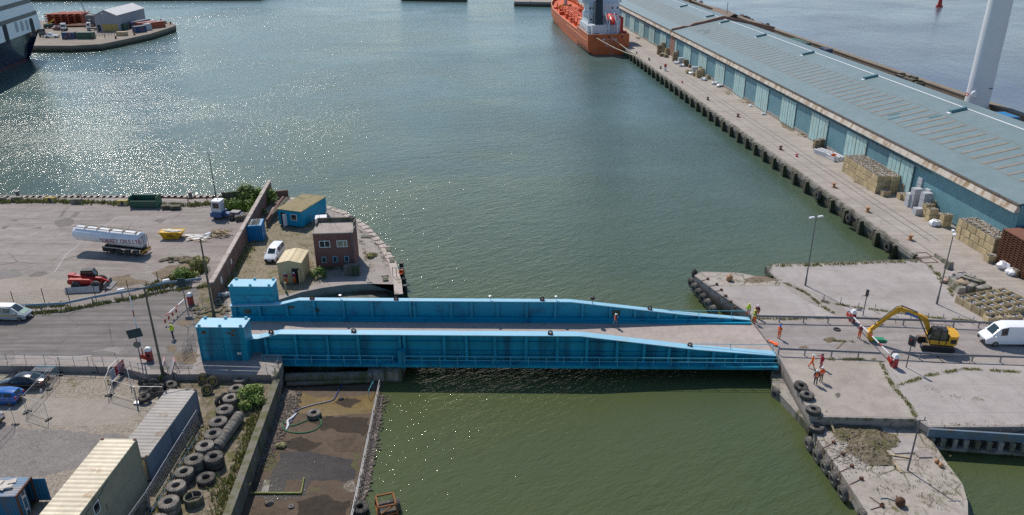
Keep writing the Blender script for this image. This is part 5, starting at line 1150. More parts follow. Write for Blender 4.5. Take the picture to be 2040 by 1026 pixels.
for px,py in ((-40,612),(30,611),(90,605),(140,604),(192,598),(258,588),(318,572),(372,560)):
    q=W(px,py)-o; part('post',MB().cyl(q,q+Vector((0,0,2.2)),.05,n=6),M['rust'],t)
    if prev is not None:
        for k in range(9): b.bar(prev+Vector((0,0,.1+k*.22)),q+Vector((0,0,.1+k*.22)),.010,.010)
        n=int((q-prev).length/.35)
        for k in range(n): u=prev+(q-prev)*k/n; b.bar(u,u+Vector((0,0,1.9)),.008,.008)
    prev=q
part('wire_mesh',b,M['rust'],t,False)
# ------------------------------------------------------------------ quay furniture on the left
def quayblock(px,py,label,striped,w=1.9):
    t=thing('concrete_barrier_block',label,'block',tuple(W(px,py)),R(-1)); part('block',MB().box((0,0,.42),(w,.75,.84),0,.9),M['wallconc'] if not striped else mat('chipped yellow block',(.42,.33,.10),.85,.3,1.5,6,stain=(.3,.28,.24),stain_amt=.4),t,False)
    if striped: part('stripe',MB().box((0,-.39,.42),(w*.22,.02,.7)),mat('blue black stripe',(.03,.04,.08),.8),t,False)
quayblock(2,402,'grey concrete block at the left frame edge of the quay',False); quayblock(35,401,'grey concrete block below the mushroom bollard on the quay',False); quayblock(102,402,'faded yellow and black block, left one of two on the quay',True); quayblock(154,405,'grey concrete block in front of the iron ring on the quay',False); quayblock(246,408,'faded yellow and black block beside the green skip',True)
def bollard(px,py,label,m='rust',z=0,sc=1.0,group=None,base=None):
    t=thing('mooring_bollard',label,'bollard',tuple(W(px,py,z) if base is None else base),0,group); part('base',MB().cyl((0,0,0),(0,0,.1),.42*sc,n=10),M[m],t); part('post',MB().lathe([(.26*sc,.1),(.2*sc,.35*sc),(.22*sc,.55*sc),(.38*sc,.65*sc),(.36*sc,.78*sc),(.05,.82*sc)],12),M[m],t); return t
bollard(36,391,'dark mushroom bollard at the far left of the yard quay','steel_dark',0,1.3); bollard(380,393,'dark bollard on the yard quay left of the tall lamp post','steel_dark',0,1.3)
t=single('mooring_ring',MB().tube([(.4*math.cos(2*PI*k/14),0,.42+.4*math.sin(2*PI*k/14)) for k in range(15)],.07,6),M['rust'],'rusty mooring ring standing on the quay behind the grey block','ring',tuple(W(159,396)))
t=thing('open_skip','dented green open top skip on the quay edge of the yard','skip',tuple(W(292,411)),R(-1))
b=MB(); w,l,h=1.0,2.3,1.75
b.bb(-l,-w,.1,l,-w+.08,1.2); b.bb(-l,w-.08,.1,l,w,h); b.bb(-l,-w+.08,.1,-l+.08,w-.08,h); b.bb(l-.08,-w+.08,.1,l,w-.08,h); b.bb(-l+.08,-w+.08,.1,l-.08,w-.08,.3)
part('body',b,M['c_green'],t,False); b=MB(); b.bb(-l-.05,-w-.1,1.2,l+.05,-w-.0,1.34); b.bb(-l-.06,-w-.05,.1,-l,w,h+.25); b.bb(l,-w-.05,.1,l+.06,w,h+.25); part('rim',b,mat('skip green edge',(.06,.16,.09),.6,.3),t,False)
for px,py,l in ((333,416,'left low wooden box beside the green skip'),(351,417,'right low wooden box beside the green skip')):
    t=thing('wooden_box',l,'box',tuple(W(px,py)),R(4)); part('body',MB().bb(-.75,-.45,.1,.75,.45,.6),M['timber'],t,False); part('lid',MB().bb(-.8,-.5,.6,.8,.5,.68),M['timber'],t,False); part('skid',MB().bb(-.7,-.4,0,-.5,.4,.1).bb(.5,-.4,0,.7,.4,.1),M['black'],t,False)
guardrail('quay_rail_barrier','low rusty rail barrier along the quay left of the lamp post',[(318,402),(342,402),(378,403),(428,402)],'rust',3,.8,.25,'rust')
b=MB()
for i in range(40):
    u=i/40
    k=u*(len(nose)-1); i0=int(k); f=k-i0; a=nose[i0]; e=nose[min(i0+1,len(nose)-1)]; p=W(a[0]+(e[0]-a[0])*f,a[1]+(e[1]-a[1])*f); 
    a2=nose[i0]; d=(W(*e)-W(*a)); an=math.atan2(d.y,d.x); n_=Vector((math.sin(an),-math.cos(an),0))
    b.box((p.x+n_.x*.55,p.y+n_.y*.55,.03),(1.25+random.uniform(-.1,.1),1.1,.1+random.random()*.06),an+random.uniform(-.03,.03))
single('coping_stones',b,M['coping'],'curved line of pale coping stones round the left quay nose','coping')
b=MB()
for x in range(-30,46): 
    p=W(-60+x*13.2 if False else 0,390); 
for k in range(46): p=W(-40+k*12.8,391.5); b.box((p.x,p.y-.3,.03),(1.75,.9,.12),random.uniform(-.01,.01))
single('coping_stones',b,M['coping'],'straight line of pale coping stones along the yard quay','coping')
b=MB()
for px,py,hh in ((774,497,1.2),(779,518,1.3),(767,556,1.3)): p=W(px,py); b.box((p.x,p.y,hh/2),(.9,1.6,hh),.25)
for px,py,l in ((774,499,'farthest dark slot between stones on the quay nose'),(781,520,'middle dark slot between stones on the quay nose'),(768,556,'nearest dark slot between stones on the quay nose')):
    t=thing('stone_slot',l,'slot',tuple(W(px,py)),R(12)); part('body',MB().box((0,0,.1),(.75,1.7,.2),0,.9),M['darkwall'],t,False); part('lid',MB().box((0,.95,.12),(.95,.3,.24)),M['coping'],t,False)
t=thing('ladder_head','red and grey ladder rails at the tip of the left quay nose','ladder',tuple(W(793,552))); 
b=MB()
for x in (-.7,-.2,.3,.8): b.cyl((x,0,0),(x,0,1.5),.04,n=6)
b.cyl((-.7,0,1.4),(.8,0,1.4),.03,n=6); part('rail',b,M['steel_dark'],t); part('life_ring',MB().lathe([(.2,-.06),(.36,-.06),(.36,.06),(.2,.06),(.2,-.06)],14,'Y',(.5,-.08,.8)),M['orange'],t)
b=MB()
for px,py in ((798,548),(801,566),(803,580),(796,535)): c=W(px,py,-.7); b.cyl((c.x+.3,c.y,-1.8),(c.x+.3,c.y,.2),.3,n=10)
single('quay_fender',b,M['black'],'black upright rubber fenders on the tip of the left quay nose','fender')
# items in the control yard
t=thing('ibc_tank','white and blue wrapped tank behind the red brick building','tank',tuple(W(641,448)),R(10)); part('tank',MB().bb(-.9,-.9,.15,.9,.9,1.4),M['wrap'],t); part('cage',MB().bb(-.95,-.95,0,.95,.95,.15).bb(-.95,-.97,.15,.95,-.92,.7),M['frame_blue'],t,False)
single('white_board',MB().box((0,0,.05),(3.0,1.8,.08)).box((-1.2,-.6,.02),(.3,.3,.04)),M['white'],'large flat white board behind the red brick building','board',tuple(W(688,440)),R(-2),smooth=False)
t=thing('flower_trough','dark trough on the parapet behind the brick building roof','trough',tuple(W(674,448)),0); part('body',MB().bb(-.9,-.3,0,.9,.3,.6),M['navy'],t,False); part('rim',MB().bb(-.95,-.35,.6,.95,.35,.66),M['black'],t,False)
single('manhole_pit',MB().bb(-.9,-.5,0,.9,.5,.12),M['darkwall'],'dark square pit cover on the concrete right of the brick building','cover',tuple(W(731,472)),0,smooth=False)
b=MB()
for px,py,h,l in ((670,571,1.4,0),(820,0,0,1)): 
    if h: p=W(px,py-4); single('wooden_post',MB().box((0,0,h/2),(.22,.22,h)),M['wood'],'stout pale wooden post in front of the cream hut door','post',tuple(W(570,582)),smooth=False)
t=thing('lobster_pots','white sacks and bundle lying by the tall brown lamp post','sacks',tuple(W(436,590))); b=MB()
for k in range(6): b.rock((random.uniform(-1.2,1.2),random.uniform(-.4,.4),.3),.45,(1,.8,.7),k)
part('sack',b,M['wrap_grey'],t); t.name='sack_pile'
b=MB(); p=[W(668,582,-.5),W(690,585,-.5)]
t=thing('loose_junk','scraps and a blue white sign lying on the low ledge behind the bridge','scrap',tuple(W(700,580,-1.2)))
b=MB(); b.box((-1.5,0,.05),(2.2,.5,.1),.1); b.box((1.2,.3,.4),(.9,.1,.8),.1); b.box((3,-.5,.1),(4,.5,.2),-.05); part('scrap',b,M['rust'],t,False); part('sign',MB().box((1.2,.2,.45),(.8,.03,.8),.1),M['frame_blue'],t,False)
struct('pit_ledge',MB().prism([W2(560,600,-1.2),W2(640,584,-1.2),W2(740,574,-1.2),W2(800,580,-1.2),W2(800,640,-1.2),W2(560,640,-1.2)],-5,-1.25),M['darkwall'])
# ------------------------------------------------------------------ things in the pit
zz=-2.33
def hose(label,pts,m,r=.06):
    P=[W(x,y,zz+.06) for x,y in pts]; Q=[]
    for i in range(len(P)-1):
        p0=P[max(0,i-1)];p1=P[i];p2=P[i+1];p3=P[min(len(P)-1,i+2)]
        for k in range(6):
            t_=k/6; Q.append(.5*((2*p1)+(p2-p0)*t_+(2*p0-5*p1+4*p2-p3)*t_*t_+(3*p1-p0-3*p2+p3)*t_**3))
    Q.append(P[-1]); single('hose',MB().tube(Q,r,6),m,label,'hose')
hose('dark blue hose running from the bridge shadow across the brown mud',[(684,760),(671,785),(662,797),(625,806),(592,817),(584,830),(578,843)],mat('hose blue',(.02,.05,.18),.4))
hose('thin green hose looped round the pale tyre in the pit',[(621,833),(605,840),(580,848),(565,838),(563,850),(575,860),(605,862),(630,855),(640,843),(638,836),(628,832)],mat('hose green',(.03,.20,.09),.5),.05)
b=MB(); b.tube([W(590,824,zz+.05),W(582,832,zz+.1),W(573,838,zz+.08),W(574,848,zz+.06),W(570,856,zz+.05)],[.1,.16,.12,.15,.08],6); single('plastic_sheet',b,M['wrap'],'twisted strip of white plastic beside the hoses in the pit','plastic')
t=thing('pit_grating','green edged steel frame lying on the mud with wet open panels','frame',tuple(W(560,970,zz)),0); o=W(560,970,zz)
pts=[W(498,984,zz),W(600,984,zz),W(606,953,zz),W(528,955,zz)]
b=MB(); b.bar(pts[0]-o+Vector((0,0,.1)),pts[1]-o+Vector((0,0,.1)),.16,.16); b.bar(pts[1]-o+Vector((0,0,.1)),pts[2]-o+Vector((0,0,.1)),.12,.14); part('edge_beam',b,mat('mossy beam',(.17,.19,.06),.9,.4),t,False)
pg=[W(x,y,zz)-o for x,y in ((566,983),(598,983),(604,956),(572,957))]; part('plate',MB().add([p+Vector((0,0,.07)) for p in pg],[(0,1,2,3)]),M['mud'],t,False)
pg=[W(x,y,zz)-o for x,y in ((520,983),(534,983),(540,957),(527,957))]; part('plate',MB().add([p+Vector((0,0,.08)) for p in pg],[(0,1,2,3)]),M['wallconc'],t,False)  # paler plate colour stands for glitter on the wet panel
t=thing('floating_frame','rusty orange steel frame with dark tyres half sunk at the pit edge','frame',tuple(W(770,1016,WZ)),.3)
b=MB(); c8=[(-.9,-.9),(.9,-.9),(.9,.9),(-.9,.9)]
for i in range(4):
    x,y=c8[i]; x2,y2=c8[(i+1)%4]; b.bar((x,y,-.6),(x*.85,y*.85,1.1),.16,.16); b.bar((x*.85,y*.85,1.1),(x2*.85,y2*.85,1.1),.14,.14); b.bar((x*.95,y*.95,.2),(x2*.95,y2*.95,.2),.12,.12)
b.bar((-.8,-.8,.2),(.7,-.75,1.1),.1,.1); part('frame',b,mat('rusty orange',(.23,.095,.03),.85,.4),t,False); part('float',MB().bb(-.75,-.75,-.6,.75,.75,.45),M['rubber'],t); part('tyre_pad',MB().lathe([(.25,-.15),(.6,-.15),(.6,.15),(.25,.15),(.25,-.15)],18,'X',(1.05,0,.3)),M['rubber'],t)
for px,py,s_,l in ((560,890,.35,'mossy yellow green rock lying on the mud by the shingle'),(536,1003,.3,'dark lump of rock near the bottom of the pit'),(597,786,.2,'small rust brick beside the brown mud'),(679,795,.22,'small dark lump on the brown wet mud')):
    single('rock',MB().rock((0,0,s_*.4),s_*1.3,(1.2,.9,.6),int(px)),mat('pit rock '+str(int(px)),(.22,.21,.10) if px==560 else (.13,.11,.09),.9,.4),l,'rock',tuple(W(px,py,zz)))
p=W(580,1010,zz); single('small_ring',MB().lathe([(.08,0),(.26,0),(.26,.12),(.08,.12),(.08,0)],16),M['black'],'small black rubber ring lying on the mud near the bottom','ring',tuple(p))
b=MB(); rn=random.Random(5)
for _ in range(900):
    u=rn.random(); px=594-u*82+rn.gauss(0,11); py=782+u*150+rn.gauss(0,6)
    if px>600 or (px<575-u*70): continue
    p=W(px,py,zz); b.rock((p.x,p.y,zz+.04),rn.uniform(.04,.12),(1,1,.7),rn.randrange(9999))
for _ in range(800):
    u=rn.random(); px=762-u*50+rn.gauss(0,6); py=785+u*250; p=W(px,py,zz); b.rock((p.x,p.y,zz+.03),rn.uniform(.05,.13),(1,1,.6),rn.randrange(9999))
stuff('rubble_stones',b,[M['stone_dark']],'loose shingle and rubble along both sides of the muddy pit','rubble')
# ------------------------------------------------------------------ transit sheds (local x = across towards the river, local y = along the quay)
M['roof']=corrugated('shed roof sheet',(.165,.228,.232),.4,1,.03,stain=(.20,.255,.265),amt=.35,rough=.45,var=.09,sscale=.25,dark=.85)
M['shed_wall']=corrugated('shed wall sheet',(.15,.31,.36),.35,1,.03,stain=(.16,.30,.34),amt=.3,var=.12,dark=.8)
M['door_dark']=corrugated('sliding door dark',(.14,.28,.33),.35,1,.02,stain=(.15,.27,.31),amt=.3,var=.15,dark=.75)
M['door_light']=mat('sliding door pale',(.42,.63,.62),.6,.2,.8,5,.1,stain=(.42,.50,.44),stain_amt=.45,stain_scale=1.3,streak=True)
M['gutter']=mat('stained cornice',(.56,.50,.43),.85,.25,.6,5,.3,stain=(.30,.20,.11),stain_amt=.5,stain_scale=.9,streak=True)
M['gutter_top']=mat('dark gutter',(.16,.115,.085),.9,.35,.8,6,.3,stain=(.07,.05,.04),stain_amt=.5)
M['rooflight']=mat('dirty roof light',(.235,.20,.16),.6,.3,1,6,stain=(.20,.24,.25),stain_amt=.3)
EZ=8.2; RY=17.6; RZ=11.72; SLP=(RZ-EZ)/RY
def rz_(x): return EZ+SLP*x
def shed(y0,y1,label,fire):
    o=S(0,0); t=thing('transit_shed',label,'warehouse',tuple(S(0,y0) if False else SO+SAX*y0),SROT); ln=y1-y0
    Wd=26.5; BZ=9.94
    part('wall',MB().bb(0,.3,0,.25,ln-.3,EZ-.4).bb(Wd-.25,.3,0,Wd,ln-.3,BZ-.3).prof([(0,0),(Wd,0),(Wd,BZ-.3),(RY,RZ-.3),(0,EZ-.3)],0,.3).prof([(0,0),(Wd,0),(Wd,BZ-.3),(RY,RZ-.3),(0,EZ-.3)],ln-.3,ln),M['shed_wall'],t,False)
    b=MB()
    for sx in (0,1):
        xs=[(0,-.1),(RY,RY)] if sx==0 else [(RY,RY),(Wd,Wd+.1)]
        x0=-.2 if sx==0 else RY; x1=RY if sx==0 else Wd+.2
        z0=rz_(x0) if sx==0 else RZ; z1=RZ if sx==0 else BZ-.03
        b.hexa([(x0,0,z0-.12),(x1,0,z1-.12),(x1,ln,z1-.12),(x0,ln,z0-.12),(x0,0,z0),(x1,0,z1),(x1,ln,z1),(x0,ln,z0)])
    rf=part('roof',b,M['roof'],t,False)
    b=MB(); b.bar((RY,.0,RZ+.06),(RY,ln,RZ+.06),.32,.1); part('ridge_cap',b,M['white'],rf,False)
    k=0; y=1.5
    yy=.9
    while yy<ln-1 and k<62:
        x0,x1=4.7+random.uniform(-.1,.1),12.7+random.uniform(-.3,.1); b=MB(); b.hexa([(x0,yy,rz_(x0)+.004),(x1,yy,rz_(x1)+.004),(x1,yy+.62,rz_(x1)+.004),(x0,yy+.62,rz_(x0)+.004),(x0,yy,rz_(x0)+.05),(x1,yy,rz_(x1)+.05),(x1,yy+.62,rz_(x1)+.05),(x0,yy+.62,rz_(x0)+.05)])
        part('roof_light',b,M['rooflight'],rf,False); yy+=2.88; k+=1
    b=MB()
    for x in (4.5,13.0): b.hexa([(x,0,rz_(x)+.003),(x+.1,0,rz_(x+.1)+.003),(x+.1,ln,rz_(x+.1)+.003),(x,ln,rz_(x)+.003),(x,0,rz_(x)+.03),(x+.1,0,rz_(x+.1)+.03),(x+.1,ln,rz_(x+.1)+.03),(x,ln,rz_(x)+.03)])
    part('sheet_lap',b,M['rooflight'],rf,False)
    y=8.5
    while y<ln:
        b=MB(); b.hexa([(14.4,y-.5,rz_(14.4)+.02),(17.4,y-.5,rz_(17.4)+.02),(17.4,y+.5,rz_(17.4)+.02),(14.4,y+.5,rz_(14.4)+.02),(14.4,y-.35,rz_(14.4)+.5),(17.4,y-.35,rz_(17.4)+.5),(17.4,y+.35,rz_(17.4)+.5),(14.4,y+.35,rz_(14.4)+.5)])
        b.mat(1).hexa([(14.0,y-.5,rz_(14)+.01),(14.4,y-.5,rz_(14.4)+.01),(14.4,y+.5,rz_(14.4)+.01),(14.0,y+.5,rz_(14)+.01),(14.0,y-.5,rz_(14)+.06),(14.4,y-.5,rz_(14.4)+.06),(14.4,y+.5,rz_(14.4)+.06),(14.0,y+.5,rz_(14)+.06)])
        part('roof_vent',b,[mat('vent teal',(.09,.20,.22),.5,.2) if 'vent' not in M else M['vent'],M['white']],rf,False); y+=32.0
    if fire=='a':
        for xa,ya in ((6,46),(4.9,44),(10.4,40),(5.5,158),(6.5,161),(5.2,164)):
            b=MB(); b.hexa([(xa,ya,rz_(xa)+.052),(xa+2.2,ya,rz_(xa+2.2)+.052),(xa+2.2,ya+.7,rz_(xa+2.2)+.052),(xa,ya+.7,rz_(xa)+.052),(xa,ya,rz_(xa)+.07),(xa+2.2,ya,rz_(xa+2.2)+.07),(xa+2.2,ya+.7,rz_(xa+2.2)+.07),(xa,ya+.7,rz_(xa)+.07)]); part('roof_patch',b,M['vent'],rf,False)
    b=MB(); b.hexa([(-.85,0,EZ-1.3),(-.002,0,EZ-1.3),(-.002,ln,EZ-1.3),(-.85,ln,EZ-1.3),(-.45,0,EZ-.3),(-.22,0,EZ-.3),(-.22,ln,EZ-.3),(-.45,ln,EZ-.3)]); part('gutter',MB().bar((-.40,0,EZ-.2),(-.40,ln,EZ-.2),.3,.18),M['gutter_top'],t,False)
    part('cornice',b,M['gutter'],t,False)
    b=MB(); b.bar((-.30,21,6.12),(-.30,ln,6.12),.22,.2); b.bar((-.1,0,.5),(-.1,ln,.5),.06,.06); part('door_track',b,M['roof'],t,False)
    return t,ln
M['vent']=mat('vent teal',(.09,.20,.22),.5,.2)
t,ln=shed(-81,93.5,'long teal corrugated transit shed with pale sliding doors, in front of the brick fire wall','a')
# sliding doors: a pale pair and a dark pair alternate every 15.8 m
def doors(t,start,y_lo,y_hi):
    y=start
    while y<y_hi:
        if y>y_lo:
            for k in range(2):
                b=MB(); b.bb(-.34,y+.08+k*4.0,.15,-.22,y+3.9+k*4.0,5.95); d=part('sliding_door',b,M['door_light'],t,False)
                b=MB(); 
                for j in range(1,3): b.bb(-.362,y+.08+k*4.0+j*1.27,.15,-.344,y+.13+k*4.0+j*1.27,5.95)
                b.bb(-.37,y+.04+k*4.0,.1,-.345,y+.10+k*4.0,5.97); part('door_seam',b,M['steel_dark'],d,False)
            b=MB(); b.bb(-.2,y+7.98,.2,-.03,y+15.7,5.95); part('sliding_door',b,M['door_dark'],t,False)
            part('loading_sill',MB().bb(-.3,y+8.0,0,-.02,y+15.7,.75),M['conc_quay'],t,False)
            for j in range(2): yy=y+2+j*8; part('bracket',MB().bar((-.2,yy,6.2),(-1.15,yy+.15,6.85),.16,.12),M['steel_dark'],t)
        y+=15.75
doors(t,81-55.7,20,172)
struct_w=None
t2,ln2_=shed(94.3,290,'second teal transit shed beyond the brick fire wall, beside the orange ship','b')
doors(t2,5.0,0,190)
t=thing('fire_wall','stepped red brick parapet wall rising across the roof between the two sheds','wall',tuple(SO+SAX*93.6),SROT)
part('parapet',MB().prof([(-.3,EZ-.3),(-.3,EZ+.6),(2.2,EZ+1.0),(3.8,EZ+1.4),(5.5,EZ+1.4),(7.5,EZ+2.3),(10,EZ+2.7),(RY,RZ+1.0),(36,EZ+.6),(36,EZ-1.3),(RY,RZ-.2)],-.25,.5),M['brick_warm'],t,False)
part('front_panel',MB().bb(-.42,-5.2,0,-.03,.4,6.9),M['brick_warm'],t,False)
part('mast',MB().cyl((RY+1,.1,RZ+1.7),(RY+1,.1,RZ+5.5),.1,n=6),M['steel_dark'],t)
# patches on the roof, door gear
# ------------------------------------------------------------------ quay edge: fascia beam, timber fenders, bollards
b=MB(); b.bar(S(-79,-12.8,-.35),S(700,-12.8,-.35),.3,.7); b.bar(S(-79,-12.55,.1),S(300,-12.55,.1),.5,.2); single('quay_fascia',b,M['wallconc'],'long weathered concrete edge beam of the transit quay','edge beam',smooth=False)
pm=MB(); pm.box((0,0,-1.3),(.55,.75,2.3)); pm.box((.35,0,-1.4),(.5,.5,2.2)); pm.box((-.02,.9,-.5),(.45,.35,.9)); me=mesh_from('fender_pile',pm,M['timber'],False); first=True
k=0; x=-74.5
while x<150:
    o=bpy.data.objects.new('fender_pile',me); COL.objects.link(o); o.location=S(x,-13.25); o.rotation_euler=(random.uniform(-.02,.02),random.uniform(-.02,.02),SROT); o['label']='dark timber fender pile along the transit quay edge'; o['category']='fender'; o['group']='timber fenders along the transit quay'; x+=5.05
struct('quay_shadow_wall',MB().bb(0,0,0,.1,.1,.1),M['darkwall']) if False else None
bl_=[]
P0=W(1260,105)
for i,(px,py,m,l) in enumerate([(1813,478,'buoyor','orange bollard nearest the apron on the transit quay'),(1728,422,'buoyor','second orange bollard along the transit quay from the apron'),(1661,373,'buoyor','third orange bollard along the transit quay from the apron'),(1555,298,'rust','rusty bollard on the quay opposite the white wrapped loads'),(1587,312,'red','bright red post on the quay opposite the white wrapped loads'),(1470,233,'rust','rusty bollard on the quay midway along the shed'),(1410,199,'rust','rusty bollard near the middle timber fenders'),(1359,165,'red','red bollard opposite the cream crate pile'),(1316,137,'rust','rusty bollard beside the red and white marker'),(1293,120,'rust','rusty bollard opposite the tall brown crates')]):
    x,y=toS(W(px,py)); bollard(px,py,l,m,0,1.0 if m!='red' else .7)
t=thing('marker_drum','red topped white marker on the quay near the far crates','marker',tuple(W(1325,141))); part('drum',MB().cyl((0,0,0),(0,0,1.2),.45,n=10),M['white'],t); part('cap',MB().cyl((0,0,1.2),(0,0,2.1),.4,.35,10),M['red'],t)
for px,py,l in ((1718,433,'black tyre hung at the quay edge near the second bollard'),(1792,490,'black tyre hung at the quay edge nearest the apron'),(1648,387,'black tyre pair hung on the quay edge below the third bollard')):
    x,y=toS(W(px,py,-.7)); c=S(x,-13.7,-.8); tyre(tuple(c),l,None,0,(PI/2,0,SROT+PI/2),True,1.0)
for px,py,l in ((1836,508,'inner steel hatch outline on the quay near the apron'),(1848,519,'outer steel hatch outline on the quay near the apron')):
    b=MB(); w=1.1
    for a,e in (((-w,-w*.7),(w,-w*.7)),((w,-w*.7),(w,w*.7)),((w,w*.7),(-w,w*.7)),((-w,w*.7),(-w,-w*.7))): b.bar((a[0],a[1],.03),(e[0],e[1],.03),.12,.05)
    single('hatch_cover',b,M['rust'],l,'hatch',tuple(W(px,py)),SROT)
# ------------------------------------------------------------------ crates
def crate_mesh(w,d,h,wood,fillm,openf=False,rows=5,seed=0):
    rn=random.Random(seed); b=MB(); b.mat(1).bb(-w/2+.04,-d/2+.04,.08,w/2-.04,d/2-.04,h-.10 if not openf else h*.62)
    b.mat(0)
    for k in range(rows):
        z0=.06+k*(h-.06)/rows; z1=z0+(h-.06)/rows*.78
        b.bb(-w/2,-d/2,z0,w/2,-d/2+.03,z1); b.bb(-w/2,d/2-.03,z0,w/2,d/2,z1); b.bb(-w/2,-d/2+.03,z0,-w/2+.03,d/2-.03,z1); b.bb(w/2-.03,-d/2+.03,z0,w/2,d/2-.03,z1)
    for x in (-w/2+.05,0,w/2-.05):
        b.bb(x-.05,-d/2-.02,.02,x+.05,-d/2-.003,h); b.bb(x-.05,d/2+.003,.02,x+.05,d/2+.02,h)
    for y in (-d/2+.12,d/2-.12): b.bb(-w/2,y-.05,0,w/2,y+.05,.06)
    b.mat(2)
    for k in range(18):
        b.box((rn.uniform(-w/2+.15,w/2-.15),rn.uniform(-d/2+.12,d/2-.12),(h-.10 if not openf else h*.6)+rn.uniform(0,.08)),(rn.uniform(.15,.4),rn.uniform(.12,.3),rn.uniform(.06,.16)),rn.uniform(0,3),1,(rn.uniform(-.3,.3),rn.uniform(-.3,.3)))
    return mesh_from('stone_crate',b,[wood,M['crate_dark'],fillm],False)
M['mixfill']=mat('mixed packing',(.42,.43,.45),.8,.7,2.5,5,.3,stain=(.09,.16,.32),stain_amt=.3,stain_scale=1.1)
CM=[crate_mesh(1.45,1.0,1.05,M['crate'],M['stone_fill'],seed=i) for i in range(3)]; CO=[crate_mesh(1.2,1.0,.95,M['crate_old'],M['stone_fill'],seed=9+i) for i in range(2)]
LOW=[crate_mesh(1.5,1.15,1.0,M['crate'],M['mixfill'],True,seed=20+i) for i in range(3)]
def crate(me,p,label,group,rz=0,name='stone_crate',cat='crate',sc=(1,1,1)):
    o=bpy.data.objects.new(name,me); COL.objects.link(o); o.location=p; o.rotation_euler=(0,0,rz); o['label']=label; o['category']=cat; o.scale=sc
    if group: o['group']=group
    return o
def grid(px0,px1,depth,layers,me,label,group,pitch=1.06,dx=1.5,h=1.07,skip=None,frontonly=True,topped=None):
    x0,y0=toS(W(*px0)); x1,y1=toS(W(*px1)); n=max(1,round((Vector((x1,y1))-Vector((x0,y0))).length/pitch)); 
    for i in range(n):
        f=(i+.5)/n; xx=x0+(x1-x0)*f; yy=y0+(y1-y0)*f
        for d in range(depth):
            for l in range(layers):
                if d>0 and l<layers-1 and 0<i<n-1: continue
                if skip and skip(i,d,l,n): continue
                p=S(xx+random.uniform(-.04,.04),yy+.75+d*dx+random.uniform(-.05,.05),l*h)
                crate(random.choice(me),p,label+(' top layer' if l==layers-1 else (' bottom layer' if l==0 else ' middle layer')),group,SROT+random.uniform(-.03,.03))
grid((1677,341),(1742,386),3,3,CM,'slatted timber crate of stone in the long block beside the pale doors,','stone crates in the long block by the pale doors',1.08)
grid((1901,473),(1972,517),2,3,CM,'pale slatted crate of stone in the near block beside the rusty stack,','stone crates in the near block by the rusty stack',1.1)
crate(CM[0],W(1972,521),'single crate standing alone in front of the near crate block',None,SROT)
M_single=[(1763,390,1,'small single crate standing in front of the long crate block end',CM,0),(1752,376,2,'crate pile just behind the end of the long block',CM,0),(1776,384,3,'tall crate pile between the long block and the grey loads',CM,0),(1786,379,3,'tall crate pile against the pale doors right of the long block',CM,0),(1796,396,1,'low crate left of the wrapped grey loads',CM,0),(1806,398,1,'low crate touching the wrapped grey loads',CM,0),(1800,388,2,'old brown crate pile behind the low crates',CO,0),(1811,386,2,'old brown crate pile nearest the wall behind the low crates',CO,0),(1853,440,2,'crate pile right of the wrapped grey loads',CM,0),(1846,430,2,'crate pile touching the wrapped grey loads on their near side',CM,0),(1862,424,2,'crate pile against the shed wall right of the grey loads',CM,0),(1868,437,1,'small yellow crate between two piles by the white bag',CM,0),(1881,451,2,'crate pile right of the white bag by the shed wall',CM,0)]
for px,py,n,l,me,_ in M_single:
    p=W(px,py)
    for k in range(n): crate(random.choice(me),p+Vector((random.uniform(-.05,.05),0,k*1.07)),l if n==1 else l+[', lowest crate',', second crate up',', third crate up'][k],None,SROT+random.uniform(-.05,.05))
def wrapm(w,d,h,m,seed):
    b=MB(); rn=random.Random(seed); b.box((0,0,.06),(w,d,.1)); b.box((0,0,.12+h/2),(w*.97,d*.97,h),0,.985)
    for z in (.3,.62): b.box((0,0,.12+h*z),(w*.985,d*.985,.04))
    return mesh_from('wrapped_pallet',b,m,False)
WG=wrapm(1.5,1.15,1.0,M['wrap_grey'],1); WW=wrapm(1.4,1.1,.8,M['wrap'],2)
for px,py,n,l in ((1812,410,2,'grey wrapped pallet pile nearest the low crates'),(1820,413,3,'tall grey wrapped pile second from the low crates'),(1831,404,4,'tallest grey wrapped pile against the shed wall'),(1839,422,3,'front grey wrapped pile at the near side'),(1846,415,3,'grey wrapped pile at the wall side of the group'),(1828,427,1,'single grey wrapped pallet standing out on the quay')):
    p=W(px,py)
    for k in range(n): crate(WG,p+Vector((0,0,k*1.13)),l if n==1 else l+[', lowest pallet',', second pallet up',', third pallet up',', fourth pallet up'][k],None,SROT+random.uniform(-.04,.04),'wrapped_pallet','pallet')
def bag(px,py,l,r=.55,m='wrap',n=4,z=0):
    b=MB(); rn=random.Random(int(px))
    for k in range(n): b.rock((rn.uniform(-.5,.5),rn.uniform(-.4,.4),r*.6),r,(1,1,.75),rn.randrange(999))
    single('bulk_bag',b,M[m],l,'bag',tuple(W(px,py,z)),0)
bag(1867,450,'crumpled white bag in front of the crates by the shed wall',.7); bag(2000,536,'open white bulk bag lying at the foot of the rusty stack',.75); bag(2009,533,'second white bulk bag right of the open one by the rusty stack',.7)
bag(2013,546,'white plastic heap beside the torn pallet below the rusty stack',.6,'wrap',5); crate(CO[0],W(2027,549),'torn old crate beside the white plastic below the rusty stack',None,SROT)
b=MB()
for k in range(9): a=k%3; b.bar((-1.8+random.uniform(-.2,.2),-.9+a*.8,.2+(k//3)*.28),(1.8,-.9+a*.8+random.uniform(-.1,.1),.2+(k//3)*.28),.45,.24)
lb=mesh_from('wrapped_length',b,M['wrap'],False)
for px,py,l,rz in ((1640,308,'bundle of white wrapped lengths nearest the brown crate',.1),(1660,316,'bundle of white wrapped lengths nearest the long crate block',-.1)): crate(lb,W(px,py),l,None,SROT+PI/2+.2+rz,'wrapped_bundle','bundle')
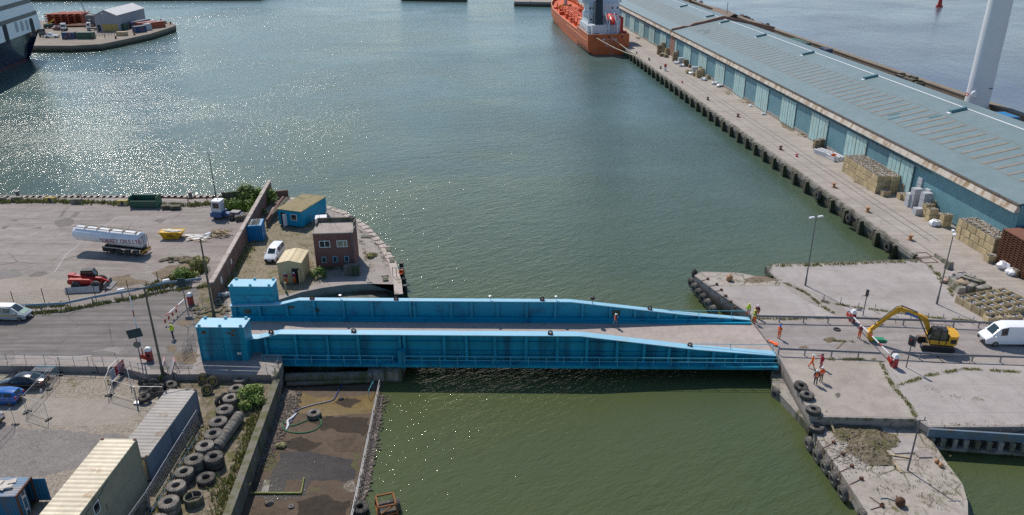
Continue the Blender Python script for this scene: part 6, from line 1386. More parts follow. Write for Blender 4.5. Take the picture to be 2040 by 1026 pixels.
single('orange_bag',MB().rock((0,0,.35),.45,(1.3,.7,.6),4),M['orange'],'small orange bag on the white wrapped lengths','bag',tuple(W(1660,312,.9)))
for px,py,l in ((1626,296,'brown crate standing alone left of the white wrapped lengths, left half'),(1636,294,'brown crate standing alone left of the white wrapped lengths, right half')):
    p=W(px,py)
    for k in range(2): crate(CO[k],p+Vector((0,0,k*.97)),l+[', lower',', upper'][k],None,SROT)
# far jumble beside the brick panel
far=[(1313,108,3,CO,'tall dark crate pile farthest from the camera'),(1321,103,3,CM,'open pale crate pile second from the far end'),(1330,108,2,CM,'crate pile before the brick panel'),(1337,108,3,CO,'brown crate pile touching the brick panel'),(1318,112,1,CO,'low crate left of the far piles'),(1327,114,1,CO,'wide low crate in front of the far piles'),(1344,122,3,CO,'brown crate pile standing forward of the brick panel'),(1352,118,3,CO,'second brown crate pile standing forward of the brick panel'),(1365,131,2,CO,'dark old crate pile among the rubble sacks'),(1372,123,2,CO,'dark pile nearest the pale doors among the sacks'),(1376,134,1,CO,'flat crate behind the sacks'),(1371,146,1,CM,'yellow crate standing forward of the sacks'),(1392,154,2,CM,'cream crate pile, front left of four'),(1400,150,2,CM,'cream crate pile, front right of four'),(1398,146,2,CM,'cream crate pile, back left of four'),(1407,146,2,CM,'cream crate pile, back right of four'),(1412,157,1,CM,'single cream crate right of the four cream piles'),(1385,151,1,CO,'grey crate left of the four cream piles')]
for px,py,n,me,l in far:
    p=W(px,py)
    for k in range(n): crate(random.choice(me),p+Vector((0,0,k*1.05)),l if n==1 else l+[', bottom crate',', second crate',', top crate'][k],None,SROT+random.uniform(-.08,.08),sc=(1.25,1.25,1.0))
for px,py,l in ((1348,127,'white bag beside the forward brown crates'),(1358,132,'white bag beside the dark crate pile'),(1376,148,'white sacks heap before the grey wrapped load'),(1402,160,'white bags in front of the cream crate piles'),(1424,168,'white bags under the pale doors, left heap'),(1434,173,'white bags under the pale doors, right heap'),(1497,212,'scattered white rags near the dark door'),(1522,228,'flat white rag on the quay by the dark door')):
    bag(px,py,l,.6 if px<1440 else .35)
crate(WG,W(1383,146),'grey wrapped pallet among the sacks near the cream crates',None,SROT,'wrapped_pallet','pallet',(1.2,1.2,1.8)); crate(WG,W(1356,126),'grey wrapped pallet beside the forward brown crates',None,SROT,'wrapped_pallet','pallet',(1.2,1.2,1.6))
for px,py,l in ((1272,77,'clutter of a brown box and sack by the far doors'),(1262,62,'dark bin by the doors beside the orange ship'),(1450,186,'broken yellow timber at the dark door sill'),(1482,205,'yellow timber scraps by the next dark door sill'),(1556,240,'long broken timber on the quay by the doors'),(1598,270,'broken timber leaning near the brown crate')):
    p=W(px,py); b=MB()
    for k in range(7): b.box((random.uniform(-.8,.8),random.uniform(-1.2,1.2),.15+random.random()*.4),(random.uniform(.8,2),.15,.12),random.uniform(0,3),1,(0,random.uniform(-.3,.3)))
    single('scrap_timber',b,M['wood'] if px>1400 else M['crate_old'],l,'timber',tuple(p),SROT)
# rusty stack of steel frames, near right
x0,y0=toS(W(1979,523)); t=thing('steel_stack','tall stack of rusty brown steel frames at the right edge beside the crates','steel stack',tuple(S(x0-9,y0+.2)),SROT)
b=MB()
for l in range(15):
    for k in range(11): b.bb(-.04,.0+k*.85,.12+l*.33,3.6,.12+k*.85,.30+l*.33)
    for x in (0,1.2,2.4,3.5): b.bb(x,-.06,.31+l*.33,x+.1,9.2,.43+l*.33)
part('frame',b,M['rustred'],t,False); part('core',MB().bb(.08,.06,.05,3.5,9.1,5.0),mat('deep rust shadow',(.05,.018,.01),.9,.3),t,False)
part('top_sheet',MB().bb(0,0,5.08,3.6,9.2,5.12),mat('brown top sheet',(.19,.08,.05),.8,.25),t,False)
part('paper_label',MB().bb(1,4.2,5.121,1.5,5.1,5.13).bb(2,5,5.121,2.5,5.9,5.13).bb(.1,3.2,5.121,.5,4.2,5.13),M['white'],t,False)
dup(t,S(x0-9,y0+4.1),None,'second rusty brown steel frame stack against the shed wall, mostly out of the picture')
# open stone crates and concrete lumps beside the apron
A=W(1905,612); B=W(1948,636); C_=W(1975,591)
ux=(B-A).normalized(); rzc=math.atan2(ux.y,ux.x); vx=(W(2015,634)-B); vx=(vx-ux*vx.dot(ux)).normalized()
A0=W(1902,602); 
for r in range(4):
    for c_ in range(5):
        p=A0+ux*(.6+r*1.3)+vx*(.7+c_*1.56)
        crate(LOW[(r*3+c_)%3],p,'open timber crate of stone and packing in the low block beside the bridge road','open crates in the low block beside the bridge road',rzc+PI/2)
for c_ in range(3):
    p=W(1976+c_*20,640-c_*1); crate(LOW[c_],p,['left','middle','right'][c_]+' of the three open crates set forward behind the white van',None,.02,sc=(1.2,.9,.8))
def lump(pts,z,h,label,w):
    a=W(*pts[0]); e=W(*pts[1]); ln=(e-a).length; b=MB(); b.prof([(0,0),(ln,0),(ln,h),(0,h)],-w/2,w/2) if h<.5 else b.hexa([(0,-w/2,0),(ln,-w/2,0),(ln,w/2,0),(0,w/2,0),(0,-w/3,h),(ln,-w/3,h),(ln,w/3,h),(0,w/3,h)])
    single('concrete_barrier',b,M['wallconc'],label,'barrier',(a.x,a.y,z),math.atan2((e-a).y,(e-a).x),smooth=False)
lump(((1893,565),(1915,586)),0,.9,'long tapered concrete barrier nearest the lamp post',1.1); lump(((1915,563),(1952,574)),.0,.95,'long concrete barrier behind the round stone',.8); lump(((1921,557),(1960,571)),0,.8,'farthest long concrete barrier of the pile',.7); lump(((1928,585),(1938,579)),0,1.1,'short upright concrete barrier in the middle of the pile',1.2); lump(((1944,587),(1967,582)),0,1.0,'squat concrete barrier behind the open crates',1.4)
lump(((1864,511),(1893,531)),0,.5,'concrete beam lying along the quay edge by the apron corner',.7); lump(((1886,533),(1893,537)),0,1.1,'dark concrete stub at the apron corner',1.0)
single('round_stone',MB().rock((0,0,.4),.75,(1.3,.9,.6),8),mat('buff stone',(.42,.31,.22),.9,.25),'buff rounded stone lying on the concrete barriers','stone',tuple(W(1917,568,.6)))
single('round_stone',MB().rock((0,0,.3),.55,(1.2,.9,.7),5),mat('pink stone',(.48,.33,.28),.9,.25),'small pinkish stone at the apron edge by the lamp post','stone',tuple(W(1884,563)))
b=MB()
for k in range(9): b.rock((random.uniform(-2.2,2.2),random.uniform(-1.0,1.0),.25),random.uniform(.3,.9),(1.2,1,.5),k)
single('broken_concrete',b,M['conc_pale'],'heap of pale broken concrete between quay edge and barriers','rubble',tuple(W(1901,552)),.3)
# ------------------------------------------------------------------ sea wall, turbine, river things
b=MB(); b.bar(S(-250,47.6,.2),S(96,47.6,.2),1.6,7.6) ; 
t=thing('sea_wall','long brown stone sea wall between the shed and the grey river','sea wall',tuple(S(0,47.6)),SROT); part('wall',MB().bb(-.8,-300,-5,.8,330,4.2),M['seawall'] if 'seawall' in M else mat('sea wall stone',(.20,.155,.115),.95,.3,.4,4,.4,stain=(.11,.09,.07),stain_amt=.4),t,False)
part('parapet',MB().bb(-.95,-300,4.2,.95,330,4.45),mat('sea wall coping',(.22,.18,.135),.95,.3,.4,4),t,False); part('dark_band',MB().bb(-.85,-40,.0,-.8,330,3.0),M['brick_wall'],t,False)
def yat(px,py,yp):
    lo,hi=-5,20
    for _ in range(50):
        m=(lo+hi)/2; x,y=toS(W(px,py,m))
        if y>yp: lo=m
        else: hi=m
    x,y=toS(W(px,py,m)); return x,m
xt,zt=yat(1950,186,43.7)
t=thing('wind_turbine_tower','tall white cylindrical wind turbine tower behind the shed roof','tower',tuple(S(xt,43.7)))
part('tower',MB().cyl((0,0,0),(0,0,22),2.62,2.48,48).cyl((0,0,22),(0,0,60),2.48,2.0,48),mat('tower white',(.66,.68,.70),.4,.06,.2,3),t); part('door_canopy',MB().lathe([(.1,-.25),(.75,-.25),(.75,.25),(.1,.25)],14,'Y',(-2.0,-1.75,zt+.2)),M['white'],t); part('number_plate',MB().box((1.1,-2.42,zt+1.6),(1.1,.12,.22),.42),M['steel_dark'],t); part('life_ring',MB().lathe([(.25,-.06),(.42,-.06),(.42,.06),(.25,.06),(.25,-.06)],12,'Y',(-3.6,-1.5,zt+.1)),M['orange'],t)
for px,py,l,m,ln in ((1618,92,'dark green shipping container between the shed roof and sea wall','c_green',12.2),(1662,104,'blue skip container right of the green one at the sea wall','c_dkblue',4.0),(2035,242,'blue box at the right frame edge beside the sea wall','c_blue',5)):
    x,z=yat(px,py,43.5); container('shipping_container' if ln>10 else 'waste_container',l,'container',S(x+ln/2-6 if False else x,43.0,max(.0,z-1.6)),SROT+PI/2,ln,2.44,2.6,M[m],M[m])
b=MB()
for px,py in ((1795,152),(1808,157),(1820,160),(1830,167)):
    x,z=yat(px,py,46); p=S(x,46,z-.5); b.box(p,(2.2,2.0,1.8),random.random()*3); b.box(p+Vector((.5,.3,1)),(1.0,1.2,.8),random.random()*3)
single('machinery',b,M['timber'],'dark broken machinery and rubble against the sea wall behind the roof','machinery')
rn=random.Random(11); b=MB()
for k in range(150):
    x=rn.uniform(118,330); y=49+rn.uniform(0,7); p=S(x,y,-2+rn.uniform(4,7)-(y-49)*.75); b.rock(p,rn.uniform(.8,1.7),(1,1,.8),k)
stuff('rock_armour',b,[mat('rock armour',(.17,.12,.10),.95,.4,.4,3,.3)],'brown rock armour piled outside the far sea wall','rocks')
x,z=yat(1440,30,43); t=thing('dock_hut','small brown pitched roof hut on the sea wall beyond the fire wall','hut',tuple(S(x,42,0)),SROT)
part('wall',MB().prof([(0,0),(8,0),(8,3.2),(4,5.2),(0,3.2)],-6,18),M['black'],t,False); part('roof',MB().hexa([(-.3,-6.3,3.1),(4,-6.3,5.25),(4,18,5.25),(-.3,18,3.1),(-.3,-6.3,3.3),(4,-6.3,5.5),(4,18,5.5),(-.3,18,3.3)]).hexa([(4,-6.3,5.25),(8.3,-6.3,3.1),(8.3,18,3.1),(4,18,5.25),(4,-6.3,5.5),(8.3,-6.3,3.3),(8.3,18,3.3),(4,18,5.5)]),mat('brown felt roof',(.20,.155,.12),.95,.3),t,False)
x,z=yat(1368,6,45); b=MB()
for k in range(26): b.box(S(x-8+k*1.5,44,4.5+random.uniform(-.6,1)),(1.1,1.6,8),SROT)
single('timber_stack',b,mat('stacked brown timber',(.20,.125,.075),.95,.45,1.2,4,rnd=.1),'row of stacked brown timber between the far shed and the rocks','timber stack')
p=W(1871,14,-3.6); t=thing('channel_buoy','small red channel buoy floating on the river','buoy',tuple(p)); part('float',MB().cyl((0,0,-.5),(0,0,1.0),1.9,1.7,14),M['red'],t); part('body',MB().cyl((0,0,1.0),(0,0,3.8),1.2,.9,12).cyl((0,0,3.8),(0,0,5.0),.6,n=8),M['red'],t)
# ------------------------------------------------------------------ orange tanker ship: local x forward, y to port
M['hull']=mat('hull orange',(.58,.12,.03),.5,.14,.15,3,.0,stain=(.42,.17,.10),stain_amt=.3,stain_scale=.3,streak=True); M['deckred']=mat('deck orange',(.62,.10,.02),.6,.25,.5,4); M['shipwhite']=mat('ship white',(.62,.66,.70),.45,.08,.3,3); M['antifoul']=mat('boot top',(.06,.045,.04),.8,.3); M['funnel']=mat('funnel blue black',(.015,.03,.05),.5,.2)
t=thing('tanker_ship','orange hulled tanker ship moored at the quay, seen from astern','ship',tuple(S(111,-18.3,WZ)),SA)
HB=7.6
def ring(x,hw,top,flat,keel=-1.5):
    return [Vector(p) for p in ((x,hw,top),(x,hw,3.2),(x,hw*.97,1.6),(x,hw*flat,.1),(x,hw*flat*.8,keel),(x,-hw*flat*.8,keel),(x,-hw*flat,.1),(x,-hw*.97,1.6),(x,-hw,3.2),(x,-hw,top))]
RG=[ring(0,HB,7.2,.72),ring(6,HB,7.2,.85),ring(24,HB,7.2,.97),ring(24.2,HB,6.0,.97),ring(60,HB,5.8,.98),ring(90,HB,6.2,.96),ring(104,HB*.86,7.4,.8),ring(113,HB*.55,8.6,.5),ring(119,.4,9.6,.3)]
b=MB(); b.loft(RG,cap=False,closed=False); b.add(RG[0],[tuple(range(9,-1,-1))]); part('hull',b,M['hull'],t)
b=MB(); b.loft([[p*1.0+Vector((0,.012*(1 if p.y>0 else -1),0)) for p in r[3:7]] for r in RG],cap=False,closed=False); part('boot_top',b,M['antifoul'],t)
b=MB(); n=len(RG); b.add([Vector((r[0].x,r[0].y*.99,r[0].z-1.3)) for r in RG]+[Vector((r[9].x,r[9].y*.99,r[9].z-1.3)) for r in RG],[(i,i+n,i+1+n,i+1) for i in range(n-1)]); part('deck',b,M['deckred'],t,False)
b=MB(); b.bb(2,-7.2,5.95,24,7.2,6.05); part('poop_deck',b,M['shipwhite'],t,False)
b=MB(); b.bar((.1,HB,7.2),(24,HB,7.2),.3,.14); b.bar((.0,-HB,7.2),(.0,HB,7.2),.3,.14); b.bar((24.2,HB,6.0),(60,HB,5.8),.25,.12); b.bar((60,HB,5.8),(90,HB,6.2),.25,.12); b.bar((3,HB+.05,4.6),(50,HB+.05,4.4),.12,.2); b.bar((104,HB*.86,7.4),(113,HB*.55,8.6),.3,.14); b.bar((90,HB,6.2),(104,HB*.86,7.4),.3,.14); part('fender_bar',b,mat('pale orange bar',(.66,.28,.15),.5,.1),t)
h=part('deckhouse',MB().bb(7,-6.3,6.05,24,6.6,9.4),M['shipwhite'],t,False)
h2=part('accommodation_block',MB().bb(10.5,-6.5,9.4,23,5.8,13.2).bb(12.5,-6.2,13.2,23,5.2,16.6),M['shipwhite'],t,False)
w=part('wheelhouse',MB().bb(15,-7.5,16.6,24,7.5,20.2),M['shipwhite'],t,False)
b=MB()
for y in (-6.6,-4.8,-3.0,2.2,4.0,5.8): b.bb(14.97,y-.7,17.9,14.985,y+.7,19.3)
part('window',b,M['glass'],w,False)
b=MB()
for z in (10.8,14.6):
    for y in (-5.5,-3.6,3.6,4.8): b.bb((10.48 if z<13 else 12.48),y-.3,z,(10.49 if z<13 else 12.49),y+.3,z+.7)
for x in (12,15,18,21): b.bb(x-.4,5.81,11,x+.4,5.83,11.8); b.bb(x-.4,6.61,7.4,x+.4,6.63,8.1)
part('porthole',b,M['glass'],h2,False)
b=MB(); b.loft([[Vector((x,y,9.4)) for x,y in ((5.0,4.3),(5.0,1.3),(9.5,1.3),(9.5,4.3))],[Vector((x,y,22)) for x,y in ((6.6,3.9),(6.6,1.5),(10.2,1.5),(10.2,3.9))]]); part('funnel',b,M['funnel'],t,False); part('funnel_base',MB().bb(4.2,-.2,6.05,10.4,5.4,9.9),M['shipwhite'],t,False); part('funnel_mark',MB().box((8.2,4.03,19.2),(1.6,.05,2.2)),M['white'],t,False)
b=MB(); b.loft([[Vector((x,-1.9+r*math.cos(a),11.2-.28*(x-4)*-1+r*.9*math.sin(a))) for a in [2*PI*k/12 for k in range(12)]] for x,r in ((2.2,.2),(3.0,1.0),(5,1.35),(8,1.35),(9.3,.9),(9.8,.2))]); part('lifeboat',b,mat('lifeboat red',(.58,.035,.02),.4,.15,.5,3),t)
b=MB()
for y in (-.3,-3.5): b.bar((1.6,y,6.05),(1.6,y,13.4),.3,.3); b.bar((1.6,y,8.5),(9,y,13.6),.25,.3); b.bar((9,y,6),(9,y,13.6),.25,.25); 
b.bar((1.6,-3.5,13.4),(1.6,-.3,13.4),.25,.25); part('davit',b,M['shipwhite'],t,False)
b=MB(); b.bar((4.5,-5.6,6),(4.5,-5.6,12.5),.9,.9); b.bar((4.5,-5.8,12.2),(3.8,-2.8,13.6),.6,.6); b.box((4.5,-6.4,7),(1.2,2,1.4)); part('crane',b,M['red'],t,False)
b=MB()
for x,y in ((1.5,4.8),(1.5,3.6),(1.6,-4.6),(1.6,-5.8)): b.cyl((x,y,6),(x,y,7.0),.35,n=8); b.box((x+1.4,y,6.6),(1.0,1.0,1.1))
part('mooring_winch',b,M['black'],t)
b=MB()
for y in (4.9,0,-4.9): b.bb(-.03,y-.35,6.0,.02,y+.35,6.6)
part('fairlead_hole',b,M['black'],t,False)
rn=random.Random(2); b=MB()
def strokes(y0,y1,z,hh,wd):
    y=y0
    while y>y1:
        if rn.random()<.88:
            b.bb(-.05,y-wd*.25,z,-.02,y,z+hh)
            if rn.random()<.6: b.bb(-.05,y-wd*.75,z+hh*rn.choice((0,.42,.82)),-.02,y-wd*.25,z+hh*rn.choice((0,.42,.82))+hh*.18)
            if rn.random()<.5: b.bb(-.05,y-wd*.78,z,-.02,y-wd*.55,z+hh)
        y-=wd
strokes(3.3,-3.4,5.0,.62,.52); strokes(1.4,-1.2,4.1,.32,.3); strokes(1.5,-1.2,2.9,.34,.3)
part('stern_lettering',b,mat('pale lettering',(.66,.62,.66),.6,.1),t,False)
b=MB(); rn=random.Random(4)
for k in range(60):
    x=rn.uniform(27,100); y=rn.uniform(-5.5,5.5); b.box((x,y,5.2+rn.random()),(rn.uniform(1,5),rn.uniform(.5,2),rn.uniform(.6,2.2)))
for y in (-2,-1,0,1,2,3,4): b.cyl((26,y,6.2),(104,y,6.6),.22,n=6)
for k in range(9): b.cyl((30+k*8,5,5),(30+k*8,5,8.5),.2,n=6); b.cyl((30+k*8,-5,5),(30+k*8,-5,8.5),.2,n=6)
b.bar((50,0,5),(50,0,14),.8,.8); b.bar((50,0,13.5),(70,2,12),.7,.7); b.bb(26,2.2,4.8,30,6.6,7.6)
part('deck_pipework',b,M['deckred'],t)
b=MB()
for x,y in ((96,3),(99,-2),(101,1),(93,4)): b.box((x,y,6.8),(1.0,1.0,1.2))
part('deck_gear',b,M['yel_skip'],t,False); part('mast',MB().cyl((101,0,6),(101,0,18),.9,.5,10),mat('pink mast',(.62,.40,.38),.6),t)
b=MB()
for i in range(7): b.cyl((7+i*2.7,6.55,9.4),(7+i*2.7,6.55,10.5),.05,n=5); b.cyl((2+i*.8,6.9,6.05),(2+i*.8,6.9,7.1),.05,n=5)
b.cyl((7,6.55,10.5),(24,6.55,10.5),.05,n=5)
for i in range(9): b.cyl((10.6,-6+i*1.4,13.2),(10.6,-6+i*1.4,14.2),.05,n=5)
b.cyl((10.6,-6,14.2),(10.6,5.2,14.2),.05,n=5); part('rail',b,M['white'],t)
SH=t; mx=Matrix.Translation(S(111,-18.3,WZ))@Matrix.Rotation(SA,4,'Z')
for y,ex,ey,l in ((4.9,1268,112,'longer pale mooring rope from the ship stern to the quay bollard'),(-1.0,1274,111,'shorter pale mooring rope from the ship stern to the quay bollard')):
    a=mx@Vector((-.1,y,6.2)); e=W(ex,ey,.5); m_=(a+e)/2-Vector((0,0,.6)); single('mooring_line',MB().tube([a,a*.75+e*.25-Vector((0,0,.4)),m_,a*.25+e*.75-Vector((0,0,.45)),e],.13,5),mat('mooring rope',(.62,.50,.38),.8,.1),l,'rope')
bollard(1268,108,'dark bollard taking the ship mooring ropes at the quay edge')
# ------------------------------------------------------------------ ferry bow at the upper left
FO=W(53,118,WZ); FH=R(101); fh=Vector((math.cos(FH),math.sin(FH),0)); fs=Vector((math.sin(FH),-math.cos(FH),0))
M['ferryblue']=mat('ferry hull navy',(.012,.022,.06),.25,.2,.2,3,coat=.3); M['ferrywhite']=mat('ferry white',(.80,.84,.88),.35,.06,.15,3)
t=thing('ferry','white and navy passenger ferry hull end entering the left edge','ferry',tuple(FO),FH-PI/2)   # local x = starboard, y = forward
def fr(y,wl,kn,tp,kz=10.4,tz=30): return [Vector((wl-1.0,y,-3)),Vector((wl,y,0)),Vector((wl*.6+kn*.4-.6,y,5.5)),Vector((kn,y,kz))]
hullpts=[(-70,-1.5,6.2),(-30,-1.2,6.2),(-12,-.6,6.2),(-4,-.2,6.2),(0,.0,6.0),(2.0,-2.5,5.9),(3.4,-8,5.6),(3.9,-16,3)]
b=MB(); rg=[]
for y,wl,kn in hullpts: 
    yy=y if y<0 else y; rg.append([Vector((wl-.6,min(y,0),-3)),Vector((wl,min(y,0.0)+ (0 if y<0 else .0),0)),Vector((wl*.6+kn*.4-.5,min(y,.6),5.2)),Vector((kn,y,10.4))])
b.loft(rg,cap=False,closed=False); b.quad((-.6,0,-3),(-16,0,-3),(-16,3.9,10.4),(5.6,3.4,10.4)); part('hull',b,M['ferryblue'],t)
b=MB(); b.bb(-20,-70,-.2,-.05,-.05,.9); part('boot_top',mesh_from('boot_top',MB().loft([[Vector((wl-.0+.04,min(y,0)-.0,-.1)),Vector((wl+.16+.04,min(y,0),1.0))] for y,wl,kn in hullpts[:5]],cap=False,closed=False),mat('boot red',(.28,.05,.045),.7,.2),False),None,t)
up=[(10.4,3.9),(15.5,2.6),(19.5,-.2),(24,-4),(34,-14)]
b=MB(); prof=[(-70,10.4)]+[(y,z) for z,y in up]+[(-70,34)]
b.M=Matrix.Rotation(PI/2,4,'Z')
b.prof(prof,-6.2,20); part('superstructure',b,M['ferrywhite'],t,False)
def fpx(px,py,off=6.2):
    """(y along, z above the water) on the ferry side plane seen at a survey pixel"""
    lo,hi=-2.4,45
    for _ in range(60):
        m=(lo+hi)/2; d=(W(px,py,m)-FO); s_=d.x*fs.x+d.y*fs.y
        if (W(px,py,m)-FO).dot(fs)<off: lo=m
        else: hi=m
    d=W(px,py,m)-FO; return d.x*fh.x+d.y*fh.y,m-WZ
b=MB()
for y0,z0,y1,z1 in ((-70,15.3,2.3,16.6),(-70,19.6,-.6,21.0)): b.bb(6.2,y0,z0,6.24,y1,z1)
part('window_band',b,mat('ferry band',(.015,.03,.05),.2,.2),t,False)
def oval(yc,zc,w,h,m,nm,off=6.23):
    pts=[]
    for k in range(20):
        a=2*PI*k/20; cx=math.copysign(abs(math.cos(a))**.5,math.cos(a)); cz=math.copysign(abs(math.sin(a))**.35,math.sin(a)); pts.append((off,yc+w/2*cx,zc+h/2*cz))
    part(nm,MB().add(pts,[tuple(range(20))]),m,t,False)
ob=mat('mooring opening shadow',(.03,.035,.045),.8,.3); gw=mat('grey port',(.36,.40,.45),.5,.1)
for px,py,w,h,m,nm in ((12,67,3.6,7.2,ob,'mooring_opening'),(65,55,3.6,6.4,ob,'mooring_opening'),(33,54,2.6,3.4,gw,'side_port'),(44,52,2.6,3.4,gw,'side_port'),(54,50,2.6,3.4,gw,'side_port')):
    y,z=fpx(px,py); oval(y,z,w,h,m,nm)
# ------------------------------------------------------------------ pier island with warehouse
wa,wb,wc=W(193,62),W(237,62),W(276,46); rzw=0.0; wx=(wb-wa).length; wy=27
t=thing('warehouse','small grey warehouse with pale pitched roof on the far pier island','warehouse',tuple(wa),0)
hh=6.2
part('wall',MB().prof([(0,0),(wx,0),(wx,hh),(wx*.5,hh+2.2),(0,hh)],0,wy),mat('warehouse grey',(.27,.29,.33),.6,.1,.2,3),t,False)
part('roof',MB().hexa([(-.3,-.3,hh),(wx*.5,-.3,hh+2.2),(wx*.5,wy+.3,hh+2.2),(-.3,wy+.3,hh),(-.3,-.3,hh+.2),(wx*.5,-.3,hh+2.45),(wx*.5,wy+.3,hh+2.45),(-.3,wy+.3,hh+.2)]).hexa([(wx*.5,-.3,hh+2.2),(wx+.3,-.3,hh),(wx+.3,wy+.3,hh),(wx*.5,wy+.3,hh+2.2),(wx*.5,-.3,hh+2.45),(wx+.3,-.3,hh+.2),(wx+.3,wy+.3,hh+.2),(wx*.5,wy+.3,hh+2.45)]),mat('pale roof',(.55,.54,.52),.5,.1),t,False)
part('doorway',MB().bb(.6,-.03,0,2.0,-.005,2.6),M['black'],t,False); part('door',MB().bb(2.6,-.06,0,wx-.3,-.006,2.9),mat('ochre door',(.40,.30,.10),.7,.15),t,False)
def ic(px,py,l,m,lx=6,rz=0.0,name='shipping_container'): return container(name,l,'container',W(px,py),rz,lx,2.44,2.6,M[m],M[m],doors=False)
ic(124,78,'dark blue container with rusty end at the front of the far pier island','c_dkblue',5); ic(153,78,'grey green container at the front of the far pier island','c_green',6.5); ic(249,60,'dark green container beside the far warehouse','c_green',3.6,R(80)); ic(262,57,'long blue container behind the green one by the far warehouse','c_dkblue',12,R(72)); ic(271,66,'dark blue container nearest in the row on the far pier island','c_dkblue',5,R(55)); ic(291,61,'pale container in the middle of the row on the far pier island','c_pale',3,R(55)); ic(297,58,'red container at the end of the row on the far pier island','c_red',8,R(55)); ic(279,58,'orange topped container behind the row on the far pier island','c_red',9,R(60))
c=W(104,75); car('pickup_truck','white pickup truck on the far pier island','pickup',(c.x,c.y,0),R(184),VAN[:2]+[(-.2,.35,1.0,1.05,1.0,1.1,.9,0,0),(0,.35,1.0,1.2,1.0,2.0,.8,0,0)]+VAN[2:] if False else [(-2.8,.4,.8,1.0,.95,1.02,.8,0,0),(-.4,.4,.8,1.05,.95,1.06,.8,0,0),(-.2,.4,.8,1.2,.95,1.9,.75,1,0),(.8,.4,.8,1.2,.95,1.9,.75,0,1),(1.6,.4,.8,1.2,.95,1.25,.8,0,0),(2.6,.4,.7,1.0,.9,1.05,.75,0,0),(2.8,.5,.7,.9,.8,.92,.7,0,0)],M['van_white'],((-1.7,.86),(1.7,.86)),.4,.26)
def cabtruck(px,py,l,body,rz=0):
    t=thing('yard_tractor',l,'tractor unit',tuple(W(px,py)),rz)
    for x in (-1.3,1.3):
        for sg in (-1,1): wheel(t,x,sg*.95,.5,.34,'white')
    part('chassis',MB().bb(-2.6,-.6,.5,2.0,.6,1.0),M['black'],t,False); cb=part('cab',MB().prof([(.2,1.0),(2.0,1.0),(2.0,2.2),(1.7,3.2),(.3,3.2)],-1.0,1.0),body,t,False); part('windscreen',MB().box((2.0,0,2.2),(.05,1.7,.8)),M['glass'],cb,False); part('window',MB().box((1.1,1.01,2.4),(1.1,.02,.9)).box((1.1,-1.01,2.4),(1.1,.02,.9)),M['glass'],cb,False)
cabtruck(129,61,'white yard tractor in the middle of the far pier island',M['white'],R(-70)); cabtruck(89,72,'dark yard tractor left of the white pickup on the far pier island',mat('tractor grey',(.10,.13,.14),.5),R(-100)); cabtruck(184,60,'white and red lorry left of the far warehouse',M['white'],R(200))
c=W(115,60); car('parked_car','dark red car on the far pier island','car',(c.x,c.y,0),R(160),HATCH,mat('dark red car',(.14,.02,.02),.3,coat=.5),((-1.2,.76),(1.3,.76)),.32,.2)
b=MB(); a=W(84,50)
for k in range(5):
    for j in range(3): b.box((a.x+9+j*.4,a.y+4+j*3.6,.5+k*.95),(17-j*2,2.6,.35),R(8)); 
for j in range(6): b.box((a.x+2+j*3,a.y+5,2.2),(.4,8,4.2),R(8))
single('flat_rack_stack',b,mat('rack red',(.34,.075,.04),.8,.3,.6,3),'stack of rusty red flat racks behind the ferry on the far pier island','racks',smooth=False)
b=MB(); a=W(110,55)
for j in range(4): b.box((a.x+8+j*2,a.y+2+j*2,.5),(16,2.2,.5),R(6))
single('flat_rack_stack',b,M['rust'],'low row of rusty racks lying on the far pier island','racks',smooth=False)
c=W(98,56); t=thing('loader','small green machine with raised yellow arm on the far pier island','loader',tuple(c)); part('body',MB().bb(-1.6,-1,.5,1.6,1,1.8),M['c_green'],t,False); part('arm',MB().bar((0,0,1.8),(2.6,.5,3.6),.4,.5),M['yellow'],t,False); part('wheel',MB().lathe([(.3,-.25),(.7,-.25),(.7,.25),(.3,.25)],12,'Y',(1,-1.1,.7)),M['rubber'],t); part('wheel',MB().lathe([(.3,-.25),(.7,-.25),(.7,.25),(.3,.25)],12,'Y',(-1,-1.1,.7)),M['rubber'],t)
for k,(px,py) in enumerate(((132,79),(184,78),(231,77),(268,70),(323,53),(331,47),(321,43),(340,48),(157,45))): bollard(px,py,'small dark bollard on the edge of the far pier island','rust',0,1.3,'bollards on the far pier island')
lamp(209,75,9,'thin lamp post at the front of the far pier island before the warehouse',.1,1); lamp(183,77,7,'short lamp post at the front of the far pier island left of the warehouse',.1,1); t=thing('crane_mast','dark machine with thin mast behind the far warehouse','machine',tuple(W(186,50))); part('body',MB().bb(-2,-2,0,2.5,2,4.5),M['steel_dark'],t,False); part('mast',MB().cyl((-2,0,4),(-4.5,0,15),.15,n=5).bar((-4,0,5.5),(2,0,4.5),.3,.3),M['steel_dark'],t)
single('cargo_box',MB().bb(-2,-1,0,2,1,1.6),M['wood'],'pale wooden box in front of the far warehouse','box',tuple(W(244,71)),smooth=False)
b=MB(); a=W(186,74); e=W(234,69); 
for k in range(9): p=a+(e-a)*k/8; b.cyl(p,p+Vector((0,0,1.2)),.08,n=4)
for z in (.6,1.2): b.cyl(a+Vector((0,0,z)),e+Vector((0,0,z)),.06,n=4)
single('railing',b,M['steel_dark'],'dark railing in front of the far warehouse','railing')
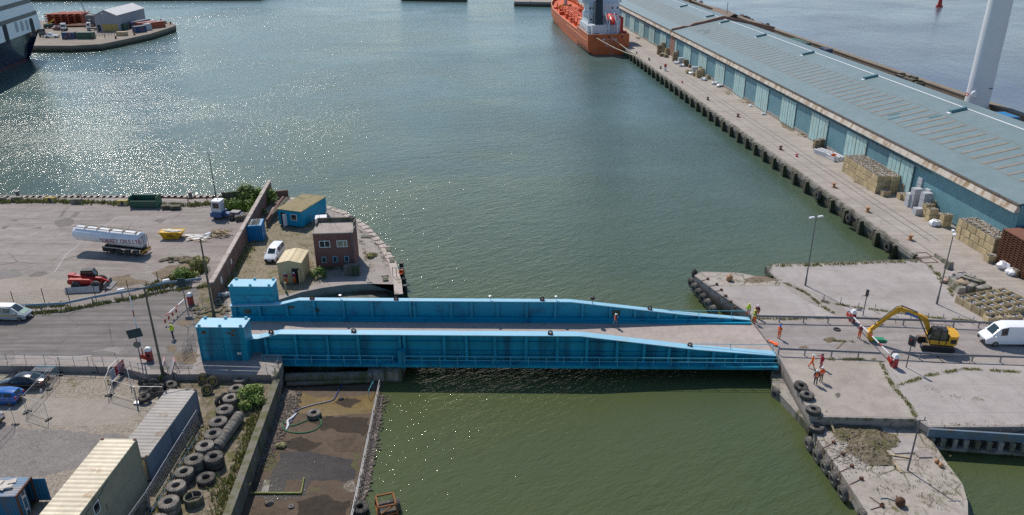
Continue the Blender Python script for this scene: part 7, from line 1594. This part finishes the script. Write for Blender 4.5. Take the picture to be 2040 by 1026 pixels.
# ------------------------------------------------------------------ people
def person(px,py,z,face,label,top,legs,hat,vest=None,boots='black',pose='stand',off=(0,0)):
    base=W(px,py,z)+Vector((off[0],off[1],0))
    P={'pel':(0,0,.95),'spine':(0,.01,1.15),'chest':(0,.02,1.38),'neck':(0,.02,1.53),'head':(0,.04,1.64),'crown':(0,.03,1.74)}
    arm={'rel':((.2,0,1.44),(.27,-.03,1.17),(.25,.06,.92)),'hip':((.2,0,1.44),(.40,-.08,1.22),(.22,.06,1.06)),'fwd':((.2,0,1.43),(.26,.06,1.17),(.14,.30,1.16)),'point':((.2,0,1.44),(.33,.18,1.34),(.36,.42,1.42)),'chestL':((.2,0,1.44),(.27,.02,1.17),(.08,.24,1.27))}
    st={'stand':('rel','rel',0),'hips':('hip','rel',0),'hips2':('hip','hip',0),'hold':('chestL','chestL',0),'fwd':('fwd','fwd',0),'walk':('rel','fwd',.32),'point':('point','rel',0)}.get(pose,('rel','rel',0))
    for sg,a in ((1,st[0]),(-1,st[1])):
        n_='r' if sg>0 else 'l'
        for k,nm in enumerate(('sh','el','wr')): v=arm[a][k]; P[nm+n_]=(sg*v[0],v[1],v[2])
        s_=st[2]*sg
        P['hip'+n_]=(sg*.10,0,.90); P['kn'+n_]=(sg*.115,s_*.55+.02,.50); P['an'+n_]=(sg*.12,s_*1.0-.02,.10+(.08 if s_<0 else 0)); P['toe'+n_]=(sg*.135,s_+.15,.05+(.02 if s_<0 else 0))
    names=list(P); idx={n_:i for i,n_ in enumerate(names)}
    E_=[('pel','spine'),('spine','chest'),('chest','neck'),('neck','head'),('head','crown')]
    for q in 'rl': E_+=[('chest','sh'+q),('sh'+q,'el'+q),('el'+q,'wr'+q),('pel','hip'+q),('hip'+q,'kn'+q),('kn'+q,'an'+q),('an'+q,'toe'+q)]
    rad={'pel':.165,'spine':.16,'chest':.17,'neck':.062,'head':.098,'crown':.075,'sh':.085,'el':.058,'wr':.042,'hip':.11,'kn':.08,'an':.062,'toe':.05}
    me=bpy.data.meshes.new('person'); me.from_pydata([P[n_] for n_ in names],[(idx[a],idx[b_]) for a,b_ in E_],[])
    ob=bpy.data.objects.new('person_cage',me); COL.objects.link(ob); sk=ob.modifiers.new('skin','SKIN'); sk.use_smooth_shade=True; sv=me.skin_vertices[0].data
    for n_ in names:
        r_=rad[n_[:-1]] if n_ not in rad else rad[n_]; sv[idx[n_]].radius=(r_,r_*(.78 if n_ in('chest','spine','pel') else 1)); sv[idx[n_]].use_root=(n_=='pel')
    ob.modifiers.new('sub','SUBSURF').levels=1
    dg=bpy.context.evaluated_depsgraph_get(); bm_=bpy.data.meshes.new_from_object(ob.evaluated_get(dg)); bpy.data.objects.remove(ob)
    vs=[v.co.copy() for v in bm_.vertices]; fs=[list(p.vertices) for p in bm_.polygons]
    seg=[(Vector(P[a]),Vector(P[b_]),a,b_) for a,b_ in E_]
    def cls(c):
        best=None
        for A_,B_,a,b_ in seg:
            u=max(0,min(1,(c-A_).dot(B_-A_)/(B_-A_).length_squared)); d=(A_+(B_-A_)*u-c).length
            if best is None or d<best[0]: best=(d,a,b_,u)
        _,a,b_,u=best
        if b_ in('head','crown') or (b_=='neck' and u>.85): return 2
        if b_[:2]=='wr' and u>.93: return 2
        if b_[:3]=='toe' or (b_[:2]=='an' and u>.8): return 3
        if a[:3]=='hip' or b_[:3]=='hip' or b_[:2] in('kn','an') or (a=='pel' and u<.25): return 1
        return 0
    mb=MB(); mb.v=vs; mb.f=fs; mb.m=[cls(sum((vs[i] for i in f),Vector())/len(f)) for f in fs]
    # five-fingered hands, nose and eyes on the same body mesh
    for q,sg in (('r',1),('l',-1)):
        w_=Vector(P['wr'+q]); d=(w_-Vector(P['el'+q])).normalized(); side=d.cross(Vector((0,1,0)) if abs(d.y)<.8 else Vector((0,0,1))).normalized(); up_=side.cross(d)
        mb.mat(2); mb.tube([w_-d*.01,w_+d*.05,w_+d*.09],[.034,.042,.036],6)
        for k,ln_ in enumerate((.068,.08,.075,.058)):
            o=w_+d*.085+side*(-.03+k*.02); mb.tube([o,o+d*ln_*.55+up_*.008,o+d*ln_+up_*.03],[.0095,.009,.007],4)
        o=w_+d*.03+side*.036; mb.tube([o,o+side*.03+d*.03,o+side*.035+d*.065+up_*.012],[.012,.011,.009],4)
    hc=Vector(P['head']); mb.mat(2); mb.hexa([hc+Vector(p) for p in ((-.016,.075,-.025),(.016,.075,-.025),(.016,.118,-.02),(-.016,.118,-.02),(-.01,.075,.03),(.01,.075,.03),(.007,.098,.028),(-.007,.098,.028))])
    for sg in (-1,1): mb.mat(2).sphere(hc+Vector((sg*.098,0,0)),.03,6,4,(.4,.8,1.1)); mb.mat(3).sphere(hc+Vector((sg*.036,.088,.022)),.011,6,4)
    mb.mat(3).box(hc+Vector((0,.093,-.05)),(.045,.008,.008))
    lie=pose=='lie'
    t=thing('person',label,'person',tuple(base),face-PI/2)
    bodyM=[M[top],M[legs],M['skin'],M[boots]]
    X=Matrix.Identity(4) if not lie else Matrix.Translation((0,-.9,.14))@Matrix.Rotation(-PI/2,4,'X')
    mb.v=[X@v for v in mb.v]; part('body',mb,bodyM,t)
    b=MB().at(X@Matrix.Translation(hc+Vector((0,-.012,.035)))); b.lathe([(.155,-.005),(.125,.0),(.122,.06),(.10,.105),(.05,.128),(.005,.132)],14); b.box((0,.15,.0),(.16,.1,.014)); part('helmet',b,M[hat],t)
    if vest:
        b=MB().at(X); rings=[]
        for zz_,rx_,ry_,cy_ in ((.98,.205,.165,0),(1.1,.205,.165,.005),(1.25,.21,.17,.015),(1.4,.215,.16,.02),(1.47,.15,.11,.02)): rings.append([Vector((rx_*math.cos(2*PI*k/14),cy_+ry_*math.sin(2*PI*k/14),zz_)) for k in range(14)])
        b.loft(rings,cap=False); o=part('vest',b,M[vest],t)
        b=MB().at(X)
        for zz_ in (1.08,1.2): b.lathe([(.212,zz_-.02),(.216,zz_),(.212,zz_+.02)],14); 
        for i_ in range(len(b.v)): pass
        b2=MB().at(X); b2.loft([[Vector((.212*math.cos(2*PI*k/14),.01+.172*math.sin(2*PI*k/14),z_)) for k in range(14)] for z_ in (1.10,1.15)],cap=False); part('reflective_band',b2,M['white'],o)
    else:
        b2=MB().at(X)
        for sg in (-1,1): b2.loft([[Vector((sg*.115+.10*math.cos(2*PI*k/10),.01+.10*math.sin(2*PI*k/10)+(st[2]*sg*.5),z_)) for k in range(10)] for z_ in (.42,.48)],cap=False)
        part('reflective_band',b2,M['white'],t)
    return t
M['hatwhite']=mat('helmet white',(.72,.72,.72),.35); M['hatlime']=mat('helmet yellow',(.62,.70,.03),.4); M['hatblue']=mat('helmet blue',(.02,.10,.55),.4); M['hatblack']=mat('helmet dark',(.04,.03,.04),.5); M['claret']=mat('red work suit',(.42,.015,.05),.8); M['khaki']=mat('khaki trousers',(.24,.20,.15),.9); M['darkred']=mat('dark red jacket',(.20,.03,.035),.8)
person(1225.5,651,.02,R(30),'person in white helmet and orange vest walking along the bridge deck','navy','denim','hatwhite','orange',pose='walk')
person(1489.5,630.5,.04,R(-80),'person in yellow jacket and yellow helmet, hand on hip, at the bridge end rail','lime','orange','hatlime','lime',pose='hips')
person(1502,643.5,.02,R(200),'person in yellow vest and yellow helmet, nearest of three at the bridge end','navy','orange','hatlime','lime',pose='hold')
person(1507.5,633,.02,R(230),'person in white helmet and dark red jacket behind the two in yellow','darkred','orange','hatwhite','darkred',pose='stand')
person(1551.5,674,.02,R(-140),'person in orange suit and blue helmet standing alone on the bridge road','orange','orange','hatblue','orange',pose='hold')
person(1541,686,.03,R(-60),'person in orange overalls lying face down at the bridge joint','orange','orange','hatwhite',None,pose='lie',off=(0,.1))
person(1711,674,.02,R(210),'person in red jacket and orange trousers standing beside the lowered arm','darkred','orange','hatwhite','darkred',pose='hold')
person(1616,734,.02,R(-20),'person in full orange suit and white helmet striding on the pier slab','orange','orange','hatwhite',None,pose='walk')
person(1635,733,.02,R(190),'person in crimson suit and dark helmet facing the one in orange','claret','claret','hatblack',None,pose='point')
person(1635,760,.02,R(100),'person in orange vest and khaki trousers, right of the pair on the pier slab','orange','khaki','hatwhite','orange',pose='stand')
person(1624,766,.02,R(80),'person in orange vest and dark trousers, left of the pair on the pier slab','navy','navy','hatwhite','orange',pose='stand')
person(345.5,673,.02,R(150),'person in yellow jacket and dark trousers walking at the lowered left barrier','lime','navy','hatlime','lime',pose='walk')
person(571,567,.02,R(-95),'person in red and orange overalls outside the cream hut, left of the doorway','claret','orange','hatwhite','darkred',pose='hold'); person(588,566,.02,R(-90),'person in red overalls in the cream hut doorway','claret','orange','hatwhite','darkred',pose='fwd')
person(567,441,.02,R(-100),'person in orange jacket standing in the blue cabin doorway','orange','navy','hatwhite','orange')
# ------------------------------------------------------------------ plants
def bush(px,py,z,rad,n,size,label,mats=None,name='bush',cz=None,stem=True,seed=0,cat='bush'):
    rn=random.Random(seed or int(px*7+py)); p=W(px,py,z); t=thing(name,label,cat,tuple(p)); b=MB()
    nb=max(5,int(rad[0]*6)); 
    for k in range(nb):
        a=rn.uniform(0,2*PI); d=rn.uniform(.15,.82); c=(math.cos(a)*rad[0]*d,math.sin(a)*rad[1]*d,rad[2]*rn.uniform(.45,1.25)); s_=rn.uniform(.28,.55)
        b.leaves(c,(rad[0]*s_,rad[1]*s_,rad[2]*s_),n//nb,size,rn,.25)
    part('foliage',b,mats or LF,t,False)
    b=MB()
    for k in range(5): a=rn.uniform(0,6.3); b.tube([(0,0,0),(math.cos(a)*rad[0]*.25,math.sin(a)*rad[1]*.25,rad[2]*.6),(math.cos(a)*rad[0]*.55,math.sin(a)*rad[1]*.55,rad[2]*1.2)],[.05,.035,.012],5)
    part('stem',b,M['timber'],t); return t
bush(499,806,YZ,(1.8,1.55,1.3),3000,.13,'dense leafy green bush growing beside the rubber fender'); bush(533,404,0,(2.2,1.6,1.6),1500,.2,'dark green bush leaning over the top of the brick yard wall'); bush(497,400,0,(2.6,1.3,1.9),1800,.2,'tall green shrub before the dark rendered wall in the overgrown corner'); bush(463,412,0,(1.7,1.0,.9),900,.18,'low bright green clump behind the terminal tractor',LF); bush(487,415,0,(2.0,1.0,.9),900,.2,'low bright green clump at the foot of the brick yard wall',LF)
bush(517,428,0,(1.6,1.0,.9),700,.17,'shrub between the brick yard wall and the small blue container'); bush(633,553,0,(1.1,.9,1.2),1300,.12,'green shrub at the left foot of the red brick building'); bush(736,512,0,(1.2,1.5,.35),900,.12,'weedy clump spreading on the quay nose concrete',LW,'weed_clump'); bush(402,535,0,(1.6,1.1,1.2),1100,.15,'pale flowering bush at the open end of the brick yard wall',LW); bush(367,560,0,(2.2,1.1,1.3),1500,.15,'dark green hedge clump behind the dark signboard'); bush(320,758,YZ,(.5,.4,.5),300,.09,'small green sapling under the walkway wall'); bush(604,545,0,(.6,.5,.5),400,.09,'straggly shrub beside the cream hut right of the white car',LW)
def weeds(label,lines,n,h,spread,mats=LW,z=.01,seed=1,name='weeds'):
    rn=random.Random(seed); b=MB()
    tot=sum((W(*l[i],z)-W(*l[i+1],z)).length for l in lines for i in range(len(l)-1))
    for l in lines:
        for i in range(len(l)-1):
            a,e=W(*l[i],z),W(*l[i+1],z); m=max(1,int(n*(e-a).length/tot)); gap=rn.random()
            for k in range(m):
                u=rn.random()
                if math.sin(u*9+gap*6)+math.sin(u*23+gap*9)*.7+rn.uniform(-.9,.9)<-.55: continue
                p=a+(e-a)*u; b.tufts(p.x+rn.gauss(0,spread),p.y+rn.gauss(0,spread),z,4,.22,h*rn.uniform(.5,1.3),rn)
    stuff(name,b,mats,label,'weeds')
weeds('weeds growing in the seams between the pier slabs',[[(1560,563),(1605,583),(1640,612),(1662,625)],[(1636,600),(1700,612),(1780,622),(1850,632),(1940,640),(1975,648)],[(1500,634),(1560,636),(1650,633)],[(1753,720),(1775,765),(1810,805),(1824,832)],[(1788,768),(1850,748),(1920,735),(2040,742)],[(1640,716),(1745,716)],[(1640,678),(1700,681)]],2600,.16,.07)
weeds('weeds along the jagged slab edge by the bay',[[(1543,530),(1640,528),(1740,524),(1836,521)],[(1850,530),(1875,555),(1900,590)]],380,.28,.18)
weeds('grass verge along the left road guard rail',[[(-60,632),(20,628),(120,620),(190,607),(270,594),(330,580),(400,572),(450,566)],[(-40,620),(60,612),(130,608)]],1500,.3,.22,LW,name='grass_verge')
weeds('weeds along the back edge of the yard quay',[[(0,404),(60,402),(130,403),(200,405),(260,407)],[(320,410),(380,410),(430,406),(450,412)]],900,.5,.35,LW,name='grass_verge')
weeds('tall weeds in the overgrown corner behind the terminal tractor',[[(452,418),(480,420),(505,412),(515,405)]],500,1.0,.8,LF,name='tall_weeds')
weeds('weeds around the rubber fender and along the pit wall',[[(518,800),(505,850),(485,905),(465,960),(450,1000),(430,1040)],[(508,820),(490,880),(470,930),(445,985)],[(400,855),(372,910),(345,960),(310,1020)],[(430,950),(440,1000),(415,1030)]],1300,.26,.42,LW,YZ+.03,name='ground_cover')
weeds('dry weeds on the gravel yard and along the brick wall foot',[[(445,575),(490,500),(520,455)],[(460,590),(500,570),(545,565)],[(600,545),(612,520)],[(640,560),(650,540)]],700,.3,.5,LW,name='dry_weeds')
weeds('weeds in the joints of the quay nose concrete',[[(715,475),(735,520),(742,545)],[(752,480),(775,540)],[(700,455),(740,470),(760,500)]],260,.18,.2,LW)
weeds('hedge weeds behind the chain link fence',[[(330,568),(370,552),(400,540)],[(300,575),(350,560)]],600,.6,.5,LW,name='tall_weeds')
weeds('moss tufts in the cracked concrete of the lower pier',[[(1850,870),(1870,905),(1895,940),(1900,1000)],[(1740,940),(1780,960),(1830,980),(1880,1010)],[(1760,970),(1800,1020)],[(1820,900),(1850,960),(1860,1010)],[(1700,900),(1740,940)]],500,.14,.5,LM,PZ+.02,name='moss_tufts')
weeds('moss tufts scattered on the far pier nose and apron',[[(1420,556),(1480,560),(1540,562),(1580,568)],[(1810,760),(1900,790),(1980,800)],[(1850,846),(1930,846),(2040,848)]],260,.12,.35,LM,.015,name='moss_tufts')
# rubble mound on the lower pier
rn=random.Random(21); o=W(1727,880,PZ); b=MB(); n=28; rings=[]
def moundz(x,y):
    a=math.atan2(y,x); k=1+.22*math.sin(a*3+.7)+.13*math.sin(a*5+2)+.08*math.sin(a*9); return max(0,.34*(1-(x/(2.9*k))**2-(y/(3.4*k))**2)*(1+.3*math.sin(x*2.3+y)*math.sin(y*1.9)))
g=26; vs=[];fs=[]
for i in range(g+1):
    for j in range(g+1):
        x=-3.2+6.4*i/g; y=-3.6+7.2*j/g; vs.append((x,y,moundz(x,y)+rn.uniform(-.06,.08) if moundz(x,y)>0 else -.05))
for i in range(g):
    for j in range(g): a=i*(g+1)+j; fs.append((a,a+g+1,a+g+2,a+1))
b.add(vs,fs); t=thing('rubble_mound','mossy heap of brown rubble below the slab step on the lower pier','mound',(o.x,o.y,PZ)); part('soil',b,M['dirt'],t)
b=MB()
for k in range(110):
    x,y=rn.uniform(-3,3.2),rn.uniform(-3.8,3.2); 
    if moundz(x,y)>0 or rn.random()<.25: b.rock((x,y,moundz(x,y)+.03),rn.uniform(.05,.13),(1,1,.7),k)
part('stone',b,M['stone_dark'],t)['kind']='stuff'
b=MB()
for k in range(2600):
    x,y=rn.uniform(-3.1,3.1),rn.uniform(-3.2,3.5)
    if moundz(x,y)>.02 and rn.random()<.9: b.tufts(x,y,moundz(x,y),2,.1,.10,rn)
part('moss',b,LM,t,False)
b=MB(); rn=random.Random(8)
for k in range(420):
    px,py=rn.gauss(1700,28),rn.gauss(900,22); p=W(px,py,PZ); b.rock((p.x,p.y,PZ+.02),rn.uniform(.04,.11),(1,1,.6),k)
stuff('concrete_chips',b,[M['stone_fill']],'pale concrete chips scattered in front of the mossy mound','chips')
single('broken_slab',MB().prism([(-1.4,-1.0),(1.1,-1.3),(1.5,.6),(.4,1.5),(-1.2,.9)],0,.1),M['conc_pale'],'large pale broken slab lying right of the mossy mound','slab',tuple(W(1795,888,PZ)),.2,smooth=False); single('broken_slab',MB().prism([(-.7,-.5),(.6,-.6),(.7,.5),(-.6,.5)],0,.12),M['conc'],'small grey broken slab by the thin mast','slab',tuple(W(1838,905,PZ)),.1,smooth=False)
for a,e,l in (((1646,818),(1663,862),'pale plank leaning over the slab step beside the mound'),((1770,905),(1815,912),'long thin pole lying by the mast on the lower pier'),((1777,915),(1795,941),'short rod lying across the cracked lower pier')):
    z0=.1 if 'leaning' in l else PZ+.08; single('plank',MB().bar(W(*a,z0),W(*e,PZ+.08),.18,.06),M['crate_old'],l,'plank',smooth=False)
single('plank',MB().bar(W(1667,694,.05),W(1680,681,.05),.16,.06),M['crate_old'],'short grey plank lying on the bridge road','plank',smooth=False)
single('rope_ring',MB().lathe([(.22,0),(.42,0),(.42,.14),(.22,.14),(.22,0)],12),M['black'],'small dark ring lying on the bridge road between the figures','ring',tuple(W(1667,657)))
# yard paint lines
b=MB()
for a,e in (((58,472),(75,462)),((130,508),(158,487)),((109,542),(130,509)),((207,451),(234,432)),((234,432),(248,431)),((55,472),(0,472)),((190,534),(240,534)),((310,432),(335,432))): b.bar(W(*a,.012),W(*e,.012),.12,.006)
o=struct('bay_marking',b,mat('worn line paint',(.45,.44,.42),.9,.4,1.5))
# spoil heap and dark patches
b=MB()
for k in range(40): b.rock((random.gauss(0,1.6),random.gauss(0,.6),.1),random.uniform(.2,.6),(1.4,1,.45),k)
single('spoil_heap',b,M['dirt'],'low brown spoil heap between trailer and brick wall','mound',tuple(W(365,519)))
b=MB()
for k in range(26): b.rock((random.gauss(0,1.4),random.gauss(0,1.0),.08),random.uniform(.2,.5),(1.4,1.2,.4),k)
single('spoil_heap',b,M['dirt'],'low brown earth mound inside the curved rails behind the blue boxes','mound',tuple(W(420,622)))
